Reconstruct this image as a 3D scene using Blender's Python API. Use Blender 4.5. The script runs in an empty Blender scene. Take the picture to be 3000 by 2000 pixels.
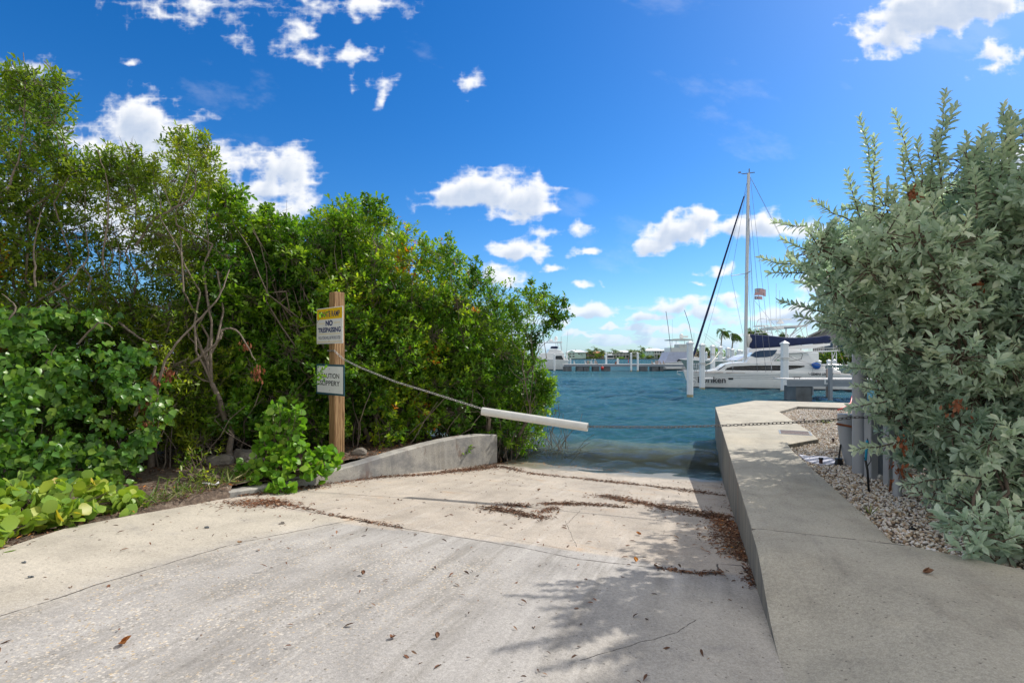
import bpy, math, random
import numpy as np
from mathutils import Vector, Matrix

random.seed(11)
rng = np.random.default_rng(11)
scene = bpy.context.scene
COL = scene.collection
R = math.radians

# ---------------------------------------------------------------- measuring helpers
F, CX, HZ, CH = 1500.0, 1500.0, 1043.0, 1.5


def D(px, py, Y):
    return Vector(((px - CX) / F * Y, Y, CH - (py - HZ) / F * Y))


def G(px, py, z=0.0):
    Y = F * (CH - z) / (py - HZ)
    return ((px - CX) / F * Y, Y)


W0 = (1.636, 3.228)
U = (0.3445, 0.9388)
V = (-0.9388, 0.3445)
YAW = -math.atan2(0.3445, 0.9388)
WATER = -1.0


def xy(s, t):
    return (W0[0] + s * U[0] + t * V[0], W0[1] + s * U[1] + t * V[1])


def st(x, y):
    dx, dy = x - W0[0], y - W0[1]
    return (dx * U[0] + dy * U[1], dx * V[0] + dy * V[1])


def smooth(a, b, x):
    k = min(1, max(0, (x - a) / (b - a)))
    return k * k * (3 - 2 * k)


def zr(s):
    z = -0.256 - 0.0989 * s
    return min(z, 0) if s > -1.2 else -0.137 * smooth(-3.6, -1.2, s) - 0.0 * s


def RP(px, py, extra=0.0):
    lo, hi = 1.0, 30.0
    for _ in range(40):
        m = (lo + hi) / 2
        p = D(px, py, m)
        if p.z > zr(st(p.x, p.y)[0]) + extra:
            lo = m
        else:
            hi = m
    return D(px, py, lo)


TL = [(-12, 6.0), (-1.0, 6.04), (-0.29, 6.4), (0.4, 6.45), (1.5, 6.42), (1.75, 6.3), (3.59, 6.17), (4.53, 5.9), (7.47, 4.8), (9, 4.8), (30, 4.8)]


def tl(s):
    return float(np.interp(s, [a for a, b in TL], [b for a, b in TL]))


# ---------------------------------------------------------------- object helpers
def tag(o, label=None, cat=None, group=None, kind=None):
    if label: o['label'] = label
    if cat: o['category'] = cat
    if group: o['group'] = group
    if kind: o['kind'] = kind
    return o


def empty(name, loc, rz=0.0, label=None, cat=None, group=None):
    o = bpy.data.objects.new(name, None)
    o.empty_display_size = 0.1
    o.location = loc
    o.rotation_euler = (0, 0, rz)
    COL.objects.link(o)
    return tag(o, label, cat, group)


def kids(o):
    return [c for c in bpy.data.objects if c.parent == o]


def copy_tree(o, parent=None):
    ch = kids(o)
    c = o.copy()
    COL.objects.link(c)
    if parent: c.parent = parent
    for k in ch:
        copy_tree(k, c)
    return c


def np_mesh(name, verts, loops, totals, mat, parent=None, smooth_=False, rnd=None, local=None):
    me = bpy.data.meshes.new(name)
    verts = np.asarray(verts, dtype=np.float32).reshape(-1, 3)
    if local is not None:
        verts = verts - np.asarray(local, dtype=np.float32)
    loops = np.asarray(loops, dtype=np.int32)
    totals = np.asarray(totals, dtype=np.int32)
    me.vertices.add(len(verts)); me.vertices.foreach_set('co', verts.ravel())
    me.loops.add(len(loops)); me.loops.foreach_set('vertex_index', loops)
    starts = np.concatenate([[0], np.cumsum(totals)[:-1]]).astype(np.int32)
    me.polygons.add(len(totals))
    me.polygons.foreach_set('loop_start', starts)
    me.polygons.foreach_set('loop_total', totals)
    me.polygons.foreach_set('use_smooth', np.full(len(totals), smooth_, dtype=bool))
    me.update(calc_edges=True)
    if rnd is not None:
        a = me.attributes.new('rnd', 'FLOAT', 'POINT')
        a.data.foreach_set('value', np.asarray(rnd, dtype=np.float32))
    me.materials.append(mat)
    o = bpy.data.objects.new(name, me)
    COL.objects.link(o)
    if parent: o.parent = parent
    return o


class MB:
    def __init__(s):
        s.v = []; s.f = []

    def add(s, vs, fs):
        b = len(s.v)
        s.v += [tuple(v) for v in vs]
        s.f += [tuple(b + i for i in f) for f in fs]
        return s

    def box(s, x0, x1, y0, y1, z0, z1, M=None):
        vs = [Vector(p) for p in ((x0, y0, z0), (x1, y0, z0), (x1, y1, z0), (x0, y1, z0), (x0, y0, z1), (x1, y0, z1), (x1, y1, z1), (x0, y1, z1))]
        if M is not None: vs = [M @ v for v in vs]
        return s.add(vs, [(3, 2, 1, 0), (4, 5, 6, 7), (0, 1, 5, 4), (1, 2, 6, 5), (2, 3, 7, 6), (3, 0, 4, 7)])

    def tube(s, pts, rad, n=8, cap=True):
        pts = [Vector(p) for p in pts]
        if not hasattr(rad, '__len__'): rad = [rad] * len(pts)
        up = Vector((0, 0, 1))
        rings = []
        for i, p in enumerate(pts):
            a = pts[max(0, i - 1)]; b = pts[min(len(pts) - 1, i + 1)]
            d = (b - a).normalized()
            if i == 0:
                x = d.cross(up if abs(d.z) < 0.95 else Vector((1, 0, 0))).normalized()
            else:
                x = (x - d * x.dot(d)).normalized()
            y = d.cross(x)
            rings.append([p + (x * math.cos(2 * math.pi * k / n) + y * math.sin(2 * math.pi * k / n)) * rad[i] for k in range(n)])
        vs = [v for r in rings for v in r]
        fs = []
        for i in range(len(pts) - 1):
            for k in range(n):
                k2 = (k + 1) % n
                fs.append((i * n + k, i * n + k2, (i + 1) * n + k2, (i + 1) * n + k))
        if cap:
            fs.append(tuple(range(n - 1, -1, -1)))
            fs.append(tuple((len(pts) - 1) * n + k for k in range(n)))
        return s.add(vs, fs)

    def lathe(s, prof, n=16, c=(0, 0, 0)):
        vs = []
        for r, z in prof:
            for k in range(n):
                a = 2 * math.pi * k / n
                vs.append((c[0] + r * math.cos(a), c[1] + r * math.sin(a), c[2] + z))
        fs = []
        for i in range(len(prof) - 1):
            for k in range(n):
                k2 = (k + 1) % n
                fs.append((i * n + k, i * n + k2, (i + 1) * n + k2, (i + 1) * n + k))
        fs.append(tuple(range(n - 1, -1, -1)))
        fs.append(tuple((len(prof) - 1) * n + k for k in range(n)))
        return s.add(vs, fs)

    def loft(s, secs, close=True, caps=True):
        n = len(secs[0])
        vs = [v for sc in secs for v in sc]
        fs = []
        for i in range(len(secs) - 1):
            for k in range(n if close else n - 1):
                k2 = (k + 1) % n
                fs.append((i * n + k, i * n + k2, (i + 1) * n + k2, (i + 1) * n + k))
        if caps:
            fs.append(tuple(range(n - 1, -1, -1)))
            fs.append(tuple((len(secs) - 1) * n + k for k in range(n)))
        return s.add(vs, fs)

    def prism(s, poly, axis, a, b):
        """poly: 2-D outline; axis 'x','y','z' = extrusion axis from a to b"""
        def P(u, v, w):
            return {'x': (w, u, v), 'y': (u, w, v), 'z': (u, v, w)}[axis]
        n = len(poly)
        vs = [P(u, v, a) for u, v in poly] + [P(u, v, b) for u, v in poly]
        fs = [tuple(range(n - 1, -1, -1)), tuple(range(n, 2 * n))]
        for k in range(n):
            k2 = (k + 1) % n
            fs.append((k, k2, n + k2, n + k))
        return s.add(vs, fs)

    def build(s, name, mat, parent=None, smooth_=False, bevel=0.0, local=None, auto=None):
        me = bpy.data.meshes.new(name)
        vs = s.v
        if local is not None:
            vs = [(v[0] - local[0], v[1] - local[1], v[2] - local[2]) for v in vs]
        me.from_pydata(vs, [], s.f)
        import bmesh
        bm = bmesh.new(); bm.from_mesh(me)
        bmesh.ops.recalc_face_normals(bm, faces=bm.faces)
        bm.to_mesh(me); bm.free()
        me.materials.append(mat)
        if smooth_:
            me.polygons.foreach_set('use_smooth', [True] * len(me.polygons))
            if auto is not None:
                me.set_sharp_from_angle(angle=R(auto))
        o = bpy.data.objects.new(name, me)
        COL.objects.link(o)
        if parent: o.parent = parent
        if bevel:
            m = o.modifiers.new('bevel', 'BEVEL'); m.width = bevel; m.segments = 2; m.limit_method = 'ANGLE'
        return o


def text_obj(name, body, mat, parent, M, w=None, h=None, bold=0.0, ext=0.002):
    """flat lettering converted to a mesh; M maps (x right, y up) plane; scaled to w x h"""
    cu = bpy.data.curves.new(name, 'FONT')
    cu.body = body; cu.size = 1.0; cu.offset = bold
    cu.extrude = 0.0
    cu.resolution_u = 3
    tmp = bpy.data.objects.new('tmp', cu)
    COL.objects.link(tmp)
    bpy.context.view_layer.update()
    dg = bpy.context.evaluated_depsgraph_get()
    me = bpy.data.meshes.new_from_object(tmp.evaluated_get(dg))
    bpy.data.objects.remove(tmp)
    n = len(me.vertices)
    co = np.empty(n * 3, dtype=np.float32); me.vertices.foreach_get('co', co)
    co = co.reshape(-1, 3)
    lo, hi = co.min(0), co.max(0)
    c = (co - (lo + hi) / 2)
    sx = w / (hi[0] - lo[0]) if w else 1
    sy = h / (hi[1] - lo[1]) if h else sx
    c[:, 0] *= sx; c[:, 1] *= sy
    out = np.array([tuple(M @ Vector(v)) for v in c.tolist()], dtype=np.float32)
    me.vertices.foreach_set('co', out.ravel())
    me.update()
    me.materials.clear(); me.materials.append(mat)
    me.name = name
    o = bpy.data.objects.new(name, me)
    COL.objects.link(o); o.parent = parent
    return o


# ---------------------------------------------------------------- node helpers
class NT:
    def __init__(s, tree):
        s.t = tree; s.n = tree.nodes; s.l = tree.links

    def new(s, t, **kw):
        n = s.n.new(t)
        for k, v in kw.items(): setattr(n, k, v)
        return n

    def put(s, sock, v):
        if v is None: return
        if isinstance(v, bpy.types.NodeSocket): s.l.new(v, sock)
        elif isinstance(v, (tuple, list)):
            if sock.type == 'RGBA' and len(v) == 3: v = (*v, 1)
            sock.default_value = v
        else:
            if sock.type in ('VECTOR', ): v = (v, v, v)
            sock.default_value = v

    def math(s, op, a, b=None, c=None, clamp=False):
        n = s.new('ShaderNodeMath', operation=op, use_clamp=clamp)
        s.put(n.inputs[0], a); s.put(n.inputs[1], b)
        if c is not None: s.put(n.inputs[2], c)
        return n.outputs[0]

    def vmath(s, op, a, b=None, scale=None):
        n = s.new('ShaderNodeVectorMath', operation=op)
        s.put(n.inputs[0], a)
        if b is not None: s.put(n.inputs[1], b)
        if scale is not None: s.put(n.inputs['Scale'], scale)
        return n.outputs['Value'] if op in ('LENGTH', 'DISTANCE', 'DOT_PRODUCT') else n.outputs[0]

    def noise(s, vec, scale, detail=4, rough=0.55, dist=0.0, color=False):
        n = s.new('ShaderNodeTexNoise')
        s.put(n.inputs['Vector'], vec); n.inputs['Scale'].default_value = scale
        n.inputs['Detail'].default_value = detail; n.inputs['Roughness'].default_value = rough
        n.inputs['Distortion'].default_value = dist
        return n.outputs['Color'] if color else n.outputs[0]

    def voro(s, vec, scale, feature='F1', rand=1.0):
        n = s.new('ShaderNodeTexVoronoi', feature=feature)
        s.put(n.inputs['Vector'], vec); n.inputs['Scale'].default_value = scale
        n.inputs['Randomness'].default_value = rand
        return n

    def ramp(s, fac, stops, interp='LINEAR'):
        n = s.new('ShaderNodeValToRGB')
        cr = n.color_ramp; cr.interpolation = interp
        while len(cr.elements) < len(stops): cr.elements.new(0.5)
        while len(cr.elements) > len(stops): cr.elements.remove(cr.elements[-1])
        for e, (p, c) in zip(cr.elements, stops):
            e.position = p
            if not hasattr(c, '__len__'): c = (c, c, c)
            e.color = (*c, 1)
        s.put(n.inputs[0], fac)
        return n.outputs[0]

    def mix(s, fac, a, b, mode='MIX'):
        n = s.new('ShaderNodeMix', data_type='RGBA', blend_type=mode)
        s.put(n.inputs[0], fac); s.put(n.inputs[6], a); s.put(n.inputs[7], b)
        return n.outputs[2]

    def mapping(s, vec, scale=(1, 1, 1), rot=(0, 0, 0), loc=(0, 0, 0)):
        n = s.new('ShaderNodeMapping')
        s.put(n.inputs[0], vec)
        n.inputs['Location'].default_value = loc; n.inputs['Rotation'].default_value = rot
        n.inputs['Scale'].default_value = scale
        return n.outputs[0]

    def smooth(s, v, a, b):
        n = s.new('ShaderNodeMapRange', interpolation_type='SMOOTHSTEP')
        s.put(n.inputs[0], v)
        n.inputs[1].default_value = a; n.inputs[2].default_value = b
        return n.outputs[0]

    def sep(s, v):
        n = s.new('ShaderNodeSeparateXYZ'); s.put(n.inputs[0], v); return n.outputs

    def comb(s, x, y, z=0.0):
        n = s.new('ShaderNodeCombineXYZ')
        s.put(n.inputs[0], x); s.put(n.inputs[1], y); s.put(n.inputs[2], z)
        return n.outputs[0]

    def bump(s, h, strength=0.3, dist=0.01, normal=None):
        n = s.new('ShaderNodeBump')
        n.inputs['Strength'].default_value = strength; n.inputs['Distance'].default_value = dist
        s.put(n.inputs['Height'], h)
        if normal is not None: s.put(n.inputs['Normal'], normal)
        return n.outputs[0]

    def seg(s, p, a, b):
        """distance from p (z=0) to the segment a-b"""
        a = Vector((a[0], a[1], 0)); b = Vector((b[0], b[1], 0)); ba = b - a
        pa = s.vmath('SUBTRACT', p, tuple(a))
        h = s.math('DIVIDE', s.vmath('DOT_PRODUCT', pa, tuple(ba)), ba.length_squared, clamp=True)
        q = s.vmath('SUBTRACT', pa, s.vmath('SCALE', tuple(ba), scale=h))
        return s.vmath('LENGTH', q)


def new_mat(name):
    m = bpy.data.materials.new(name)
    m.use_nodes = True
    nt = NT(m.node_tree)
    bs = [n for n in nt.n if n.type == 'BSDF_PRINCIPLED'][0]
    return m, nt, bs


def simple(name, col, rough=0.5, metal=0.0, var=0.08, scale=3.0, bump=0.0, dirt=None, bscale=40, spec=None):
    m, nt, bs = new_mat(name)
    co = nt.new('ShaderNodeTexCoord').outputs['Object']
    n = nt.noise(co, scale, 5, 0.6)
    k = nt.ramp(n, [(0.3, 1 - var), (0.7, 1 + var * 0.5)])
    c = nt.mix(1.0, (*col, 1), k, 'MULTIPLY')
    if dirt:
        d = nt.smooth(nt.noise(co, scale * 0.7, 8, 0.7, 0.4), 0.52, 0.75)
        c = nt.mix(nt.math('MULTIPLY', d, 0.6), c, (*dirt, 1))
    nt.put(bs.inputs['Base Color'], c)
    bs.inputs['Roughness'].default_value = rough
    bs.inputs['Metallic'].default_value = metal
    if spec is not None: bs.inputs['Specular IOR Level'].default_value = spec
    if bump:
        nt.put(bs.inputs['Normal'], nt.bump(nt.noise(co, bscale, 5, 0.6), 0.5, bump))
    return m

# ---------------------------------------------------------------- light settings
SUN_E = 4.2
BG_S = 0.14
SKY_SAT = 1.42
SKY_TINT = (0.56, 0.72, 0.88)
CLOUD_HI = (6.1, 6.15, 6.25)
CLOUD_LO = (3.1, 3.7, 4.7)
HAZE_K = 0.5
HAZE_C = (2.3, 4.0, 6.0)
EXPO = 0.30
REAR_FILL_T = 0.40
REAR_FILL_C = (6.6, 6.35, 6.1)
BACK_N = 270
BACK_H = 5.2
SHADE_N = 135
TALL_N = 210
# ================================================================ materials
MAT = {}
MAT['white_boat'] = simple('gelcoat', (0.80, 0.81, 0.80), 0.18, var=0.03, dirt=(0.62, 0.63, 0.6))
MAT['hull_boat'] = simple('hull_gelcoat', (0.72, 0.73, 0.71), 0.2, var=0.04, dirt=(0.5, 0.53, 0.52))
MAT['grey_hull'] = simple('grey_hull_paint', (0.20, 0.27, 0.26), 0.25, var=0.05)
MAT['navy'] = simple('navy_canvas', (0.008, 0.02, 0.075), 0.85, var=0.3, scale=6, bump=0.01)
MAT['blue_buoy'] = simple('blue_vinyl', (0.01, 0.10, 0.42), 0.4)
MAT['grey_canvas'] = simple('grey_canvas', (0.42, 0.46, 0.58), 0.9, var=0.1, scale=2)
MAT['glass_dark'] = simple('dark_glazing', (0.015, 0.018, 0.022), 0.06, var=0.2)
MAT['glass_blue'] = simple('blue_glazing', (0.02, 0.05, 0.11), 0.06, var=0.2)
MAT['vinyl'] = simple('clear_curtain', (0.55, 0.58, 0.56), 0.15)
MAT['bottom'] = simple('bottom_paint', (0.012, 0.016, 0.025), 0.6)
MAT['teak'] = simple('teak_strip', (0.28, 0.12, 0.05), 0.6)
MAT['black'] = simple('black_rubber', (0.012, 0.012, 0.014), 0.5)
MAT['letter_black'] = simple('black_lettering', (0.012, 0.015, 0.025), 0.45, var=0.02)
MAT['letter_navy'] = simple('navy_lettering', (0.012, 0.025, 0.14), 0.5, var=0.1)
MAT['alu'] = simple('mast_alloy', (0.50, 0.52, 0.53), 0.35, 0.5, var=0.05)
MAT['steel'] = simple('stainless_steel', (0.62, 0.63, 0.64), 0.25, 0.9, var=0.1)
MAT['wire'] = simple('rigging_wire', (0.18, 0.19, 0.21), 0.4, 0.6)
MAT['pile'] = simple('pile_sleeve', (0.66, 0.70, 0.72), 0.45, var=0.06, scale=1.5, dirt=(0.5, 0.53, 0.53))
MAT['pile_stain'] = simple('waterline_growth', (0.34, 0.30, 0.17), 0.8, var=0.4, scale=9)
MAT['deck_grey'] = simple('dock_fascia', (0.20, 0.235, 0.27), 0.6, var=0.12, scale=1.2)
MAT['deck_top'] = simple('dock_planks', (0.58, 0.58, 0.57), 0.7, var=0.15, scale=2)
MAT['float'] = simple('dock_float_skin', (0.10, 0.115, 0.125), 0.55, var=0.5, scale=1.4, dirt=(0.26, 0.29, 0.30))
MAT['sand_pile'] = simple('wood_dock_pile', (0.30, 0.25, 0.22), 0.85, var=0.3)
MAT['pvc'] = simple('pvc_pipe', (0.62, 0.62, 0.58), 0.4, var=0.1, scale=5, dirt=(0.48, 0.45, 0.38))
MAT['pvc_in'] = simple('pipe_inside', (0.2, 0.19, 0.17), 0.7)
MAT['grey_pvc'] = simple('grey_composite', (0.36, 0.38, 0.41), 0.5, var=0.08, scale=2)
MAT['galv'] = simple('galvanised_chain', (0.42, 0.41, 0.39), 0.45, 0.7, var=0.4, scale=30)
MAT['galv_dark'] = simple('dark_chain', (0.16, 0.15, 0.14), 0.5, 0.7, var=0.4, scale=30)  # darker copy of the chain metal, for the right-hand run
MAT['rust'] = simple('rusty_steel', (0.22, 0.07, 0.025), 0.85, var=0.5, scale=20)
MAT['sign_white'] = simple('sign_sheet', (0.80, 0.80, 0.78), 0.4, var=0.06, scale=6)
MAT['sign_yellow'] = simple('sign_yellow', (0.85, 0.55, 0.015), 0.4, var=0.06, scale=6)
MAT['sign_blue'] = simple('sign_border', (0.03, 0.10, 0.14), 0.5, var=0.2, scale=20)
MAT['sign_edge'] = simple('sign_edge_white', (0.78, 0.78, 0.77), 0.4)
MAT['sign_grey'] = simple('caution_sheet', (0.86, 0.88, 0.88), 0.4, var=0.06, scale=6)
MAT['red'] = simple('red_plastic', (0.5, 0.02, 0.015), 0.4)
MAT['green'] = simple('green_plastic', (0.01, 0.22, 0.1), 0.4)
MAT['yellow'] = simple('yellow_plastic', (0.75, 0.6, 0.01), 0.4)
MAT['cyan'] = simple('cyan_sleeve', (0.01, 0.30, 0.50), 0.4)
MAT['grate'] = simple('drain_grate', (0.075, 0.035, 0.03), 0.7, var=0.3, scale=20)
MAT['flagred'] = simple('flag_red', (0.42, 0.02, 0.03), 0.8)
MAT['flagwhite'] = simple('flag_white', (0.75, 0.75, 0.75), 0.8)
MAT['flagblue'] = simple('flag_blue', (0.03, 0.06, 0.20), 0.8)
MAT['bark'] = simple('grey_bark', (0.21, 0.17, 0.135), 0.9, var=0.45, scale=12, bump=0.01, bscale=60)
MAT['bark_brown'] = simple('brown_bark', (0.11, 0.078, 0.055), 0.9, var=0.45, scale=12, bump=0.01, bscale=60)
MAT['palm_bark'] = simple('palm_trunk', (0.25, 0.22, 0.18), 0.9, var=0.3, scale=2)
MAT['rock'] = simple('coral_rock', (0.19, 0.17, 0.145), 0.95, var=0.4, scale=6, bump=0.02, bscale=20)
MAT['seawall'] = simple('far_seawall', (0.10, 0.09, 0.08), 0.9, var=0.5, scale=0.4)
MAT['shell'] = simple('bleached_scrap', (0.6, 0.6, 0.62), 0.8)
MAT['fabric'] = simple('weed_cloth', (0.52, 0.53, 0.60), 0.95, var=0.15, scale=8, bump=0.004)
MAT['rope'] = simple('dock_line', (0.55, 0.53, 0.48), 0.8)


def leaf_mat(name, stops, trans=0.35, rough=0.42, tcol=None):
    m, nt, bs = new_mat(name)
    a = nt.new('ShaderNodeAttribute', attribute_name='rnd')
    c = nt.ramp(a.outputs['Fac'], stops)
    co = nt.new('ShaderNodeTexCoord').outputs['Object']
    big = nt.ramp(nt.noise(co, 1.3, 3), [(0.3, (0.72, 0.8, 0.8)), (0.7, (1.2, 1.08, 0.95))])
    c = nt.mix(1.0, c, big, 'MULTIPLY')
    nt.put(bs.inputs['Base Color'], c)
    bs.inputs['Roughness'].default_value = rough
    bs.inputs['Specular IOR Level'].default_value = 0.4
    tr = nt.new('ShaderNodeBsdfTranslucent')
    tc = nt.mix(1.0, c, tcol or (1.5, 1.5, 0.6), 'MULTIPLY')
    nt.put(tr.inputs[0], tc)
    mx = nt.new('ShaderNodeMixShader'); mx.inputs[0].default_value = trans
    nt.l.new(bs.outputs[0], mx.inputs[1]); nt.l.new(tr.outputs[0], mx.inputs[2])
    out = [n for n in nt.n if n.type == 'OUTPUT_MATERIAL'][0]
    nt.l.new(mx.outputs[0], out.inputs[0])
    return m


MAT['leaf_mangrove'] = leaf_mat('mangrove_leaf', [(0, (0.03, 0.11, 0.014)), (0.35, (0.10, 0.235, 0.020)), (0.7, (0.225, 0.38, 0.03)), (0.95, (0.42, 0.54, 0.04)), (0.985, (0.50, 0.42, 0.02)), (1, (0.45, 0.14, 0.02))], 0.45)
MAT['leaf_olive'] = leaf_mat('buttonwood_leaf', [(0, (0.05, 0.12, 0.018)), (0.35, (0.14, 0.24, 0.024)), (0.7, (0.29, 0.38, 0.034)), (0.95, (0.44, 0.50, 0.05)), (0.985, (0.5, 0.38, 0.03)), (1, (0.45, 0.14, 0.02))], 0.45)
MAT['leaf_vine'] = leaf_mat('vine_leaf', [(0, (0.035, 0.12, 0.025)), (0.5, (0.09, 0.225, 0.035)), (1, (0.22, 0.36, 0.05))], 0.28, 0.34)
MAT['leaf_seagrape'] = leaf_mat('sea_grape_leaf', [(0, (0.12, 0.26, 0.04)), (0.5, (0.26, 0.40, 0.06)), (0.9, (0.38, 0.46, 0.08)), (1, (0.5, 0.25, 0.05))], 0.35)
MAT['leaf_hibiscus'] = leaf_mat('round_leaf', [(0, (0.08, 0.22, 0.02)), (0.5, (0.15, 0.34, 0.03)), (0.95, (0.28, 0.44, 0.06)), (1, (0.5, 0.5, 0.1))], 0.38)
MAT['leaf_silver'] = leaf_mat('silver_leaf', [(0, (0.24, 0.34, 0.26)), (0.5, (0.45, 0.56, 0.46)), (0.93, (0.64, 0.72, 0.60)), (0.985, (0.60, 0.68, 0.55)), (0.99, (0.38, 0.10, 0.04)), (1, (0.22, 0.10, 0.06))], 0.30, 0.5, (1.1, 1.3, 0.95))
MAT['leaf_palm'] = leaf_mat('palm_leaf', [(0, (0.03, 0.09, 0.02)), (0.6, (0.09, 0.19, 0.03)), (1, (0.30, 0.34, 0.04))], 0.3)
MAT['leaf_dead'] = leaf_mat('dead_leaf', [(0, (0.14, 0.045, 0.02)), (0.6, (0.26, 0.09, 0.04)), (1, (0.33, 0.17, 0.10))], 0.25, 0.8, (1, 1, 1))
MAT['leaf_litter'] = leaf_mat('litter', [(0, (0.05, 0.028, 0.018)), (0.45, (0.12, 0.06, 0.035)), (0.75, (0.20, 0.09, 0.05)), (0.92, (0.30, 0.20, 0.13)), (0.95, (0.5, 0.46, 0.4)), (0.97, (0.45, 0.16, 0.03)), (1, (0.55, 0.25, 0.04))], 0.1, 0.85, (1, 1, 1))
MAT['grass'] = leaf_mat('weed_blade', [(0, (0.07, 0.13, 0.02)), (0.6, (0.16, 0.24, 0.04)), (1, (0.5, 0.45, 0.25))], 0.3)

# --- lumber post
m, nt, bs = new_mat('treated_lumber'); MAT['lumber'] = m
co = nt.new('ShaderNodeTexCoord').outputs['Object']
w = nt.new('ShaderNodeTexWave', wave_type='BANDS', bands_direction='X')
nt.put(w.inputs['Vector'], nt.mapping(co, (1, 1, 0.09)))
w.inputs['Scale'].default_value = 14; w.inputs['Distortion'].default_value = 9; w.inputs['Detail'].default_value = 3
w.inputs['Detail Scale'].default_value = 1.3
c = nt.ramp(w.outputs['Fac'], [(0.0, (0.17, 0.085, 0.032)), (0.35, (0.31, 0.175, 0.075)), (1, (0.45, 0.29, 0.14))])
fine = nt.ramp(nt.noise(nt.mapping(co, (60, 60, 1.5)), 1.0, 4), [(0.35, 0.78), (0.65, 1.1)])
c = nt.mix(1.0, c, fine, 'MULTIPLY')
nt.put(bs.inputs['Base Color'], c); bs.inputs['Roughness'].default_value = 0.75
nt.put(bs.inputs['Normal'], nt.bump(w.outputs['Fac'], 0.3, 0.004))


# --- concrete family, object coordinates: x = -t (across), y = s (along the ramp)
def concrete(name, kind):
    m, nt, bs = new_mat(name)
    co = nt.new('ShaderNodeTexCoord').outputs['Object']
    X, Y_, Z_ = nt.sep(co)
    flat = nt.comb(X, Y_, 0.0)
    wob = nt.vmath('SCALE', nt.vmath('SUBTRACT', nt.noise(flat, 7, 4, color=True), (0.5, 0.5, 0.5)), scale=0.045)
    p = nt.vmath('ADD', flat, nt.vmath('MULTIPLY', wob, (1, 1, 0)))
    med = nt.noise(co, 2.2, 7, 0.62, 0.3)
    big = nt.noise(co, 0.55, 4, 0.5)
    fine = nt.noise(co, 130, 3, 0.6)
    if kind == 'ramp':
        at = nt.new('ShaderNodeAttribute', attribute_name='zone')
        zs = nt.sep(at.outputs['Vector'])
        base = nt.mix(zs[0], (0.345, 0.33, 0.31), (0.42, 0.37, 0.31))
        base = nt.mix(zs[1], base, (0.45, 0.41, 0.34))
        # scuff streaks, swinging from the street down on to the ramp
        st1 = nt.noise(nt.mapping(nt.vmath('ADD', flat, nt.vmath('SCALE', wob, scale=1.0)), (9, 0.55, 1), (0, 0, R(-33))), 1.0, 6, 0.65)
        st1 = nt.smooth(st1, 0.52, 0.72)
        dk = nt.noise(nt.mapping(flat, (4.5, 0.35, 1), (0, 0, R(-30)), (3, 1, 0)), 1.0, 5, 0.6)
        dk = nt.smooth(dk, 0.44, 0.66)
        near = nt.math('SUBTRACT', 1.0, zs[1])
        base = nt.mix(nt.math('MULTIPLY', nt.math('MULTIPLY', nt.math('MULTIPLY', dk, 0.6), near), nt.math('SUBTRACT', 1.0, nt.math('MULTIPLY', zs[0], 0.75))), base, (0.20, 0.185, 0.16))
        base = nt.mix(nt.math('MULTIPLY', nt.math('MULTIPLY', st1, 0.28), near), base, (0.62, 0.60, 0.57))
        # ochre and grey blotches on the old slab
        blot = nt.smooth(nt.noise(nt.mapping(flat, (1, 2.2, 1)), 1.1, 6, 0.7, 0.5), 0.55, 0.75)
        base = nt.mix(nt.math('MULTIPLY', nt.math('MULTIPLY', blot, 0.65), zs[0]), base, (0.46, 0.30, 0.17))
        blot2 = nt.smooth(nt.noise(nt.mapping(flat, (1, 1.8, 1), (0, 0, 0), (5, 9, 0)), 1.5, 7, 0.7, 0.5), 0.54, 0.78)
        base = nt.mix(nt.math('MULTIPLY', blot2, 0.62), base, (0.22, 0.215, 0.21))
        # exposed aggregate
        vz = nt.voro(flat, 62)
        cell = nt.sep(vz.outputs['Color'])
        stone = nt.ramp(cell[0], [(0, (0.28, 0.26, 0.23)), (0.35, (0.40, 0.37, 0.33)), (0.7, (0.56, 0.52, 0.46)), (0.93, (0.50, 0.38, 0.22)), (1, (0.16, 0.15, 0.14))])
        sm = nt.math('MULTIPLY', nt.math('LESS_THAN', vz.outputs['Distance'], 0.52), nt.math('GREATER_THAN', cell[1], 0.52))
        aggm = nt.math('MULTIPLY', nt.math('MULTIPLY', sm, zs[2]), nt.smooth(nt.noise(flat, 1.6, 5, 0.6), 0.30, 0.55))
        base = nt.mix(nt.math('MULTIPLY', aggm, 0.95), base, stone)
    else:
        base = (0.42, 0.39, 0.315)
        if kind == 'wall': base = (0.40, 0.385, 0.345)
        st1 = nt.smooth(nt.noise(nt.mapping(flat, (5, 0.8, 1), (0, 0, R(20))), 1.0, 6, 0.65), 0.5, 0.75)
        base = nt.mix(nt.math('MULTIPLY', st1, 0.55), base, (0.28, 0.26, 0.22))
        sta = nt.smooth(nt.noise(nt.mapping(flat, (1.6, 1, 1), (0, 0, 0), (8, 3, 1)), 1.3, 7, 0.72, 0.6), 0.52, 0.72)
        base = nt.mix(nt.math('MULTIPLY', sta, 0.55), base, (0.26, 0.225, 0.175))
        warm = nt.smooth(nt.noise(nt.mapping(flat, (1, 1, 1), (0, 0, 0), (4, 2, 7)), 0.8, 5, 0.6), 0.5, 0.7)
        base = nt.mix(nt.math('MULTIPLY', warm, 0.4), base, (0.50, 0.43, 0.31))
    mott = nt.ramp(med, [(0.25, 0.78), (0.5, 1.0), (0.75, 1.13)])
    base = nt.mix(1.0, base, mott, 'MULTIPLY')
    base = nt.mix(1.0, base, nt.ramp(big, [(0.3, 0.90), (0.7, 1.08)]), 'MULTIPLY')
    base = nt.mix(1.0, base, nt.ramp(fine, [(0.3, 0.74), (0.7, 1.16)]), 'MULTIPLY')
    grit = nt.noise(co, 45, 4, 0.7)
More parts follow.
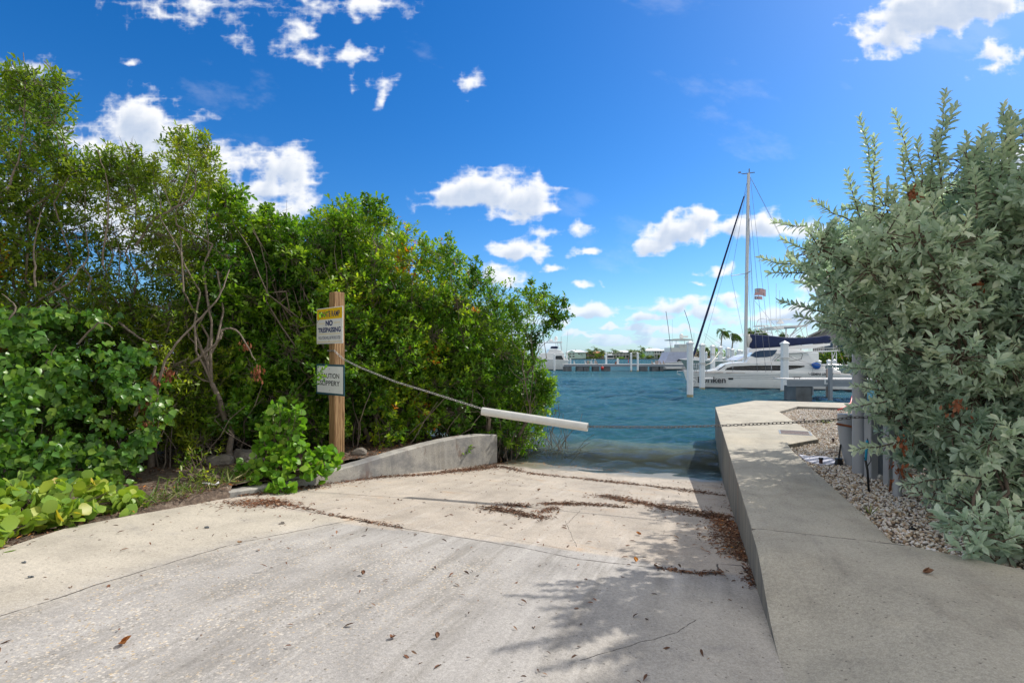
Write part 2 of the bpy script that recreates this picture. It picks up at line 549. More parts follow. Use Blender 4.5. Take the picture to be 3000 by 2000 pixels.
    base = nt.mix(1.0, base, nt.ramp(grit, [(0.35, 0.82), (0.62, 1.08)]), 'MULTIPLY')
    # dark grit and pits
    sp = nt.voro(nt.mapping(co, (1, 1.0, 1)), 24)
    pit = nt.math('MULTIPLY', nt.math('LESS_THAN', sp.outputs['Distance'], 0.17), nt.math('GREATER_THAN', nt.sep(sp.outputs['Color'])[0], 0.70))
    base = nt.mix(nt.math('MULTIPLY', pit, 0.65), base, (0.09, 0.075, 0.06))
    h = nt.math('ADD', nt.math('MULTIPLY', fine, 0.3), nt.math('MULTIPLY', med, 0.6))
    cracks = None
    if kind == 'ramp':
        L = []
        for a, b, wd in RAMP_JOINTS:
            d = nt.seg(p, (-a[1], a[0]), (-b[1], b[0]))
            L.append(nt.math('SUBTRACT', 1.0, nt.smooth(d, wd * 0.4, wd)))
        cracks = L[0]
        for q in L[1:]: cracks = nt.math('MAXIMUM', cracks, q)
    elif kind == 'walk':
        d = nt.seg(p, (0.0, 1.33), (1.1, 1.30))
        cracks = nt.math('SUBTRACT', 1.0, nt.smooth(d, 0.003, 0.009))
    if cracks is not None:
        brk = nt.smooth(nt.noise(co, 9, 4), 0.36, 0.5)
        cm = nt.math('MULTIPLY', cracks, nt.math('ADD', nt.math('MULTIPLY', brk, 0.75), 0.25))
        base = nt.mix(cm, base, (0.05, 0.042, 0.036))
        h = nt.math('SUBTRACT', h, nt.math('MULTIPLY', cm, 1.2))
    if kind == 'walk':
        # rust runs, dark streaks and an overall darker grey on the vertical face only
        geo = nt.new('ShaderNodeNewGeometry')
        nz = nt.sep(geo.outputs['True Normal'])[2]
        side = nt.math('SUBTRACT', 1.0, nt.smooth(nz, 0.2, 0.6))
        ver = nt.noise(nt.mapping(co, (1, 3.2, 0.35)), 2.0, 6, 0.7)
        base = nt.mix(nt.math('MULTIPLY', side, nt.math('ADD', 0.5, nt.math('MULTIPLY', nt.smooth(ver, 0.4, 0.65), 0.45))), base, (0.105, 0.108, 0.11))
        rl = None
        for y0 in (3.05, 4.9, 7.2):
            q = nt.math('ABSOLUTE', nt.math('SUBTRACT', nt.sep(p)[1], y0))
            r1 = nt.math('SUBTRACT', 1.0, nt.smooth(q, 0.015, 0.05))
            rl = r1 if rl is None else nt.math('MAXIMUM', rl, r1)
        base = nt.mix(nt.math('MULTIPLY', nt.math('MULTIPLY', rl, side), 0.85), base, (0.15, 0.055, 0.025))
    if kind == 'wall':
        # rust patches and a damp foot, placed where the bars bleed through
        wx = nt.math('MULTIPLY', nt.smooth(nt.noise(nt.mapping(co, (1.2, 1.2, 0.6)), 1.7, 4, 0.6), 0.57, 0.67), 0.85)
        base = nt.mix(wx, base, (0.13, 0.07, 0.045))
        gry = nt.smooth(nt.noise(nt.mapping(co, (1, 1, 1.5)), 1.1, 7, 0.7), 0.42, 0.66)
        base = nt.mix(nt.math('MULTIPLY', gry, 0.85), base, (0.16, 0.163, 0.168))
    # wet and weedy band at the waterline
    wz = nt.sep(nt.new('ShaderNodeNewGeometry').outputs['Position'])[2]
    wet = nt.math('SUBTRACT', 1.0, nt.smooth(nt.math('ADD', wz, nt.math('MULTIPLY', nt.math('SUBTRACT', med, 0.5), 0.10)), -0.985, -0.940))
    base = nt.mix(nt.math('MULTIPLY', wet, 0.75), base, (0.135, 0.13, 0.085))
    nt.put(bs.inputs['Base Color'], base)
    rg = nt.math('SUBTRACT', 0.88, nt.math('MULTIPLY', wet, 0.5))
    nt.put(bs.inputs['Roughness'], rg)
    nt.put(bs.inputs['Normal'], nt.bump(h, 0.55, 0.008))
    return m


def stp(px, py):
    p = RP(px, py)
    return st(p.x, p.y)


RAMP_JOINTS = []
J = [stp(*q) for q in ((797, 1466), (843, 1489), (965, 1509), (1180, 1547), (1350, 1575), (1537, 1605), (1700, 1637), (1924, 1663), (2046, 1680), (2106, 1680))]
for i in range(len(J) - 1): RAMP_JOINTS.append((J[i], J[i + 1], 0.013))
K2 = [stp(*q) for q in ((2106, 1680), (2102, 1651), (2173, 1655), (2205, 1700))]
for i in range(len(K2) - 1): RAMP_JOINTS.append((K2[i], K2[i + 1], 0.012))
AP = [stp(*q) for q in ((1026, 1524), (870, 1554), (689, 1588), (400, 1678), (191, 1747), (0, 1805))]
for i in range(len(AP) - 1): RAMP_JOINTS.append((AP[i], AP[i + 1], 0.010))
for a, b in (((1350, 1552), (1680, 1612)), ((1655, 1525), (1690, 1600)), ((1700, 1495), (1655, 1540)), ((1700, 1930), (1985, 1850)), ((1985, 1850), (2040, 1815))):
    RAMP_JOINTS.append((stp(*a), stp(*b), 0.004))
MAT['c_ramp'] = concrete('ramp_concrete', 'ramp')
MAT['c_walk'] = concrete('walkway_concrete', 'walk')
MAT['c_wall'] = concrete('wall_concrete', 'wall')
# ================================================================ camera, sun, sky
cam_d = bpy.data.cameras.new('camera'); cam_d.lens = 18; cam_d.sensor_width = 36
cam_d.shift_y = (HZ - 1000) / 3000.0
cam_d.clip_end = 20000; cam_d.clip_start = 0.05
cam = bpy.data.objects.new('camera', cam_d); COL.objects.link(cam)
cam.location = (0, 0, CH); cam.rotation_euler = (R(90), 0, 0)
scene.camera = cam

SUN = Vector((0.98, 0.68, 1.08)).normalized()
sl = bpy.data.lights.new('sun', 'SUN'); sl.energy = SUN_E; sl.angle = R(0.5); sl.color = (1, 0.94, 0.86)
so = bpy.data.objects.new('sun', sl); COL.objects.link(so)
so.rotation_euler = SUN.to_track_quat('Z', 'Y').to_euler()

w = bpy.data.worlds.new('World'); scene.world = w; w.use_nodes = True
nt = NT(w.node_tree)
bg = [n for n in nt.n if n.type == 'BACKGROUND'][0]
sky = nt.new('ShaderNodeTexSky', sky_type='NISHITA')
sky.sun_disc = False
sky.sun_elevation = math.asin(SUN.z); sky.sun_rotation = math.atan2(SUN.x, SUN.y)
sky.air_density = 1.0; sky.dust_density = 0.4; sky.ozone_density = 2.5; sky.altitude = 0
hs = nt.new('ShaderNodeHueSaturation'); hs.inputs['Saturation'].default_value = SKY_SAT; hs.inputs['Value'].default_value = 1.0
nt.l.new(sky.outputs[0], hs.inputs['Color'])
skyc = nt.mix(1.0, hs.outputs[0], SKY_TINT, 'MULTIPLY')
gen = nt.new('ShaderNodeTexCoord').outputs['Generated']
gx, gy, gz = nt.sep(gen)
gys = nt.math('MAXIMUM', gy, 0.08)
u = nt.math('DIVIDE', gx, gys); v = nt.math('DIVIDE', gz, gys)
uv = nt.comb(u, v, 0)
CLOUDS = [  # direction of each cloud: photo x, y, half width, half height, weight
    (600, 20, 220, 50, .50), (500, 60, 80, 50, .46), (690, 95, 50, 55, .34), (1050, 25, 150, 42, .62), (880, 125, 75, 70, .72), (900, 170, 60, 40, .6),
    (1045, 160, 55, 32, .75), (1120, 280, 28, 40, .55), (1075, 230, 45, 22, .3), (1360, 262, 48, 40, .72), (370, 196, 30, 16, .5), (60, 235, 90, 60, .4),
    (430, 400, 150, 105, 1.3), (330, 480, 160, 110, 1.0), (520, 520, 200, 130, 1.2), (250, 600, 260, 140, .8), (560, 700, 220, 140, .9), (800, 540, 150, 90, 1.1), (740, 610, 170, 90, 1.0), (900, 590, 80, 50, .6),
    (960, 670, 60, 50, .5), (210, 430, 90, 60, .6),
    (1420, 575, 170, 62, 1.25), (1540, 590, 120, 78, 1.35), (1370, 580, 95, 50, 1.1), (1500, 640, 110, 30, .9), (1310, 575, 60, 40, .9),
    (1510, 735, 100, 34, 1.15), (1725, 742, 40, 22, .9), (1645, 782, 36, 16, .8), (1460, 815, 90, 40, 1.0), (1570, 690, 60, 22, .5), (1690, 668, 50, 26, .5),
    (1900, 735, 80, 34, 1.1), (1980, 690, 100, 56, 1.2), (2055, 648, 50, 34, 1.1), (2130, 680, 110, 44, 1.2), (2230, 665, 70, 44, 1.1), (2330, 690, 80, 40, .8), (2090, 797, 34, 20, .8), (2035, 800, 40, 14, .6),
    (2030, 836, 60, 17, .9), (1730, 838, 40, 14, .8), (1750, 912, 85, 26, 1.25), (1905, 922, 50, 18, 1.15), (1990, 890, 75, 28, 1.25), (2060, 915, 65, 26, 1.2), (2130, 880, 55, 26, 1.2), (2110, 938, 55, 16, 1.0), (1790, 958, 48, 13, 1.1), (1860, 955, 42, 12, 1.0), (1930, 966, 58, 13, 1.0), (2010, 962, 42, 12, .95), (1680, 975, 38, 12, 1.0), (1745, 990, 62, 10, 1.0), (1650, 948, 26, 9, .9), (1630, 1005, 50, 8, .8), (2290, 930, 130, 40, 1.0), (2420, 850, 80, 60, .9), 
    (1850, 994, 70, 9, .9), (1970, 1000, 60, 9, .9), (2180, 985, 80, 14, .9), (2350, 990, 120, 20, .8),
    (2720, 50, 200, 80, 1.5), (2850, 20, 200, 60, 1.5), (2600, 120, 90, 50, 1.0), (2590, 160, 50, 34, .6), (2940, 160, 80, 50, 1.0), (2900, 210, 60, 30, .5), (2840, 240, 40, 20, .4), (2990, 470, 90, 50, 1.1), (2480, 190, 30, 20, .2),
]

def fbm(x, y, octs, seed, gain=0.5, billow=False):
    r = np.random.default_rng(seed)
    out = np.zeros_like(x); amp = 1.0; tot = 0.0
    for o in range(octs):
        n = 256
        tab = r.random((n, n)).astype(np.float32)
        xx = x * 2.03 ** o + r.random() * 99; yy = y * 2.03 ** o + r.random() * 99
        xi = np.floor(xx).astype(np.int32); yi = np.floor(yy).astype(np.int32)
        fx = xx - xi; fy = yy - yi
        fx = fx * fx * fx * (fx * (fx * 6 - 15) + 10); fy = fy * fy * fy * (fy * (fy * 6 - 15) + 10)
        xi %= n; yi %= n; x2 = (xi + 1) % n; y2 = (yi + 1) % n
        v_ = (tab[yi, xi] * (1 - fx) + tab[yi, x2] * fx) * (1 - fy) + (tab[y2, xi] * (1 - fx) + tab[y2, x2] * fx) * fy
        if billow: v_ = 1 - np.abs(2 * v_ - 1)
        out += v_ * amp; tot += amp; amp *= gain
    return out / tot


# cloud cover worked out over the sky dome in front (u = x/y, v = z/y of the direction)
U0, U1, V0, V1 = -1.5, 1.5, -0.01, 0.95
IW, IH = 2700, 864
uu, vv_ = np.meshgrid(np.linspace(U0, U1, IW, dtype=np.float32), np.linspace(V0, V1, IH, dtype=np.float32))
wu = uu + (fbm(uu * 14, vv_ * 14, 3, 1) - .5) * .05 + (fbm(uu * 50, vv_ * 50, 3, 2) - .5) * .018
wv = vv_ + (fbm(uu * 14, vv_ * 14, 3, 3) - .5) * .035 + (fbm(uu * 50, vv_ * 50, 3, 4) - .5) * .014
fld = np.full_like(uu, -1.0)
for (px, py, rx, ry, wt) in CLOUDS:
    cu_, cv_ = (px - CX) / F, -(py - HZ) / F
    du = (wu - cu_) * F / rx; dv = (wv - cv_) * F / ry
    dv = np.maximum(dv, -1.5 * dv)
    f_ = (1.22 - np.sqrt(du * du + dv * dv)) * wt
    fld = np.logaddexp(fld * 9, np.maximum(f_, -2) * 9) / 9
bl = fbm(uu * 16, vv_ * 24, 7, 7, .55, True)
fb = fbm(uu * 12, vv_ * 20, 8, 8, .58)
raw = fld + (fb - .5) * 1.1 + (bl - .62) * 1.3
def sst(x, a, b):
    k = np.clip((x - a) / (b - a), 0, 1); return k * k * (3 - 2 * k)
dens = sst(raw, .08, .80)
lowm = sst(vv_, .0, .02) * (1 - sst(vv_, .05, .12))
lb = fbm(uu * 17, vv_ * 52, 7, 12, .52) + (fbm(uu * 30, vv_ * 70, 5, 13, .55, True) - .6) * .25
lowd = sst(lb, .535, .62) * lowm * .8
wisp = sst(fbm(uu * 5 + vv_ * 3, vv_ * 9, 7, 21, .6), .60, .80) * .10
dens = np.maximum(dens, np.maximum(lowd, wisp))
thick = np.clip(raw - .2, 0, 1.4) + lowd * 1.0
# light reaching each point: less cloud in the way towards the sun (up and right) = brighter
acc = np.zeros_like(thick)
for k in range(1, 9):
    acc += np.roll(np.roll(thick, -int(k * 2.6), 0), -int(k * 1.2), 1)
acc /= 8
shade = np.clip(sst(acc, .15, 1.0) * .8 + (.62 - bl) * .5 * sst(raw, .3, .9), 0, 1)
img = bpy.data.images.new('cloud_cover', IW, IH, alpha=False, float_buffer=True)
img.colorspace_settings.name = 'Non-Color'
buf = np.ones((IH, IW, 4), dtype=np.float32); buf[..., 0] = dens; buf[..., 1] = shade; buf[..., 2] = 0
img.pixels.foreach_set(buf.ravel()); img.update()
ti = nt.new('ShaderNodeTexImage'); ti.image = img; ti.extension = 'EXTEND'
tu = nt.math('DIVIDE', nt.math('SUBTRACT', u, U0), U1 - U0); tv = nt.math('DIVIDE', nt.math('SUBTRACT', v, V0), V1 - V0)
nt.put(ti.inputs[0], nt.comb(tu, tv, 0))
ch = nt.sep(ti.outputs[0])
fwd = nt.smooth(gy, 0.2, 0.4)
dn = nt.math('MULTIPLY', ch[0], fwd)
hz_ = nt.math('MULTIPLY', nt.math('SUBTRACT', 1.0, nt.smooth(v, -0.01, 0.12)), HAZE_K)
skyh = nt.mix(hz_, skyc, HAZE_C)
cc = nt.mix(ch[1], CLOUD_HI, CLOUD_LO)
cc = nt.mix(nt.math('MULTIPLY', nt.math('SUBTRACT', 1.0, nt.smooth(v, 0.0, 0.16)), 0.40), cc, HAZE_C)
fin = nt.mix(nt.math('MULTIPLY', dn, 0.96), skyh, cc)
# added unseen white cloud overhead and behind the viewer, neutral fill for the shadows
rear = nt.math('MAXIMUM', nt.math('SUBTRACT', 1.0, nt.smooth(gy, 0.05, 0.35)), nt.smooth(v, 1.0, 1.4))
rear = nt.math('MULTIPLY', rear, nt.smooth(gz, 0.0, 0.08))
rc = nt.smooth(nt.noise(nt.mapping(gen, (1, 1, 1.6)), 3.2, 5, 0.6), REAR_FILL_T, REAR_FILL_T + 0.08)
fin = nt.mix(nt.math('MULTIPLY', rear, rc), fin, REAR_FILL_C)
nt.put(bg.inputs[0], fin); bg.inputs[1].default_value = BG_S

# ================================================================ ground, ramp, walkway
# sea bed out to the horizon (the water lies on it)
mud, nt, bs = new_mat('bay_bottom')
co = nt.new('ShaderNodeTexCoord').outputs['Object']
c = nt.ramp(nt.noise(co, 1.5, 6, 0.6), [(0.3, (0.12, 0.10, 0.055)), (0.7, (0.30, 0.26, 0.16))])
nt.put(bs.inputs['Base Color'], c); bs.inputs['Roughness'].default_value = 0.95
xs = np.concatenate([[-6000, -400, -60], np.linspace(-20, 40, 61), [80, 500, 6000]])
ys = np.concatenate([[-300, -20], np.linspace(-4, 40, 60), [80, 500, 6000]])
mb = MB()
for j, y in enumerate(ys):
    for i, x in enumerate(xs):
        s, t = st(x, y)
        z = zr(s) - 0.22 if s > -3 else -0.35
        if s > 7.5: z = max(-3.0, -1.18 - 0.14 * (s - 7.5))
        if y > 40 or abs(x) > 60: z = -3.0
        mb.v.append((x, y, z))
nx = len(xs)
for j in range(len(ys) - 1):
    for i in range(nx - 1):
        mb.f.append((j * nx + i, j * nx + i + 1, (j + 1) * nx + i + 1, (j + 1) * nx + i))
tag(mb.build('ground', mud, smooth_=True), kind='structure')

# ramp and street slab: one sheet
ss = np.concatenate([np.linspace(-12, -3.2, 23), np.linspace(-3.1, 9, 180), np.linspace(9.2, 16, 18)])
ks = np.linspace(0, 1, 90)
vs, zone = [], []
apron = [(-12.0, 3.2)] + [(a, b) for a, b in reversed(AP)] + [(1.5, 4.4)]
apron = [(-12.0, AP[-1][1] - 0.3)] + list(reversed(AP))
as_, at_ = [a for a, b in apron], [b for a, b in apron]
order = np.argsort(as_); as_ = np.array(as_)[order]; at_ = np.array(at_)[order]
for s in ss:
    T = tl(s)
    for k in ks:
        t = k * T
        z = zr(s)
        # old slab is a little uneven
        z += 0.006 * math.sin(s * 2.1 + t) * math.sin(t * 1.7)
        vs.append((-t, s, z))
        rz = 1.0 if s > 1.18 + 0.06 * math.sin(t) else 0.0
        ap = smooth(-0.3, 0.3, t - np.interp(s, as_, at_)) if s < 1.3 else 0.0
        edge = (1 - smooth(0.1, 1.5, t)) * 0.85 * (1 - rz) * (1 - smooth(0.2, 1.1, s))
        agg = (1 - ap) * (1 - rz) * smooth(1.3, 2.6, t + 0.3 * s) * (1 - smooth(0.2, 1.0, s)) + 0.25 * rz * smooth(3.0, 4.5, t)
        zone.append((rz, max(ap, edge), agg))
n = len(ks)
loops, tot = [], []
for j in range(len(ss) - 1):
    for i in range(n - 1):
        loops += [j * n + i, (j + 1) * n + i, (j + 1) * n + i + 1, j * n + i + 1]; tot.append(4)
ro = np_mesh('boat_ramp', vs, loops, tot, MAT['c_ramp'], smooth_=True)
a = ro.data.attributes.new('zone', 'FLOAT_VECTOR', 'POINT')
a.data.foreach_set('vector', np.array(zone, dtype=np.float32).ravel())
ro.location = (W0[0], W0[1], 0); ro.rotation_euler = (0, 0, YAW)
tag(ro, kind='structure')


def loc_st(x, y, z=0):
    s, t = st(x, y)
    return (-t, s, z)


# walkway: near part (a sheet that dips to meet the ramp) and the seawall slab
S1 = 1.33
mb = MB()
tt = np.concatenate([np.linspace(0, 1.4, 40), np.linspace(1.45, 14, 60)])
n = len(tt); m_ = 150
for j in range(m_):
    for i, q in enumerate(tt):
        send = S1 - 0.46 * max(0, min(q, 3.2) - 1.06)
        k = j / (m_ - 1)
        s = -12 + (send + 12) * (k ** 0.45)
        a = smooth(-0.40, 0.95, s)
        ed = zr(s) * (1 - a) + 0.0
        pass
        b = smooth(0, 0.95, q)
        z = ed * (1 - b)
        rr = 0.02 * math.exp(-q / 0.012) * a
        mb.v.append((q, s, z - rr))
for j in range(m_ - 1):
    for i in range(n - 1):
        mb.f.append((j * n + i, j * n + i + 1, (j + 1) * n + i + 1, (j + 1) * n + i))
b0 = len(mb.v)
for j in range(m_):       # face down to the ramp
    v0 = mb.v[j * n]
    mb.v.append((0.0, v0[1], -0.75))
for j in range(m_ - 1):
    mb.f.append((j * n, (j + 1) * n, b0 + j + 1, b0 + j))
wk = mb.build('walkway', MAT['c_walk'], smooth_=True, auto=35)
wk.location = (W0[0], W0[1], 0); wk.rotation_euler = (0, 0, YAW)
tag(wk, kind='structure')

gb = [G(*q) for q in ((2336, 1190), (2283, 1205), (2348, 1247), (2372, 1262), (2398, 1285), (2340, 1295), (2308, 1301), (2325, 1322), (2463, 1446), (2555, 1527))]
p0 = xy(S1, -1.04)
far1 = G(2212, 1172.5); far2 = G(2493, 1180)
fd = Vector((far2[0] - far1[0], far2[1] - far1[1])).normalized()
outer = [xy(S1, 0.0), xy(12.64, 0.0), far1, (far1[0] + fd.x * 14, far1[1] + fd.y * 14)]
q0 = Vector(gb[0])
outer.append((q0.x + fd.x * 13, q0.y + fd.y * 13))
outer += gb + [p0]
mb = MB()
mb.prism([loc_st(x, y)[:2] for x, y in outer], 'z', -2.6, 0.0)
sw = mb.build('seawall_walkway', MAT['c_walk'], bevel=0.012)
sw.location = (W0[0], W0[1], 0); sw.rotation_euler = (0, 0, YAW)
tag(sw, kind='structure')

# thin expansion strips on the seawall walkway edge lip
# gravel bed: base sheet + pebbles
GZ = -0.075
bed = [p0] + list(reversed(gb)) + [(q0.x + fd.x * 13, q0.y + fd.y * 13), (22, 2), (9.0, -2.0)]
e1 = xy(S1 - 0.46 * (3.2 - 1.06), -3.2)
bed = [p0] + list(reversed(gb)) + [(q0.x + fd.x * 13, q0.y + fd.y * 13), xy(2, -16), xy(S1 - 0.46 * 2.14, -14), e1]
gm, nt, bs = new_mat('gravel_base')
co = nt.new('ShaderNodeTexCoord').outputs['Object']
vz = nt.voro(co, 38)
c = nt.ramp(nt.sep(vz.outputs['Color'])[0], [(0, (0.34, 0.24, 0.15)), (0.4, (0.58, 0.47, 0.35)), (0.8, (0.75, 0.68, 0.6)), (1, (0.5, 0.34, 0.18))])
c = nt.mix(nt.smooth(vz.outputs['Distance'], 0.25, 0.55), c, (0.08, 0.06, 0.045))
nt.put(bs.inputs['Base Color'], c); bs.inputs['Roughness'].default_value = 0.9
nt.put(bs.inputs['Normal'], nt.bump(nt.math('SUBTRACT', 1.0, vz.outputs['Distance']), 1.0, 0.02))
mb = MB(); mb.prism(bed, 'z', -0.9, GZ - 0.012)
tag(mb.build('gravel_bed', gm), kind='structure')


def inside(poly, x, y):
    c = False; n = len(poly); j = n - 1
    for i in range(n):
        xi, yi = poly[i]; xj, yj = poly[j]
        if (yi > y) != (yj > y) and x < (xj - xi) * (y - yi) / (yj - yi) + xi: c = not c
        j = i
    return c


def ico():
    t = (1 + 5 ** .5) / 2
    v = np.array([(-1, t, 0), (1, t, 0), (-1, -t, 0), (1, -t, 0), (0, -1, t), (0, 1, t), (0, -1, -t), (0, 1, -t), (t, 0, -1), (t, 0, 1), (-t, 0, -1), (-t, 0, 1)], float)
    v /= np.linalg.norm(v[0])
    f = np.array([(0, 11, 5), (0, 5, 1), (0, 1, 7), (0, 7, 10), (0, 10, 11), (1, 5, 9), (5, 11, 4), (11, 10, 2), (10, 7, 6), (7, 1, 8), (3, 9, 4), (3, 4, 2), (3, 2, 6), (3, 6, 8), (3, 8, 9), (4, 9, 5), (2, 4, 11), (6, 2, 10), (8, 6, 7), (9, 8, 1)])
    return v, f


def rotmats(n):
    q = rng.normal(size=(n, 4)); q /= np.linalg.norm(q, axis=1)[:, None]
    a, b, c, d = q.T
    return np.stack([np.stack([1 - 2 * (c * c + d * d), 2 * (b * c - a * d), 2 * (b * d + a * c)], 1),
                     np.stack([2 * (b * c + a * d), 1 - 2 * (b * b + d * d), 2 * (c * d - a * b)], 1),
                     np.stack([2 * (b * d - a * c), 2 * (c * d + a * b), 1 - 2 * (b * b + c * c)], 1)], 1)


pm, nt, bs = new_mat('pebble')
a = nt.new('ShaderNodeAttribute', attribute_name='rnd')
c = nt.ramp(a.outputs['Fac'], [(0, (0.30, 0.22, 0.15)), (0.10, (0.52, 0.38, 0.24)), (0.3, (0.68, 0.56, 0.42)), (0.5, (0.78, 0.71, 0.60)), (0.8, (0.84, 0.81, 0.76)), (1, (0.90, 0.89, 0.87))])
c = nt.mix(0.3, c, nt.mix(1.0, c, nt.noise(nt.new('ShaderNodeTexCoord').outputs['Object'], 60, 3, color=True), 'MULTIPLY'))
nt.put(bs.inputs['Base Color'], c); bs.inputs['Roughness'].default_value = 0.75


def pebbles(name, pts, size, mat, flat=0.6):
    pts = np.array(pts); n = len(pts)
    v, f = ico()
    sc = size * rng.uniform(0.55, 1.25, (n, 1, 1)) * np.stack([rng.uniform(.8, 1.3, n), rng.uniform(.6, 1, n), rng.uniform(.4, .75, n)], 1)[:, None, :]
    vv = v[None] * (1 + rng.uniform(-.18, .18, (n, 12, 1))) * sc
    Rm = rotmats(n)
    vv = np.einsum('nij,nkj->nki', Rm, vv)
    vv[..., 2] *= flat + 0.25
    vv += pts[:, None, :]
    loops = (f[None] + (np.arange(n) * 12)[:, None, None]).ravel()
    return np_mesh(name, vv.reshape(-1, 3), loops, np.full(n * 20, 3), mat, smooth_=False, rnd=np.repeat(rng.random(n), 12))


pts = []
while len(pts) < 42000:
    x = random.uniform(2.8, 13); y = random.uniform(2.6, 15.6)
    if y > 8 and random.random() < 0.35: continue
    if not inside(bed, x, y): continue
    if (x - 0.4 * y) > 5.6: continue
    pts.append((x, y, GZ - 0.006 + random.uniform(0, 0.014)))
g_ = pebbles('gravel', pts, 0.0165, pm)
tag(g_, kind='stuff', label='tan and white pea gravel between the walkway and the silver bush')

# ---------------------------------------------------------------- water
wm, nt, bs = new_mat('sea_water')
for l in list(nt.l): nt.l.remove(l)
out = [n for n in nt.n if n.type == 'OUTPUT_MATERIAL'][0]
geo = nt.new('ShaderNodeNewGeometry'); P = geo.outputs['Position']
dist = nt.vmath('LENGTH', P)
n1 = nt.noise(nt.mapping(P, (1, 1.9, 1), (0, 0, R(-12))), 2.6, 5, 0.62, 0.35)
n2 = nt.noise(nt.mapping(P, (1, 1.6, 1), (0, 0, R(14))), 9.0, 4, 0.6, 0.3)
n3 = nt.noise(nt.mapping(P, (0.5, 1.0, 1), (0, 0, R(-6))), 0.55, 4, 0.6)
far = nt.smooth(dist, 18, 160)
h = nt.math('ADD', nt.math('MULTIPLY', n1, 0.40), nt.math('MULTIPLY', n2, 0.14))
h = nt.math('ADD', h, nt.math('MULTIPLY', nt.math('MULTIPLY', n3, 0.9), nt.smooth(dist, 20, 60)))
near = nt.math('SUBTRACT', 1.0, nt.smooth(dist, 13, 34))
n4 = nt.noise(nt.mapping(P, (1, 2.6, 1), (0, 0, R(5))), 3.6, 5, 0.68, 0.8)
h = nt.math('ADD', h, nt.math('MULTIPLY', nt.math('MULTIPLY', n4, 0.42), near))
bmp = nt.bump(h, 1.0, 1.0)
fr = nt.new('ShaderNodeFresnel'); fr.inputs[0].default_value = 1.33; nt.l.new(bmp, fr.inputs['Normal'])
gl = nt.new('ShaderNodeBsdfGlossy'); gl.inputs['Roughness'].default_value = 0.03; nt.l.new(bmp, gl.inputs['Normal'])
df = nt.new('ShaderNodeBsdfDiffuse')
att = nt.new('ShaderNodeAttribute', attribute_name='rnd')
dep = att.outputs['Fac']
deep = nt.mix(nt.smooth(nt.noise(nt.mapping(P, (0.3, 1, 1)), 0.12, 4), 0.35, 0.65), (0.016, 0.070, 0.098), (0.028, 0.098, 0.130))
deep = nt.mix(nt.smooth(dep, 0.1, 1.3), (0.13, 0.15, 0.115), deep)
nt.put(df.inputs[0], deep)
tr = nt.new('ShaderNodeBsdfTransparent'); nt.put(tr.inputs[0], (0.80, 0.93, 0.92, 1))
body = nt.new('ShaderNodeMixShader')
nt.put(body.inputs[0], nt.smooth(dep, -0.08, 0.8)); nt.l.new(tr.outputs[0], body.inputs[1]); nt.l.new(df.outputs[0], body.inputs[2])
mx = nt.new('ShaderNodeMixShader')
nt.put(mx.inputs[0], fr.outputs[0]); nt.l.new(body.outputs[0], mx.inputs[1]); nt.l.new(gl.outputs[0], mx.inputs[2])
nt.l.new(mx.outputs[0], out.inputs[0])
x0, x1, y0, y1 = -8.0, 36.0, 7.0, 62.0
gx_ = np.arange(x0, x1 + .01, 0.11)
gy_ = [y0]
while gy_[-1] < y1: gy_.append(gy_[-1] + (0.07 if gy_[-1] < 16 else 0.07 + 0.004 * (gy_[-1] - 16)))
gy_ = np.array(gy_)
XX, YY = np.meshgrid(gx_, gy_)
Z = np.zeros_like(XX)
wr = np.random.default_rng(5)
for i in range(64):
    lam = 0.38 * (1.07 ** (i * 0.62)) * wr.uniform(.8, 1.2)
    th = R(100) + wr.normal() * 0.75
    k = 2 * np.pi / lam
    amp = 0.0024 * lam ** 0.62
    px_ = XX + 0.25 * np.sin(YY * 0.9 + i); py_ = YY + 0.2 * np.sin(XX * 0.8 + 2 * i)
    Z += amp * np.sin(k * (px_ * np.cos(th) + py_ * np.sin(th)) + wr.uniform(0, 6.28))
Sg = (XX - W0[0]) * U[0] + (YY - W0[1]) * U[1]
Tg = (XX - W0[0]) * V[0] + (YY - W0[1]) * V[1]
calm = np.clip((Sg - 6.6) / 1.5, 0.6, 1)
edge = np.clip(np.minimum.reduce([XX - x0, x1 - XX, YY - y0, y1 - YY]) / 6, 0, 1)
Z = Z * calm * edge * 3.2 + WATER
depth = np.where(Sg < 9, 0.0989 * (Sg - 7.52), 0.15 + 0.30 * (Sg - 9))
depth = np.where(Tg > 4.7, np.minimum(depth, 0.12 + 0.22 * np.clip(Sg - 8.5 - 0.2 * (Tg - 4.7), 0, 99)), depth)
n = len(gx_); m_ = len(gy_)
idx = np.arange(n * m_).reshape(m_, n)
q = np.stack([idx[:-1, :-1], idx[:-1, 1:], idx[1:, 1:], idx[1:, :-1]], -1).reshape(-1, 4)
vv = np.stack([XX, YY, Z], -1).reshape(-1, 3)
B = 9000.0
ox = [-B, x0, x1, B]; oy = [-60, y0, y1, B]
ex = [(a, b, WATER) for b in oy for a in ox]
base = len(vv)
vv = np.concatenate([vv, np.array(ex)])
eq = []
for j in range(3):
    for i in range(3):
        if i == 1 and j == 1: continue
        if j == 0: continue
        eq.append([base + j * 4 + i, base + j * 4 + i + 1, base + (j + 1) * 4 + i + 1, base + (j + 1) * 4 + i])
q = np.concatenate([q, np.array(eq)])
wo = np_mesh('water', vv, q.ravel(), np.full(len(q), 4), wm, smooth_=True, rnd=np.concatenate([depth.ravel(), np.full(16, 5.0)]))
tag(wo, kind='structure')

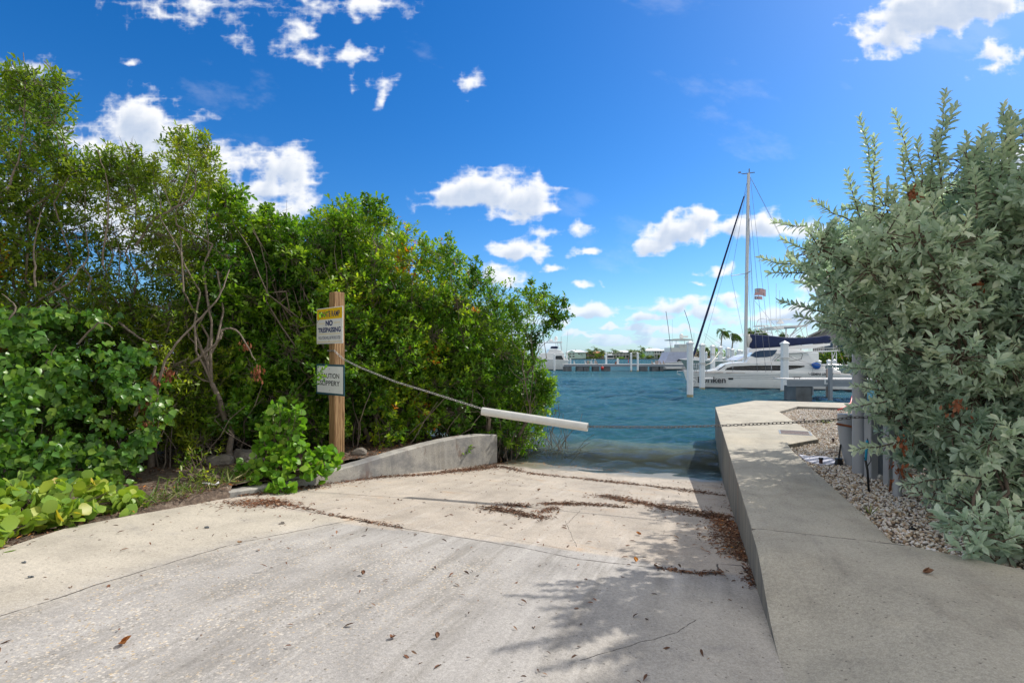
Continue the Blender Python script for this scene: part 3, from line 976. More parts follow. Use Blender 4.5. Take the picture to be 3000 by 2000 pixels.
# ---------------------------------------------------------------- left ramp wall
top = [((1463, 1274), (1465, 1354)), ((1333, 1292), (1333, 1378)), ((1241, 1308), (1230, 1386)), ((1129, 1336), (1129, 1392)), ((996, 1361), (996, 1407)), ((868, 1402), (870, 1422)), ((766, 1420), (766, 1440)), ((700, 1436), (700, 1456)), ((672, 1450), (664, 1462))]
WALL = []
WRAW = []
for (a, b) in top:
    p = RP(*b)
    zt = D(a[0], a[1], p.y).z
    WRAW.append((*st(p.x, p.y), zt))
wsr = [q[0] for q in WRAW]; cf = np.polyfit(wsr, [q[1] for q in WRAW], 2); cz = np.polyfit(wsr, [q[2] for q in WRAW], 3)
for s_ in np.linspace(7.45, min(wsr), 12):
    x_, y_ = xy(s_, float(np.polyval(cf, s_))); zb_ = zr(s_)
    WALL.append((x_, y_, zb_, max(float(np.polyval(cz, s_)), zb_ + .03)))
secs = []
for i, (x, y, zb, zt) in enumerate(WALL):
    a = WALL[max(0, i - 1)]; b = WALL[min(len(WALL) - 1, i + 1)]
    d = Vector((b[0] - a[0], b[1] - a[1])).normalized()
    nrm = Vector((d.y, -d.x))
    if nrm.dot(Vector(V)) < 0: nrm = -nrm
    w_ = 0.22
    r = 0.018
    secs.append([(x, y, zb - 0.5), (x, y, zt - r), (x + nrm.x * r, y + nrm.y * r, zt), (x + nrm.x * (w_ - r), y + nrm.y * (w_ - r), zt + 0.005), (x + nrm.x * w_, y + nrm.y * w_, zt - r), (x + nrm.x * w_, y + nrm.y * w_, zb - 0.5)])
# subdivide sections for a slightly irregular top
fine = []
for i in range(len(secs) - 1):
    for k in range(6):
        f_ = k / 6
        fine.append([tuple(secs[i][q][c] * (1 - f_) + secs[i + 1][q][c] * f_ + random.uniform(-.003, .003) for c in range(3)) for q in range(6)])
fine.append(secs[-1])
mb = MB(); mb.loft(fine)
b0_ = (WALL[3][0], WALL[3][1], WALL[3][2])
wl = mb.build('retaining_wall', MAT['c_wall'], local=b0_); wl.location = b0_
tag(wl, 'low grey concrete wall with rust stains along the left of the ramp', 'wall')

# shore ground behind the wall (litter-covered earth)
sg, nt, bs = new_mat('shore_soil')
co = nt.new('ShaderNodeTexCoord').outputs['Object']
c = nt.ramp(nt.noise(co, 14, 8, 0.7), [(0.3, (0.035, 0.025, 0.018)), (0.5, (0.10, 0.07, 0.05)), (0.65, (0.20, 0.16, 0.12)), (0.8, (0.38, 0.35, 0.31))])
nt.put(bs.inputs['Base Color'], c); bs.inputs['Roughness'].default_value = 0.95
nt.put(bs.inputs['Normal'], nt.bump(nt.noise(co, 20, 6), 0.8, 0.03))


def shore_z(x, y):
    s, t = st(x, y)
    z = -0.26 - 0.02 * max(0, s)
    if s < 1.5: z = max(z, zr(s) - 0.03)
    z -= 0.75 * smooth(6.6, 9.0, s - .35 * max(0, t - 5.2))
    return z


mb = MB()
ss2 = np.linspace(-12, 17, 170); qs = np.concatenate([np.linspace(0, 4, 40), np.linspace(4.3, 26, 24)])
for s in ss2:
    for q in qs:
        off = 0.20 if s > 1.6 else 0.0
        t = tl(s) + off + q - (0.03 if s < 1.6 else 0)
        x, y = xy(s, t)
        z = shore_z(x, y) + 0.04 * math.sin(x * 3.1 + y) * math.sin(y * 2.3) * smooth(0, .6, q) + random.uniform(-.01, .01)
        if s < 1.6 and q < 0.1: z = zr(s) - 0.02
        mb.v.append((x, y, z))
n = len(qs)
for j in range(len(ss2) - 1):
    for i in range(n - 1):
        mb.f.append((j * n + i, j * n + i + 1, (j + 1) * n + i + 1, (j + 1) * n + i))
tag(mb.build('shore_ground', sg, smooth_=True), kind='structure')
# ================================================================ foliage machinery
def leaf_tmpl(prof, fold=0.10, curl=0.10, tipz=-0.06):
    """prof: half-widths at interior stations; returns verts, faces"""
    n = len(prof) + 1
    v = [(0, 0, 0)]
    for i, w_ in enumerate(prof):
        x = (i + 1) / n
        z = -curl * (x - 0.3) ** 2
        v += [(x, 0, z - fold * w_), (x, w_, z + fold * w_), (x, -w_, z + fold * w_)]
    v.append((1, 0, -curl * 0.49 + tipz))
    tip = len(v) - 1
    f = [(0, 1, 2), (0, 3, 1)]
    for i in range(len(prof) - 1):
        a = 1 + 3 * i; b = a + 3
        f += [(a, b, b + 1, a + 1), (a, a + 2, b + 2, b)]
    a = 1 + 3 * (len(prof) - 1)
    f += [(a, tip, a + 1), (a, a + 2, tip)]
    return np.array(v, float), f


T_MANG = leaf_tmpl([0.17, 0.25])
T_OLIVE = leaf_tmpl([0.14, 0.15])
T_SILVER = leaf_tmpl([0.13, 0.205, 0.15], 0.25, 0.16)
T_HEART = leaf_tmpl([0.42, 0.36, 0.16], 0.12, 0.3)
T_ROUND = leaf_tmpl([0.40, 0.52, 0.42], 0.10, 0.25, 0.02)
T_BLADE = leaf_tmpl([0.02, 0.018], 0.1, 0.4)
T_FROND = leaf_tmpl([0.035, 0.03], 0.2, 0.5)


def nrm(a):
    return a / (np.linalg.norm(a, axis=-1, keepdims=True) + 1e-9)


def leaves(name, P, Dr, Nr, S, tmpl, mat, parent=None, local=None, rnd=None):
    tv, tf = tmpl
    P = np.asarray(P); Dr = nrm(np.asarray(Dr)); Nr = np.asarray(Nr); S = np.asarray(S)
    Nr = nrm(Nr - Dr * (Nr * Dr).sum(-1, keepdims=True))
    Sd = np.cross(Nr, Dr)
    n = len(P)
    vv = P[:, None, :] + S[:, None, None] * (tv[None, :, 0:1] * Dr[:, None] + tv[None, :, 1:2] * Sd[:, None] + tv[None, :, 2:3] * Nr[:, None])
    k = len(tv)
    fl = np.array([i for f in tf for i in f]); ft = np.array([len(f) for f in tf])
    loops = (fl[None] + (np.arange(n) * k)[:, None]).ravel()
    if rnd is None: rnd = rng.random(n)
    return np_mesh(name, vv.reshape(-1, 3), loops, np.tile(ft, n), mat, parent, True, np.repeat(rnd, k), local)


def tubes(P0, P1, r0, r1, n=3):
    """many straight tapered tubes -> verts, loops, totals"""
    P0 = np.asarray(P0); P1 = np.asarray(P1); m = len(P0)
    d = nrm(P1 - P0)
    a = np.where(np.abs(d[:, 2:3]) < .9, np.array([[0, 0, 1.]]), np.array([[1., 0, 0]]))
    x = nrm(np.cross(d, a)); y = np.cross(d, x)
    r0 = np.broadcast_to(np.asarray(r0, float), (m,)); r1 = np.broadcast_to(np.asarray(r1, float), (m,))
    an = np.arange(n) * 2 * np.pi / n
    c = np.cos(an)[None, :, None]; s = np.sin(an)[None, :, None]
    ring = x[:, None] * c + y[:, None] * s
    v = np.concatenate([P0[:, None] + ring * r0[:, None, None], P1[:, None] + ring * r1[:, None, None]], 1)
    f = []
    for k in range(n):
        k2 = (k + 1) % n
        f += [k, k2, n + k2, n + k]
    f = np.array(f)
    loops = (f[None] + (np.arange(m) * 2 * n)[:, None]).ravel()
    return v.reshape(-1, 3), loops, np.full(m * n, 4)


def wiggle(a, b, n, amp, sag=0.0):
    a = np.array(a, float); b = np.array(b, float)
    L = np.linalg.norm(b - a)
    out = []
    o = np.zeros(3)
    for i in range(n + 1):
        k = i / n
        o = o * 0.6 + rng.normal(size=3) * amp * L
        w_ = math.sin(math.pi * k)
        p = a + (b - a) * k + o * w_ + np.array([0, 0, sag * L * math.sin(math.pi * k)])
        out.append(p)
    return out


def curve(pts, n=6):
    pts = [np.asarray(p) for p in pts]
    P_ = [2 * pts[0] - pts[1]] + pts + [2 * pts[-1] - pts[-2]]
    out = []
    for i in range(1, len(P_) - 2):
        a, b, c, d = P_[i - 1:i + 3]
        for k in range(n):
            t = k / n
            out.append(.5 * (2 * b + (c - a) * t + (2 * a - 5 * b + 4 * c - d) * t * t + (3 * b - a - 3 * c + d) * t ** 3) + rng.normal(size=3) * .006)
    out.append(pts[-1])
    return out


class Wood:
    def __init__(s): s.p0 = []; s.p1 = []; s.r0 = []; s.r1 = []

    def path(s, pts, ra, rb):
        n = len(pts) - 1
        for i in range(n):
            s.p0.append(pts[i]); s.p1.append(pts[i + 1])
            s.r0.append(ra + (rb - ra) * i / n); s.r1.append(ra + (rb - ra) * (i + 1) / n)

    def build(s, name, mat, parent, local, n=5):
        if not s.p0: return None
        v, l, t = tubes(s.p0, s.p1, s.r0, s.r1, n)
        return np_mesh(name, v, l, t, mat, parent, True, None, local)


def sprigs(C, O, per, size, up=0.55, spread=(0.5, 1.25), stem=0.14, jit=0.35, flat=0.6):
    """C cluster points, O outward directions -> leaf arrays around short sprigs"""
    n = len(C)
    d = nrm(nrm(O) * (1 - up) + np.array([0, 0, up]) + rng.normal(size=(n, 3)) * jit)
    a = np.where(np.abs(d[:, 2:3]) < .9, np.array([[0, 0, 1.]]), np.array([[1., 0, 0]]))
    x = nrm(np.cross(d, a)); y = np.cross(d, x)
    k = np.arange(per)
    az = k * 2.4 + rng.random((n, 1)) * 6.28 + rng.normal(size=(n, per)) * .25
    el = np.linspace(spread[1], spread[0], per)[None] + rng.normal(size=(n, per)) * .15
    radial = x[:, None] * np.cos(az)[..., None] + y[:, None] * np.sin(az)[..., None]
    ld = radial * np.sin(el)[..., None] + d[:, None] * np.cos(el)[..., None]
    pos = C[:, None] + d[:, None] * (np.linspace(-stem, 0.0, per)[None, :, None])
    nr = d[:, None] * 1.0 + np.array([0, 0, flat]) + rng.normal(size=(n, per, 3)) * .25
    S = size * rng.uniform(.5, 1.2, (n, per))
    tint = np.clip(rng.random((n, 1)) * .55 + rng.random((n, per)) * .45, 0, 1)
    return pos.reshape(-1, 3), ld.reshape(-1, 3), nr.reshape(-1, 3), S.ravel(), tint.ravel(), d


def shell(c, Rr, n, lo=0.35):
    u_ = nrm(rng.normal(size=(n, 3)))
    r = lo + (1 - lo) * rng.random((n, 1)) ** 0.6
    return np.asarray(c) + u_ * r * np.asarray(Rr), u_


# ---------------------------------------------------------------- mangrove hedge
TOPX = [-200, -60, 0, 60, 130, 175, 200, 260, 330, 400, 470, 540, 590, 640, 700, 760, 800, 850, 900, 980, 1050, 1090, 1130, 1200, 1260, 1300, 1345, 1390, 1430, 1480, 1530, 1580, 1630, 1660, 1690]
TOPY = [150, 190, 205, 215, 250, 420, 470, 455, 450, 460, 430, 400, 420, 520, 560, 600, 590, 610, 620, 610, 590, 610, 650, 690, 700, 710, 740, 790, 840, 840, 830, 830, 860, 905, 950]
BOTX = [-200, 300, 600, 900, 1100, 1300, 1440, 1500, 1560, 1610, 1650, 1690]
BOTY = [1250, 1290, 1280, 1250, 1250, 1260, 1270, 1290, 1250, 1130, 1020, 950]
YFX = [-200, 0, 300, 600, 800, 1000, 1300, 1450, 1700]
YFY = [6.3, 6.9, 7.6, 8.4, 9.3, 9.9, 11.4, 12.4, 13.2]
mang = [(-120, 'tall spindly tree at the far left edge of the photo, reaching highest into the sky'),
        (110, 'tree draped in dark heart-leaved creeper behind the pale green sea grape'),
        (300, 'open airy tree with bare grey twigs against the white cloud, left part of the thicket'),
        (520, 'tree with a leafy spire rising left of the wooden sign post'),
        (720, 'broad glossy bush tree with brown dead leaf bunches, left of the sign post'),
        (900, 'dense mangrove directly behind the wooden sign post'),
        (1070, 'mangrove with a pointed twiggy top just right of the sign post'),
        (1230, 'rounded bright green mangrove above the middle of the ramp wall'),
        (1390, 'mangrove hanging over the far end of the grey ramp wall'),
        (1560, 'outermost mangrove growing at the water edge beyond the ramp wall')]
LOB = {i: [] for i in range(len(mang))}
for px in np.arange(-170, 1630, 60):
    tp = np.interp(px, TOPX, TOPY) + rng.uniform(0, 75) * (rng.random() < .6); bt = np.interp(px, BOTX, BOTY)
    Yf = np.interp(px, YFX, YFY)
    py = tp + 40
    row = 0
    while py < bt:
        for layer in ((0, 1, 2) if py > tp + 150 and px > 500 else (0, 1)):
            Y = Yf + layer * 1.5 + rng.uniform(0, .7) + (0.5 if row == 0 else 0)
            r_ = rng.uniform(.34, .52) * (Y / 9.0)
            x_ = px + rng.normal() * 18; y_ = max(py + rng.normal() * 14, tp + 34)
            # openings: the upper left is thin and lets sky through
            dens = 1.0
            if px < 700 and py < 880: dens = 0.72 if layer == 0 else 0.45
            if px < 160 and py < 480: dens *= 0.8
            if 200 < px < 470 and 560 < py < 830: dens *= 0.6
            if px > 1040 and py < tp + 150: dens *= 0.55
            if 1050 < px < 1200 and 780 < py < 860: dens *= 0.6
            if layer == 2: dens *= 0.7; r_ *= 1.3
            if px > 1545 and 925 < py < 1075: continue
            if rng.random() > dens + 0.25: continue
            if px > 1480: r_ *= 0.8
            i = int(np.argmin([abs(x_ + rng.normal() * 35 - m_[0]) for m_ in mang]))
            LOB[i].append((D(x_, y_, Y), r_, dens, px, py))
        py += 60; row += 1
for px in np.arange(470, 1500, 66):
    for py in (1180, 1240, 1300):
        Y = np.interp(px, YFX, YFY) + 2.7 + rng.uniform(0, .6)
        i = int(np.argmin([abs(px - m_[0]) for m_ in mang]))
        LOB[i].append((D(px + rng.normal() * 15, py + rng.normal() * 10, Y), .55, .9, px, py))
# sprigs in front of the two signs
SIGN_SPRIG = [(918, 905, 8.55, .10), (944, 918, 8.45, .05), (928, 1078, 8.4, .12), (936, 1105, 8.35, .10), (922, 1120, 8.4, .12)]
# leading shoots that break the outline
SHOOT = [(45, 190, 7), (95, 200, 7), (165, 205, 7), (150, 300, 7), (150, 400, 7.2), (215, 455, 7.4), (320, 435, 7.7), (385, 432, 7.8), (445, 470, 8), (535, 372, 8.2), (590, 380, 8.2), (615, 455, 8.3), (655, 540, 8.6), (705, 555, 8.8),
         (785, 595, 9.4), (845, 640, 9.5), (985, 620, 10), (1010, 640, 10.2), (1080, 570, 10.4), (1115, 585, 10.4), (1180, 690, 10.8), (1245, 700, 11.2), (1312, 690, 11.5), (1395, 757, 12), (1440, 838, 12.4), (1500, 870, 12.6), (1560, 820, 12.8), (1600, 835, 13), (1625, 870, 13.1), (1655, 868, 13.2), (1625, 890, 13.2), (1575, 975, 13), (1590, 1075, 12.9), (1612, 1110, 12.9), (1595, 1200, 12.6)]
for px, py, Y in SHOOT:
    i = int(np.argmin([abs(px - m_[0]) for m_ in mang]))
    tip = D(px, py, Y)
    for k in range(4):
        LOB[i].append((D(px + (k * 7 * (1 if px < 1500 else -1.5)) * rng.uniform(-.4, 1), py + 6 + k * 22, Y), 0.14 + 0.05 * k, 1.4, px, py))

for i, (mpx, lab) in enumerate(mang):
    Yb = np.interp(mpx, YFX, YFY) + 0.9
    bx = (mpx - CX) / F * Yb
    bz = shore_z(bx, Yb) - 0.15
    if i == 9: bz = -1.3
    base = (bx, Yb, bz)
    root = empty('mangrove_tree', base, 0, lab, 'tree', 'mangroves and shrubs in the thicket left of the ramp')
    wood = Wood(); C, O = [], []
    heads = []
    for k in range(3 if i not in (0, 2) else 2):
        off = np.array([rng.normal() * .45, rng.normal() * .35, 0])
        h = np.array(base) + off
        fork = h + np.array([rng.normal() * .25, rng.normal() * .2 - .1, 1.1 + rng.random() * .5])
        wood.path(wiggle(h, fork, 5, .04), .055, .038)
        heads.append(fork)
    for (c, r_, dens, lpx, lpy) in LOB[i]:
        c = np.array(c)
        hd = heads[int(np.argmin([np.linalg.norm(c - h) for h in heads]))]
        mid = hd + (c - hd) * .5 + np.array([0, 0, -.12])
        if rng.random() < (.40 if i > 3 else .16):
            L = np.linalg.norm(c - hd)
            wood.path(wiggle(hd, c, 10, .045), .007 + .004 * L, .004)
        nC = int((52 if r_ > .3 else 16) * dens * (r_ / .42) ** 1.6) + 3
        p, u_ = shell(c, (r_, r_, r_ * .9), nC)
        for q, uu in zip(p, u_):
            if q[2] < bz + .15: continue
            tp_py = HZ - (q[2] - CH) / q[1] * F
            C.append(q); O.append(uu)
            if rng.random() < .6:
                st_ = c + (q - c) * .15 + rng.normal(size=3) * .03
                md = (st_ + q) / 2 + rng.normal(size=3) * .03
                wood.path([st_, md, q], .006, .0022)
    C = np.array(C); O = np.array(O)
    # bare grey twigs
    for k in range(26 if i < 6 else 12):
        q = C[rng.integers(len(C))]
        dd = nrm(rng.normal(size=3) * .6 + np.array([0, -.2, .8]))
        a = q; e = q + dd * rng.uniform(.25, .55)
        wood.path(wiggle(a, e, 3, .06), .005, .0015)
        wood.path(wiggle((a + e) / 2, (a + e) / 2 + nrm(dd + rng.normal(size=3) * .5) * .2, 2, .06), .003, .0012)
    wood.build('trunk', MAT['bark'], root, base, 5)
    # undergrowth stems and prop roots
    rw = Wood()
    for k in range(46):
        x = base[0] + rng.uniform(-1.1, 1.1); y = base[1] + rng.uniform(-.9, 1.3)
        s_, t_ = st(x, y)
        if t_ < tl(s_) + .35 and s_ < 7.3: continue
        z0 = (shore_z(x, y) if i < 9 else -1.25) - .1
        a = (x, y, z0); e = (x + rng.normal() * .45, y + rng.normal() * .4, z0 + rng.uniform(.7, 1.6))
        rw.path(wiggle(a, e, 5, .05), rng.uniform(.006, .016), .005)
    o_ = rw.build('stems', MAT['bark'], root, base, 5)
    if o_: o_['kind'] = 'stuff'
    olive = i in (0, 1, 2, 3)
    per = 9
    P, Dr, Nr, S, tint, _ = sprigs(C, O, per, .092 if olive else .104, up=.45)
    tint = np.clip(tint * rng.uniform(.75, 1.1) + np.repeat(.22 * np.sin(C[:, 0] * 2.6 + 1.3 * C[:, 2]) * np.cos(C[:, 2] * 3.1 + C[:, 1]), per) , 0, .999 if rng.random() < .5 else .97)
    if i == 1: tint *= .75
    leaves('crown', P, Dr, Nr, S, T_OLIVE if olive else T_MANG, MAT['leaf_olive'] if olive else MAT['leaf_mangrove'], root, base, tint)
    if i == 1:   # the creeper over its lower half
        vc, vo = [], []
        for k in range(135):
            px = rng.uniform(-150, 470); py = rng.uniform(900 + max(0, px - 150) * .25, 1440)
            Y = np.interp(px, YFX, YFY) - .35 - (py - 900) / 900 + rng.uniform(-.1, .5)
            q = np.array(D(px, py, Y))
            if q[2] < shore_z(q[0], q[1]) + .05: continue
            p_, u_ = shell(q, (.26, .26, .24), 9, .2)
            vc += list(p_); vo += list(u_)
        vc = np.array(vc); vo = np.array(vo)
        P, Dr, Nr, S, tint, _ = sprigs(vc, vo, 4, .125, up=.0, spread=(.6, 1.5), jit=.5, flat=.2)
        S = S * .88
        Dr = Dr + np.array([0, 0, -.9]); Nr = rng.normal(size=Nr.shape) * .35 + np.array([.25, -1.0, .55])
        leaves('creeper', P, Dr, Nr, S, T_HEART, MAT['leaf_vine'], root, base, tint)
    dead = {4: [(755, 1090, 8.0, .17), (720, 1012, 8.1, .06)], 3: [(495, 1090, 7.6, .12), (430, 1180, 7.5, .16), (455, 1110, 7.5, .13), (425, 1240, 7.5, .1)]}.get(i)
    if i == 3:
        for pl_ in (((430, 1290, 7.7), (450, 1200, 7.6), (482, 1060, 7.5), (560, 960, 7.6), (640, 870, 7.7), (672, 790, 7.9)), ((560, 1065, 7.9), (640, 1000, 7.8), (655, 965, 7.8), (700, 975, 7.8), (748, 1055, 7.9)), ((395, 1215, 7.5), (440, 1130, 7.5), (455, 1075, 7.5), (440, 1180, 7.45), (452, 1240, 7.5)), ((330, 930, 7.8), (400, 985, 7.8), (445, 1010, 7.9)), ((400, 720, 8.0), (455, 640, 8.0), (560, 580, 8.2), (575, 500, 8.2))):
            bw = Wood(); bw.path(curve([np.array(D(*q)) for q in pl_]), .022, .008); bw.build('limb', MAT['bark'], root, base, 7)
    if i == 1:
        for pl_ in (((95, 1200, 7.0), (130, 1080, 6.9), (165, 1010, 6.95)), ((230, 1005, 7.1), (290, 945, 7.1), (330, 960, 7.2)), ((110, 880, 7.3), (200, 830, 7.2), (245, 770, 7.3)), ((300, 780, 7.5), (318, 560, 7.5), (285, 440, 7.5))):
            bw = Wood(); bw.path(curve([np.array(D(*q)) for q in pl_]), .014, .006); bw.build('limb', MAT['bark'], root, base, 7)
    if i == 0:
        for pl_ in (((10, 960, 6.6), (45, 900, 6.7), (5, 860, 6.7)), ((20, 560, 6.9), (62, 430, 7.0), (75, 250, 7.0), (68, 155, 7.0)), ((105, 840, 7.0), (100, 720, 7.0), (120, 620, 7.0))):
            bw = Wood(); bw.path(curve([np.array(D(*q)) for q in pl_]), .014, .004); bw.build('limb', MAT['bark'], root, base, 7)
    if dead:
        dc, do = [], []
        for (px, py, Y, r_) in dead:
            p_, u_ = shell(D(px, py, Y), (r_ * .6, r_ * .6, r_), 16, .1)
            dc += list(p_); do += list(u_)
        P, Dr, Nr, S, tint, _ = sprigs(np.array(dc), np.array(do), 3, .07, up=.1)
        Dr = Dr * .5 + np.array([0, 0, -1.0])
        leaves('dead_leaves', P, Dr, Nr, S, T_MANG, MAT['leaf_dead'], root, base, tint)
    if i == 5:
        sc_, so_ = [], []
        for (px, py, Y, r_) in SIGN_SPRIG:
            p_, u_ = shell(D(px, py, Y), (r_, r_, r_), 5 if r_ > .08 else 2, .1)
            sc_ += list(p_); so_ += list(u_)
        for pl_ in ((D(870, 1140, 8.6), D(905, 1105, 8.45), D(940, 1085, 8.4)), (D(880, 960, 8.6), D(925, 950, 8.45), D(944, 925, 8.4))):
            tw = Wood(); tw.path(list(pl_), .006, .002); tw.build('twig', MAT['bark_brown'], root, base)
        P, Dr, Nr, S, tint, _ = sprigs(np.array(sc_), np.array(so_), 5, .085, up=.3)
        o_ = leaves('overhanging_leaves', P, Dr, Nr, S, T_MANG, MAT['leaf_mangrove'], root, base, tint * .7); o_['kind'] = 'stuff'

# bold slanting limbs seen through the front of the thicket (belong to the spire tree)
# ---------------------------------------------------------------- silver bush on the right
LX = [(300, 3400), (400, 3000), (480, 2790), (540, 2660), (590, 2570), (650, 2430), (700, 2330), (760, 2300), (830, 2380), (900, 2400), (960, 2450), (1060, 2500), (1150, 2550), (1250, 2570), (1300, 2590), (1400, 2700), (1500, 2790), (1600, 2810), (1660, 2870)]


def bush_left(py): return float(np.interp(py, [a for a, b in LX], [b for a, b in LX]))


sb_base = (5.0, 5.3, GZ - .02)
sroot = empty('silver_bush', sb_base, 0, 'large silvery grey-green bush overhanging the gravel bed and walkway on the right', 'bush')
wood = Wood(); C, O = [], []
heads = [np.array([4.9 + .35 * k, 5.2 + .25 * math.sin(k * 2.3), 0.9 + .15 * k]) for k in range(4)]
for k, h in enumerate(heads):
    wood.path(wiggle((4.85 + .12 * k, 5.2 + .1 * k, GZ - .05), h, 6, .05), .06, .045)
lobes = []
for py in np.arange(350, 1610, 72):
    xl = bush_left(py)
    for layer in (0, 1):
        for px in np.arange(xl + 55, 3420, 82):
            k = min(1, (px - xl) / 350)
            Y = 5.75 - 1.0 * k + layer * 1.1 + rng.normal() * .18
            if py > 1330: Y = min(Y, F * (CH - .05) / (py + 32 - HZ) - .0) - 0.0 + layer * .8
            if layer and px < xl + 140: continue
            if py < 640 and rng.random() < .35: continue
            lobes.append((D(px + rng.normal() * 14, py + rng.normal() * 14, Y), .30 if layer == 0 else .36))
for (c, r_) in lobes:
    c = np.array(c)
    if c[2] < .12: c[2] = .12
    hd = heads[int(np.argmin([np.linalg.norm(c - h) for h in heads]))]
    if rng.random() < .6:
        wood.path(wiggle(hd, c, 7, .03), .012 + .010 * np.linalg.norm(c - hd) * .5, .007)
    p, u_ = shell(c, (r_, r_, r_), 19, .3)
    for q, uu in zip(p, u_):
        if q[2] < .0: continue
        C.append(q); O.append(uu)
        st_ = c + (q - c) * .2
        wood.path([st_, (st_ + q) / 2 + rng.normal(size=3) * .02, q], .006, .003)
# long upright and reaching shoots: rows of leaves along a stem
STEMS = [((2930, 520, 4.9), (2962, 325, 4.9)), ((3000, 540, 4.8), (3012, 400, 4.8)), ((2840, 540, 5.0), (2832, 395, 5.0)), ((2700, 570, 5.2), (2688, 410, 5.2)), ((2760, 560, 5.1), (2740, 380, 5.1)), ((2900, 560, 4.9), (2905, 410, 4.9)), ((2560, 620, 5.6), (2519, 345, 5.6)), ((2560, 560, 5.5), (2560, 400, 5.5)), ((2680, 520, 5.4), (2617, 325, 5.4)), ((2720, 560, 5.2), (2772, 268, 5.2)), ((2740, 470, 5.2), (2800, 310, 5.2)), ((2830, 520, 5.0), (2884, 372, 5.0)),
         ((2950, 560, 4.9), (2938, 308, 4.9)), ((2620, 640, 5.5), (2470, 610, 5.6)), ((2520, 660, 5.6), (2378, 588, 5.7)), ((2450, 700, 5.7), (2265, 650, 5.8)), ((2430, 760, 5.7), (2290, 700, 5.8)), ((2400, 790, 5.7), (2228, 755, 5.8)), ((2380, 800, 5.7), (2250, 800, 5.8)),
         ((2480, 930, 5.6), (2285, 880, 5.7)), ((2480, 960, 5.5), (2330, 925, 5.6)), ((2520, 640, 5.5), (2480, 500, 5.6)), ((2660, 600, 5.3), (2640, 440, 5.4)), ((2900, 600, 4.9), (2990, 380, 4.9)), ((3050, 600, 4.8), (3030, 300, 4.8)),
         ((2600, 1090, 5.4), (2470, 1075, 5.5)), ((2620, 1170, 5.2), (2485, 1195, 5.2)), ((2640, 1290, 5.1), (2500, 1320, 5.1)), ((2640, 1150, 5.2), (2500, 1130, 5.3)), ((2780, 1400, 4.7), (2640, 1420, 4.8)), ((2800, 1480, 4.4), (2660, 1440, 4.6)), ((2850, 1500, 4.2), (2770, 1560, 4.2)), ((2900, 1540, 4.1), (2830, 1670, 3.85)), ((2940, 1580, 4.0), (2960, 1690, 3.7)), ((3000, 1560, 4.0), (3040, 1690, 3.7)), ((2900, 1400, 4.4), (2800, 1390, 4.4)),
         ((2620, 820, 5.2), (2440, 900, 5.5)), ((2560, 980, 5.4), (2400, 960, 5.6)), ((2860, 640, 4.7), (2850, 480, 4.7)), ((2780, 700, 4.9), (2700, 560, 4.9))]
SP, SD, SN, SS, ST = [], [], [], [], []
for a, b in STEMS:
    a = np.array(D(*a)); b = np.array(D(*b)); L = np.linalg.norm(b - a)
    pts = wiggle(a, b, 6, .02)
    wood.path(pts, .009, .003)
    d = nrm(b - a)
    x = nrm(np.cross(d, (0.3, .9, .1))); y = np.cross(d, x)
    nl = int(L / .0125)
    for k in range(nl):
        f_ = k / nl
        j = min(5, int(f_ * 6)); ff = f_ * 6 - j
        p = pts[j] * (1 - ff) + pts[j + 1] * ff
        az = k * 2.4; el = 1.15 - .65 * f_ ** 3 + rng.normal() * .12
        rad = x * math.cos(az) + y * math.sin(az)
        ld = rad * math.sin(el) + d * math.cos(el)
        SP.append(p); SD.append(ld); SN.append(d + np.array([0, 0, .4]) + rng.normal(size=3) * .2); SS.append(.108 * (1 - .3 * f_ ** 4) * rng.uniform(.75, 1.1)); ST.append(rng.uniform(.3, .93))
C = np.array(C); O = np.array(O)
P, Dr, Nr, S, tint, _ = sprigs(C, O, 12, .102, up=.40, spread=(.35, 1.3), stem=.12, flat=.5)
P = np.concatenate([P, SP]); Dr = np.concatenate([Dr, SD]); Nr = np.concatenate([Nr, SN]); S = np.concatenate([S, SS]); tint = np.concatenate([tint, ST])
keep = P[:, 2] > -.02
leaves('foliage', P[keep], Dr[keep], Nr[keep], S[keep], T_SILVER, MAT['leaf_silver'], sroot, sb_base, tint[keep])
wood.build('branches', MAT['bark_brown'], sroot, sb_base, 6)
dc, do = [], []
for (px, py, Y, r_) in ((2645, 1300, 5.0, .08), (2640, 1370, 5.0, .09), (2440, 800, 5.6, .12), (2670, 560, 5.2, .03), (2860, 820, 4.7, .08), (2600, 750, 5.2, .06), (2750, 770, 4.8, .05), (2800, 1180, 4.5, .05), (2380, 740, 5.7, .14)):
    p_, u_ = shell(D(px, py, Y), (r_ * .7, r_ * .7, r_), 10, .1)
    dc += list(p_); do += list(u_)
P, Dr, Nr, S, tint, _ = sprigs(np.array(dc), np.array(do), 3, .06, up=.1)
leaves('dead_leaves', P, Dr * .5 + np.array([0, 0, -.8]), Nr, S, T_MANG, MAT['leaf_dead'], sroot, sb_base, tint)

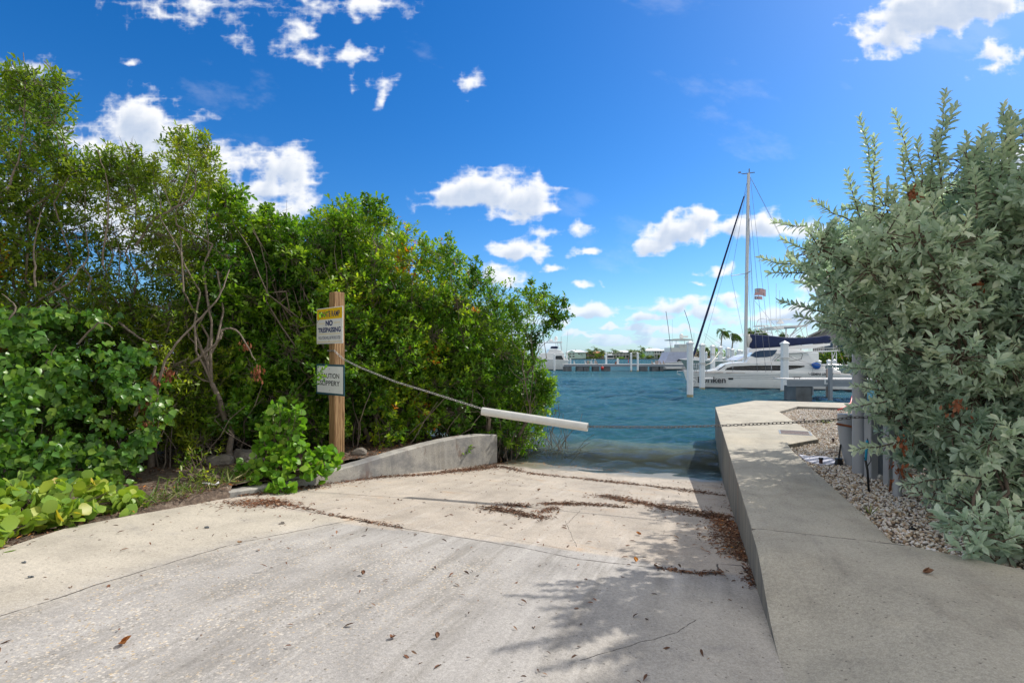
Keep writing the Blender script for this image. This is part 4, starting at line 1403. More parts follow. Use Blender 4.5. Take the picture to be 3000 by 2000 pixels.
# added bush behind the front one, foliage placed to shade the walkway and ramp
b2 = (7.0, 9.0, GZ - .02)
r2 = empty('silver_bush', b2, 0, 'added silvery bush hidden behind the front silver bush, shaped to shade the walkway and ramp', 'bush')
wood = Wood(); C, O = [], []
for k in range(BACK_N):
    h_ = rng.uniform(.3, 1) * BACK_H
    c = np.array([b2[0] + rng.uniform(-1.7, 1.7), b2[1] + rng.uniform(-1.5, 1.5), h_])
    if k % 5:
        h_ = rng.uniform(1.7, 5.0); q_ = xy(rng.uniform(.8, 4.25), rng.uniform(-1.9, 1.5))
        c = np.array([q_[0] + SUN.x / SUN.z * h_, q_[1] + SUN.y / SUN.z * h_, h_])
    if D(0, 0, 0) is None: continue
    px = CX + F * c[0] / c[1]; py = HZ - F * (c[2] - CH) / c[1]
    if px < bush_left(py) + 75 or py < 560: continue
    wood.path(wiggle((b2[0] + rng.normal() * .1, b2[1] + rng.normal() * .1, b2[2] - .03), c, 7, .03), .03, .008)
    p, u_ = shell(c, (.36, .36, .36), 17, .2)
    C += list(p); O += list(u_)
P, Dr, Nr, S, tint, _ = sprigs(np.array(C), np.array(O), 9, .11, up=.4)
leaves('foliage', P, Dr, Nr, S, T_SILVER, MAT['leaf_silver'], r2, b2, tint)
wood.build('branches', MAT['bark_brown'], r2, b2, 5)

# a tree standing just outside the picture on the right: its crown throws the dappled shade on the foreground
b3 = (9.6, 7.2, GZ - .02)
r3 = empty('shade_tree', b3, 0, 'broad tree standing right of the picture, its crown shading the foreground concrete', 'tree')
wood = Wood(); C, O = [], []
wood.path(wiggle(b3, (9.4, 7.0, 4.2), 8, .03), .16, .10)
for k in range(SHADE_N):
    # points of the shaded ground, carried up along the sun's direction to crown height
    h_ = rng.uniform(5.6, 8.2)
    gx0, gy0 = rng.uniform(-.5, 3.6), rng.uniform(.6, 4.7)
    if gx0 < .5 + (gy0 - 2) * .5 and rng.random() < .6: continue
    c = np.array([gx0 + SUN.x / SUN.z * h_, gy0 + SUN.y / SUN.z * h_, h_])
    if c[0] / c[1] < 1.12: continue
    wood.path(wiggle((9.4, 7.0, 4.2), c, 7, .04), .05, .012)
    p, u_ = shell(c, (.42, .42, .3), 26, .2)
    C += list(p); O += list(u_)
P, Dr, Nr, S, tint, _ = sprigs(np.array(C), np.array(O), 8, .15, up=.4)
leaves('crown', P, Dr, Nr, S, T_MANG, MAT['leaf_mangrove'], r3, b3, tint)
wood.build('trunk', MAT['bark'], r3, b3, 8)

b4 = (13.6, 12.0, GZ - .1)
r4 = empty('shade_tree', b4, 0, 'taller tree further right of the picture, shading the middle of the foreground concrete', 'tree')
wood = Wood(); C, O = [], []
wood.path(wiggle(b4, (13.5, 11.8, 9.5), 9, .02), .2, .12)
for k in range(TALL_N):
    h_ = rng.uniform(10.5, 14.5)
    gx0, gy0 = rng.uniform(-.5, 2.2), rng.uniform(1.2, 4.4)
    if gy0 > 2.5 + .8 * (gx0 + .5) + .35 * math.sin(gx0 * 9): continue
    if math.sin(gx0 * 5.3 + 1) * math.sin(gy0 * 6.1) > .45: continue
    c = np.array([gx0 + SUN.x / SUN.z * h_, gy0 + SUN.y / SUN.z * h_, h_])
    if c[0] / c[1] < 1.15: continue
    wood.path(wiggle((13.5, 11.8, 9.5), c, 7, .04), .05, .012)
    p, u_ = shell(c, (.45, .45, .35), 24, .2)
    C += list(p); O += list(u_)
P, Dr, Nr, S, tint, _ = sprigs(np.array(C), np.array(O), 8, .17, up=.4)
leaves('crown', P, Dr, Nr, S, T_MANG, MAT['leaf_mangrove'], r4, b4, tint)
wood.build('trunk', MAT['bark'], r4, b4, 8)

# ---------------------------------------------------------------- sea grape, round-leaved shrub, weeds
def low_shrub(name, label, cat, spots, per, size, tmpl, mat, base, up=.5, n=6, spread=(.4, 1.2), flat=.6, stemmat='bark_brown', r=.16, stem=.16, jit=.35):
    root = empty(name, base, 0, label, cat)
    C, O = [], []; wood = Wood()
    for (px, py, Y) in spots:
        c = np.array(D(px, py, Y))
        p_, u_ = shell(c, (r, r, r * .8), n, .2)
        for q, uu in zip(p_, u_):
            if q[2] < base[2] - .45: continue
            C.append(q); O.append(uu)
            wood.path(wiggle((q[0] * .6 + base[0] * .4 + rng.normal() * .05, q[1] * .6 + base[1] * .4, min(q[2] - .05, base[2] + .03 + (q[2] - base[2]) * .35)), q, 4, .04), .006, .003)
        wood.path(wiggle(base, c, 5, .04), .010, .005)
    P, Dr, Nr, S, tint, _ = sprigs(np.array(C), np.array(O), per, size, up=up, spread=spread, flat=flat, stem=stem, jit=jit)
    leaves('leaves', P, Dr, Nr, S, tmpl, mat, root, base, tint)
    wood.build('stems', MAT[stemmat], root, base, 5)['kind'] = 'stuff'
    return root


rng2 = np.random.default_rng(3)
sp = []
for px in np.arange(-120, 420, 34):
    for k in range(3):
        tp = 1400 if px < 330 else 1450
        py = rng2.uniform(tp, np.interp(px, [-120, 0, 200, 430], [1625, 1565, 1518, 1484]))
        Yb = np.interp(px, [-120, 0, 200, 430], [4.5, 4.75, 5.35, 6.0])
        sp.append((px + rng2.normal() * 12, py, Yb - .1 + rng2.uniform(0, .35) + (1500 - py) / 300))
low_shrub('sea_grape', 'low pale green sea grape with big round leaves beside the concrete at lower left', 'plant', sp, 5, .125, T_ROUND, MAT['leaf_seagrape'], (-4.9, 5.3, -.2), up=.35, n=4, spread=(.6, 1.4), r=.14, flat=.25)
sp = []
for (px, py, Y) in ((812, 1190, 8.0), (790, 1220, 8.0), (835, 1225, 8.0), (865, 1200, 8.0), (775, 1260, 7.9), (815, 1265, 7.9), (850, 1260, 7.9), (870, 1240, 8.0), (770, 1310, 7.8), (800, 1320, 7.7), (830, 1330, 7.7), (860, 1310, 7.8), (850, 1360, 7.6), (790, 1370, 7.6), (820, 1390, 7.5), (760, 1350, 7.7), (900, 1340, 7.9), (935, 1330, 8.1), (960, 1325, 8.2), (975, 1350, 8.2), (930, 1370, 7.9), (900, 1380, 7.7), (955, 1380, 8.0), (730, 1400, 7.6), (715, 1370, 7.7), (750, 1410, 7.5), (800, 1420, 7.35), (840, 1425, 7.4), (780, 1290, 7.8), (845, 1290, 7.9), (880, 1300, 7.9)):
    sp.append((px, py, Y))
low_shrub('round_leaved_shrub', 'bright green round-leaved shrub climbing in front of the wooden sign post base', 'shrub', sp, 5, .115, T_ROUND, MAT['leaf_hibiscus'], (-3.55, 7.75, -.33), up=.3, n=6, r=.13, flat=.1, spread=(.5, 1.4))
sp = [(560, 1385, 7.2), (600, 1390, 7.0), (545, 1350, 7.4), (575, 1330, 7.5)]
low_shrub('olive_sapling', 'small olive green sapling in the leaf litter between the sea grape and the ramp wall', 'sapling', sp, 7, .085, T_OLIVE, MAT['leaf_olive'], (-4.3, 7.25, -.3), n=7, r=.15)
sp = [(1350, 1305, 11.15), (1330, 1320, 11.1), (1370, 1310, 11.2)]
low_shrub('wall_sprig', 'small green sprig hanging over the face of the grey ramp wall', 'sprig', sp, 7, .09, T_MANG, MAT['leaf_mangrove'], (WALL[1][0] - .1, WALL[1][1] + .25, WALL[1][3] - .03), n=5, r=.13)

# bunch of dry flower stalks in the gravel
gpx = G(2420, 1238, GZ); base = (gpx[0], gpx[1], GZ)
root = empty('dry_flower_clump', base, 0, 'wispy clump of dry flower stalks in the gravel behind the chain', 'plant')
wood = Wood(); hp = []
for k in range(46):
    a = rng.uniform(0, 6.28); l_ = rng.uniform(.25, .5)
    e = np.array(base) + np.array([math.cos(a) * l_ * .75, math.sin(a) * l_ * .6, l_ * .62])
    wood.path(wiggle(base, e, 3, .03), .0022, .0015); hp.append(e)
wood.build('stalks', MAT['rope'], root, base, 3)
o = pebbles('seed_heads', hp, .012, MAT['leaf_dead']); o.parent = root; o['kind'] = 'stuff'
o.data.transform(Matrix.Translation((-base[0], -base[1], -base[2])))
C = np.array([np.array(base) + np.array([rng.normal() * .09, rng.normal() * .06, .02]) for k in range(26)])
P, Dr, Nr, S, tint, _ = sprigs(C, np.tile([0, 0, 1.], (26, 1)), 5, .07, up=.8)
leaves('leaves', P, Dr, Nr, S, T_OLIVE, MAT['leaf_olive'], root, base, tint)
for (px, py, lab) in ((2550, 1510, 'thin green seedling growing out of the gravel near the walkway edge'),):
    x, y = G(px, py, GZ); bb = (x, y, GZ)
    root = empty('seedling', bb, 0, lab, 'plant')
    wood = Wood(); wood.path(wiggle(bb, (x - .02, y, GZ + .2), 3, .03), .003, .0015); wood.build('stem', MAT['bark_brown'], root, bb, 3)
    Pp = np.array([[x, y, GZ + .01]] * 7); Dd = np.array([[rng.normal() * .6, rng.normal() * .4, .8] for _ in range(7)])
    leaves('leaves', Pp, Dd, rng.normal(size=(7, 3)), np.full(7, .12), T_FROND, MAT['grass'], root, bb)

# weeds and dry grass along the concrete edge
n = 450
P = []; 
while len(P) < n:
    s_ = rng.uniform(.3, 3.0) ; t_ = tl(s_) + .05 + abs(rng.normal()) * .35 + (.22 if s_ > 1.6 else 0)
    x, y = xy(s_, t_)
    P.append((x, y, shore_z(x, y)))
P = np.array(P)
tag(leaves('weeds', P, np.stack([rng.normal(size=n) * .7, rng.normal(size=n) * .7, rng.uniform(.3, 1, n)], 1), rng.normal(size=(n, 3)), rng.uniform(.08, .28, n), T_FROND, MAT['grass']), 'thin weeds and dry grass along the left edge of the concrete', kind='stuff')

# ---------------------------------------------------------------- leaf litter
LP, LT = [], []


def band(pts, n, width, tint=(0, .93), surf='ramp'):
    pts = [RP(*p) for p in pts]
    seg = [(pts[i], pts[i + 1], (pts[i + 1] - pts[i]).length) for i in range(len(pts) - 1)]
    tot = sum(s_[2] for s_ in seg)
    for k in range(n):
        d = rng.uniform(0, tot)
        for a, b, L in seg:
            if d <= L: break
            d -= L
        p = a + (b - a) * (d / L)
        clump = .35 + .65 * abs(math.sin(p.x * 2.9 + p.y * 4.1) * math.cos(p.x * 1.3 - p.y * 2.2))
        if rng.random() > clump + .15: continue
        for _ in range(1):
            LP.append((p.x + rng.normal() * width * clump * 3.0, p.y + rng.normal() * width * clump * 2.0)); LT.append(rng.uniform(*tint))
        q = (p.x + rng.normal() * width * clump * 1.4, p.y + rng.normal() * width * clump)
        LP.append(q); LT.append(rng.uniform(*tint))


band([(700, 1452), (760, 1448), (870, 1430), (996, 1410), (1129, 1396), (1241, 1391), (1350, 1378), (1465, 1358)], 3200, .09)
band([(690, 1470), (740, 1480), (790, 1466), (830, 1484)], 700, .10, (.3, .97))
band([(1350, 1380), (1465, 1366), (1560, 1388), (1694, 1401), (1905, 1424), (2020, 1438), (2127, 1452)], 1900, .055)
band([(1427, 1487), (1480, 1495), (1540, 1508), (1587, 1518)], 650, .06)
band([(1480, 1478), (1545, 1482)], 130, .05)
band([(1595, 1476), (1700, 1476), (1832, 1486)], 620, .06)
band([(1590, 1500), (1620, 1488)], 130, .05)
band([(1763, 1452), (1886, 1475), (2000, 1494), (2065, 1512), (2115, 1526)], 1500, .075)
band([(2080, 1505), (2115, 1515), (2140, 1545), (2160, 1600), (2184, 1640)], 2600, .085, (.3, .99))
band([(2126, 1400), (2150, 1500)], 200, .03)
band([(797, 1466), (965, 1509), (1180, 1547)], 420, .02)
band([(1924, 1663), (2046, 1682), (2106, 1678)], 160, .015)
band([(2184, 1640), (2215, 1720)], 160, .03)
for k in range(800):   # scattered over the whole slab
    s_ = rng.uniform(-4, 7.0); t_ = rng.uniform(.02, 1) * tl(s_)
    LP.append(xy(s_, t_)); LT.append(rng.uniform(0, .9))
P = np.array([(x, y, zr(st(x, y)[0]) + .004 + abs(rng.normal()) * .012) for x, y in LP])
n = len(P)
big = rng.random(n)
S = np.where(big > .72, rng.uniform(.04, .08, n), rng.uniform(.014, .045, n))
tilt = rng.normal(size=(n, 3)) * .22
Dr = np.stack([rng.normal(size=n), rng.normal(size=n), rng.normal(size=n) * .12], 1)
T_BIT = leaf_tmpl([.13, .12], .3, .3)
tag(leaves('leaf_litter', P, Dr, np.array([0, 0, 1.]) + tilt, S, T_BIT, MAT['leaf_litter'], rnd=np.array(LT)), 'drifts of brown fallen leaves and twigs on the ramp', kind='stuff')
# on the shore soil, walkway and floating at the water's edge
P = []; T_ = []
for k in range(9000):
    s_ = rng.uniform(-1, 8.0); q_ = rng.uniform(0, 1) ** 1.6 * 4.5
    x, y = xy(s_, tl(s_) + (.24 if s_ > 1.6 else .04) + q_)
    P.append((x, y, shore_z(x, y) + .01 + abs(rng.normal()) * .012)); T_.append(rng.random())
P = np.array(P); n = len(P)
tag(leaves('forest_floor_litter', P, np.stack([rng.normal(size=n), rng.normal(size=n), rng.normal(size=n) * .2], 1), np.array([0, 0, 1.]) + rng.normal(size=(n, 3)) * .4, rng.uniform(.02, .075, n), T_BIT, MAT['leaf_litter'], rnd=np.array(T_)), 'dead leaves covering the soil under the mangroves', kind='stuff')
P = []; T_ = []
for k in range(260):
    t_ = rng.uniform(1.6, 5.2); s_ = 7.55 + abs(rng.normal()) * .28 * (1 if t_ > 2.5 else .4)
    x, y = xy(s_, t_); P.append((x, y, WATER + .012)); T_.append(rng.uniform(.86, 1))
P = np.array(P); n = len(P)
tag(leaves('floating_leaves', P, np.stack([rng.normal(size=n), rng.normal(size=n), rng.normal(size=n) * .05], 1), np.array([0, 0, 1.]) + rng.normal(size=(n, 3)) * .1, rng.uniform(.03, .06, n), T_BIT, MAT['leaf_litter'], rnd=np.array(T_)), 'orange and brown leaves floating where the water meets the ramp', kind='stuff')

# single big fallen leaves
BIG = [(348, 1886, .075, .97, 'orange-brown curled leaf lying alone at lower left of the concrete', 0), (1863, 1648, .065, .985, 'orange leaf near the joint in front of the shaded concrete', 0), (1878, 1567, .06, .97, 'curled orange leaf on the lit old slab left of the bush shadow', 0), (1630, 1503, .05, .92, 'small red-brown leaf just below the middle drift of litter', 0),
       (1154, 1866, .045, .7, 'left one of two pale brown pods lying low in the foreground', 0), (1279, 1873, .045, .7, 'right one of two pale brown pods lying low in the foreground', 0), (708, 1590, .05, .9, 'small brown leaf on the smooth concrete left of the long joint', 0), (1062, 1686, .05, .6, 'crumpled dark brown leaf on the exposed aggregate', 0),
       (1576, 1436, .07, .9, 'curled orange leaf upper left on the old slab below the waterline', 0), (2702, 1678, .07, .8, 'pale tan leaf lying on the shaded walkway near the silver bush', 1)]
for (px, py, sz, tn, lab, wk_) in BIG:
    if wk_:
        x, y = G(px, py, 0); z = .004
    else:
        p = RP(px, py); x, y, z = p.x, p.y, p.z + .004
    a = rng.uniform(0, 6.28)
    o = leaves('fallen_leaf', [(0, 0, .004), (sz * .1, sz * .05, .008)], [(math.cos(a), math.sin(a), .25), (math.cos(a + .5), math.sin(a + .5), .35)], [(0.2, -.3, 1), (.3, .4, .8)], [sz, sz * .8], leaf_tmpl([.25, .34, .25], .5, -.5), MAT['leaf_litter'], rnd=np.array([tn, tn]))
    o.location = (x, y, z)
    tag(o, lab, 'leaf', 'single fallen leaves on the concrete')
# grey stones on the left apron
for (px, py, sz, lab) in ((605, 1546, .022, 'dark grey stone on the tan concrete, furthest right of the three'), (67, 1649, .022, 'dark grey stone on the tan concrete nearest the left edge of the photo'), (87, 1692, .022, 'dark grey stone on the tan concrete closest to the camera'), (823, 1535, .02, 'whitish flat stone near the corner of the old slab')):
    p = RP(px, py)
    o = pebbles('loose_stone', [(0, 0, .008), (.012, .004, .006)], sz, MAT['rock'] if 'dark' not in lab else MAT['float'])
    o.location = p; tag(o, lab, 'stone', 'loose stones on the left concrete')
# rocks and pale scrap under the mangroves
for (px, py, Y, sz, lab) in ((640, 1330, 8.6, .17, 'pale coral rock on the dark ground left of the round-leaved shrub'), (720, 1345, 8.9, .2, 'pale coral rock directly behind the round-leaved shrub'), (1050, 1350, 9.6, .12, 'grey rock behind the ramp wall right of the sign post')):
    x = (px - CX) / F * Y; z = shore_z(x, Y)
    v, f = ico()
    import bmesh
    bm = bmesh.new(); bmesh.ops.create_icosphere(bm, subdivisions=3, radius=sz)
    for q in bm.verts:
        k = 1 + .25 * math.sin(q.co.x * 23 + px) * math.cos(q.co.y * 19) + random.uniform(-.05, .05)
        q.co = Vector((q.co.x * 1.4 * k, q.co.y * k, q.co.z * .7 * k))
    me = bpy.data.meshes.new('rock'); bm.to_mesh(me); bm.free(); me.materials.append(MAT['rock'])
    o = bpy.data.objects.new('rock', me); COL.objects.link(o); o.location = (x, Y, z + sz * .3)
    tag(o, lab, 'rock')
mb = MB(); x, y = -4.15, 7.05
pts_ = [(random.uniform(-.16, .16), random.uniform(-.06, .06), random.uniform(0, .06)) for _ in range(14)]
for i in range(12): mb.add([pts_[i], pts_[i + 1], pts_[(i + 2) % 14]], [(0, 1, 2)])
o = mb.build('plastic_scrap', MAT['shell']); o.location = (x, y, shore_z(x, y) + .01); tag(o, 'crumpled whitish plastic scrap among the litter by the wall tip', 'litter')
# ================================================================ sign post, signs, chain
AX, AY = -3.12, 9.12
pb = (AX, AY, -.5)
pole = empty('sign_post', pb, 0, 'tall square treated-lumber post carrying two signs behind the left wall', 'post')
fa = math.atan2(-.673, .74)     # direction of the left face
Mp = Matrix.Rotation(fa, 4, 'Z')
zt = D(975, 857, AY).z
mb = MB(); w2 = .0975
mb.box(-w2, w2, -w2, w2, 0, zt + .5, Mp)
mb.build('timber', MAT['lumber'], pole, bevel=.008)


def sign(name, label, cx, cyy, wdt, hgt, mats, lift=0.0, shift=0.0):
    """flat sheet on the post's left face"""
    px, py = cx, cyy
    c = D(px, py, AY - .1)
    org = (AX, AY, c.z)
    root = empty(name, org, fa, label, 'sign')
    yb = -w2 - .004
    sheet = MB().box(shift - wdt / 2, shift + wdt / 2, yb - .012, yb - .0, -hgt / 2, hgt / 2).build('sheet', MAT[mats], root, bevel=.002)
    return root, yb - .012


Mx = Matrix(((1, 0, 0, 0), (0, 0, 1, 0), (0, 1, 0, 0), (0, 0, 0, 1)))   # text plane: x right, y -> z up


def TP(x, y, z):
    return Matrix.Translation((x, y, z)) @ Matrix(((1, 0, 0, 0), (0, 0, -1, 0), (0, 1, 0, 0), (0, 0, 0, 1)))


SH = -.06
root, yf = sign('no_trespassing_sign', 'yellow and white private ramp no trespassing sign, upper one on the wooden post', 961, 953, .92, .64, 'sign_edge', shift=SH)
MB().box(SH - .445, SH + .445, yf - .0012, yf - .0002, -.305, .115).build('white_panel', MAT['sign_white'], root)
MB().box(SH - .445, SH + .445, yf - .0012, yf - .0002, .1152, .305).build('yellow_panel', MAT['sign_yellow'], root)
yt = yf - .002
text_obj('lettering_private_ramp', 'PRIVATE RAMP', MAT['letter_navy'], root, TP(SH, yt, .205), .74, .105, .02)
text_obj('lettering_no', 'NO', MAT['letter_navy'], root, TP(SH, yt, .045), .25, .10, .05)
text_obj('lettering_trespassing', 'TRESPASSING', MAT['letter_navy'], root, TP(SH, yt, -.075), .80, .09, .04)
text_obj('lettering_violators', 'VIOLATORS WILL BE PROSECUTED', MAT['letter_navy'], root, TP(SH, yt, -.215), .78, .052, .012)
mb = MB()
for (a, b, z) in ((-.38, -.16, .045), (.16, .38, .045), (-.38, .38, -.145), (-.44, .44, -.285)):
    mb.box(SH + a, SH + b, yt - .0006, yt, z - .003, z + .003)
mb.build('yellow_rule', MAT['sign_yellow'], root)
mb = MB()
for z in (.27, -.27): mb.lathe([(.007, 0), (.007, .003)], 8, (SH, 0, 0)); 
for z in (.27, -.27): MB().box(SH - .006, SH + .006, yt - .004, yt, z - .006, z + .006).build('bolt', MAT['rust'], root)

root, yf = sign('caution_sign', 'grey white caution slippery sign with dark blue border, lower one on the wooden post', 961, 1112, .98, .54, 'sign_blue', shift=SH + .02)
s2 = SH + .02
MB().box(s2 - .455, s2 + .455, yf - .0012, yf - .0002, -.235, .235).build('panel', MAT['sign_grey'], root)
yt = yf - .002
text_obj('lettering_caution', 'CAUTION', MAT['letter_black'], root, TP(s2, yt, .068), .66, .088, .015)
text_obj('lettering_slippery', 'SLIPPERY', MAT['letter_black'], root, TP(s2, yt, -.062), .70, .088, .015)
for z in (.19, -.19): MB().box(s2 - .005, s2 + .005, yt - .004, yt, z - .005, z + .005).build('bolt', MAT['rust'], root)

# chain in the vertical plane between the two posts
BX, BY = 4.78, 6.45
A_ = Vector((AX + .10, AY - .17, 0)); B_ = Vector((BX, BY, 0))
nv = Vector((-(B_ - A_).y, (B_ - A_).x, 0))


def CP(px, py):
    r = Vector(((px - CX) / F, 1, -(py - HZ) / F))
    k = (nv.dot(A_)) / nv.dot(Vector((r.x, r.y, 0)))
    return Vector((r.x * k, k, CH + r.z * k))


def link(mb, c, d, roll, L=.052, w_=.030, r=.0042):
    d = d.normalized()
    x = d.cross(Vector((0, 0, 1))).normalized()
    y = d.cross(x)
    sd = x * math.cos(roll) + y * math.sin(roll)
    nn = d.cross(sd)
    n = 12; rings = []
    hl = (L - w_) / 2
    for k in range(n):
        a = 2 * math.pi * k / n
        cx_ = math.cos(a) * w_ / 2; cy_ = math.sin(a) * w_ / 2
        off = hl if cx_ > 0 else -hl
        p = c + d * (cx_ + off) + sd * cy_
        ot = (d * cx_ + sd * cy_).normalized()
        rings.append([p + ot * r * math.cos(b) + nn * r * math.sin(b) for b in (0, 1.257, 2.513, 3.77, 5.027)])
    vs = [v for q in rings for v in q]; fs = []
    for k in range(n):
        for j in range(5):
            fs.append((k * 5 + j, k * 5 + (j + 1) % 5, ((k + 1) % n) * 5 + (j + 1) % 5, ((k + 1) % n) * 5 + j))
    mb.add(vs, fs)


def chain(mb, pts, pitch=.043, k_=1.0):
    d = 0.0; i = 0; k = 0
    for a, b in zip(pts[:-1], pts[1:]):
        L = (b - a).length
        while d < L:
            link(mb, a + (b - a) * (d / L), b - a, (k % 2) * math.pi / 2 + .5 + random.uniform(-.2, .2), .052 * k_, .030 * k_, .0045 * k_)
            d += pitch; k += 1
        d -= L


w3 = w2 + .012
wrap = [Mp @ Vector(p) for p in ((w3, w3, 0), (-w3, w3, 0), (-w3, -w3, 0), (w3, -w3, 0))]
zc = CP(985, 1027).z
wp = [Vector((AX + v.x, AY + v.y, zc)) for v in wrap]
left_pts = [wp[0], wp[1], wp[2], wp[3]] + [CP(1006, 1052), CP(1057, 1077), CP(1159, 1118), CP(1276, 1154), CP(1418, 1199)]
PL, PR = CP(1413, 1204), CP(1722, 1251)
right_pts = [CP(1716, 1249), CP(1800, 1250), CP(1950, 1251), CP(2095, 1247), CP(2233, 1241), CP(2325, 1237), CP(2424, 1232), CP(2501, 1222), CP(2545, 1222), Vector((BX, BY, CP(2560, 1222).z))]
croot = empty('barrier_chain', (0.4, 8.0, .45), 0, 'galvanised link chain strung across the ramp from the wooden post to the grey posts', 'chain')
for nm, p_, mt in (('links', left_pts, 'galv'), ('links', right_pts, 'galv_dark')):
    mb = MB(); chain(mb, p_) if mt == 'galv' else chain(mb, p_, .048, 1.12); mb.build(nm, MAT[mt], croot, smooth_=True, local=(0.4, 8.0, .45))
# white pipe threaded on the chain
mid = (PL + PR) / 2
d = (PR - PL).normalized(); L = (PR - PL).length
proot = empty('white_pipe', mid, 0, 'white plastic pipe threaded on the chain across the ramp', 'pipe')
x = d.cross(Vector((0, 0, 1))).normalized(); y = d.cross(x)
ro_, ri = .063, .055
vs = []; fs = []; n = 28
for (p, r_) in ((-L / 2, ro_), (L / 2, ro_), (L / 2, ri), (-L / 2, ri)):
    for k in range(n):
        a = 2 * math.pi * k / n
        vs.append(d * p + (x * math.cos(a) + y * math.sin(a)) * r_)
for i in range(4):
    for k in range(n):
        fs.append((i * n + k, i * n + (k + 1) % n, ((i + 1) % 4) * n + (k + 1) % n, ((i + 1) % 4) * n + k))
mb = MB(); mb.add(vs, fs); mb.build('tube', MAT['pvc'], proot, smooth_=True, auto=40)
# chipped crack line near its right end
mb = MB(); a = L / 2 - .22
mb.tube([d * a + (-y * math.cos(k * .18 + .5) + x * math.sin(k * .18 + .5) * -1) * (ro_ + .0005) + d * (.03 * (k // 2)) for k in range(5)], .0012, 4)
mb.build('crack', MAT['pvc_in'], proot)

# ---------------------------------------------------------------- grey post cluster at the right end of the chain
def gpost(x, y, h, w_, label, cap=False, cut=False, rz=.3, lean=(0, 0), mat='grey_pvc', rnd_=False):
    root = empty('grey_post', (x, y, GZ), rz, label, 'post', 'grey posts beside the silver bush')
    mb = MB()
    if rnd_:
        mb.tube([(0, 0, -.3), (lean[0] * .5, lean[1] * .5, h / 2), (lean[0], lean[1], h)], w_ / 2, 20)
        mb.build('shaft', MAT[mat], root, smooth_=True, auto=40)
    else:
        mb.box(-w_ / 2, w_ / 2, -w_ / 2, w_ / 2, -.3, h)
        mb.build('shaft', MAT[mat], root, bevel=.012)
    if cap:
        mb = MB(); e = w_ / 2 + .012
        mb.box(-e, e, -e, e, h - .01, h + .03)
        mb.add([(-e, -e, h + .0301), (e, -e, h + .0301), (e, e, h + .0301), (-e, e, h + .0301), (0, 0, h + .10)], [(0, 1, 4), (1, 2, 4), (2, 3, 4), (3, 0, 4), (3, 2, 1, 0)])
        mb.build('cap', MAT[mat], root)
    return root


def PG(px, py): return G(px, py, GZ)


x, y = PG(2518, 1385); gpost(x, y, 1.75, .17, 'tall thick grey post rising into the silver bush, leftmost of the tall ones', rnd_=True)
x, y = PG(2552, 1400); gpost(x, y, .95, .11, 'slim square grey post to the right of the thick round one at the chain', rz=.15)
x, y = PG(2604, 1420); gpost(x, y, .8, .09, 'short narrow grey post under the bush behind the brown dead leaves', rz=.1)
x, y = PG(2628, 1455); gpost(x, y, .62, .085, 'leaning grey pipe post at the front of the group', rnd_=True, lean=(.10, .12), rz=0)
x, y = PG(2583, 1395); gpost(x, y, .9, .16, 'dark grey square box post behind the others in the group', mat='deck_grey', rz=.2)
x, y = 6.15, 6.75; gpost(x, y, 4.05, .2, 'very tall dark capped grey post sticking up through the bush top', cap=True, mat='deck_grey', rz=.3)
# cut curved stub
x, y = PG(2482, 1362)
root = empty('cut_sleeve', (x, y, GZ), -.2, 'curved cut-off grey plastic sleeve standing at the end of the chain', 'post')
mb = MB(); secs = []
for k in range(15):
    z = -.1 + .84 * k / 14
    f_ = max(0, z) / .74
    xl = -.115 * (1 - (1 - f_) ** 2.2) - .012
    xr = .10
    cx_ = (xl + xr) / 2; hw = (xr - xl) / 2
    secs.append([(cx_ + hw * math.cos(2 * math.pi * j / 20), .085 * math.sin(2 * math.pi * j / 20), z) for j in range(20)])
mb.loft(secs)
mb.build('sleeve', MAT['grey_pvc'], root, smooth_=True, auto=40)
MB().tube([(-.16, -.05, .60), (.02, -.095, .57), (.14, -.10, .55)], .016, 8).build('rusty_bar', MAT['rust'], root, smooth_=True)
mb = MB()
for k in range(3):
    mb.tube([(.10 + .11 * math.cos(a), .0 + .12 * math.sin(a), .52 + .02 * k + .01 * math.sin(3 * a + k)) for a in np.linspace(0, 6.2, 16)], .005, 5)
mb.tube([(.05, -.12, .60), (.12, -.13, .68), (.14, -.12, .5)], .005, 5)
mb.build('black_cable', MAT['black'], root, smooth_=True)
# riser with cyan sleeve
x, y = PG(2544, 1440)
root = empty('irrigation_riser', (x, y, GZ), 0, 'thin black riser tube with a bright blue sleeve standing in the gravel', 'riser')
MB().tube([(.01, 0, -.05), (-.01, 0, .25), (-.04, 0, .40)], .012, 8).build('black_tube', MAT['black'], root, smooth_=True)
MB().tube([(-.035, -.004, .37), (-.015, -.004, .60)], .014, 8).build('blue_sleeve', MAT['cyan'], root, smooth_=True)
MB().tube([(-.01, 0, .3), (.03, 0, .36), (.02, 0, .5), (-.01, 0, .62), (-.04, 0, .45), (-.03, 0, .35)], .005, 6).build('loop', MAT['black'], root, smooth_=True)
# black spike light
x, y = PG(2457, 1362)
root = empty('garden_spike', (x, y, GZ), 0, 'black plastic spike with a flared foot standing in the gravel', 'spike')
MB().tube([(0, 0, .08), (.03, 0, .30)], .012, 8).build('stake', MAT['black'], root)
MB().prism([(-.05, 0), (.05, 0), (.035, .09), (.05, .10), (-.045, .10), (-.03, .07)], 'y', -.03, .03).build('foot', MAT['black'], root)
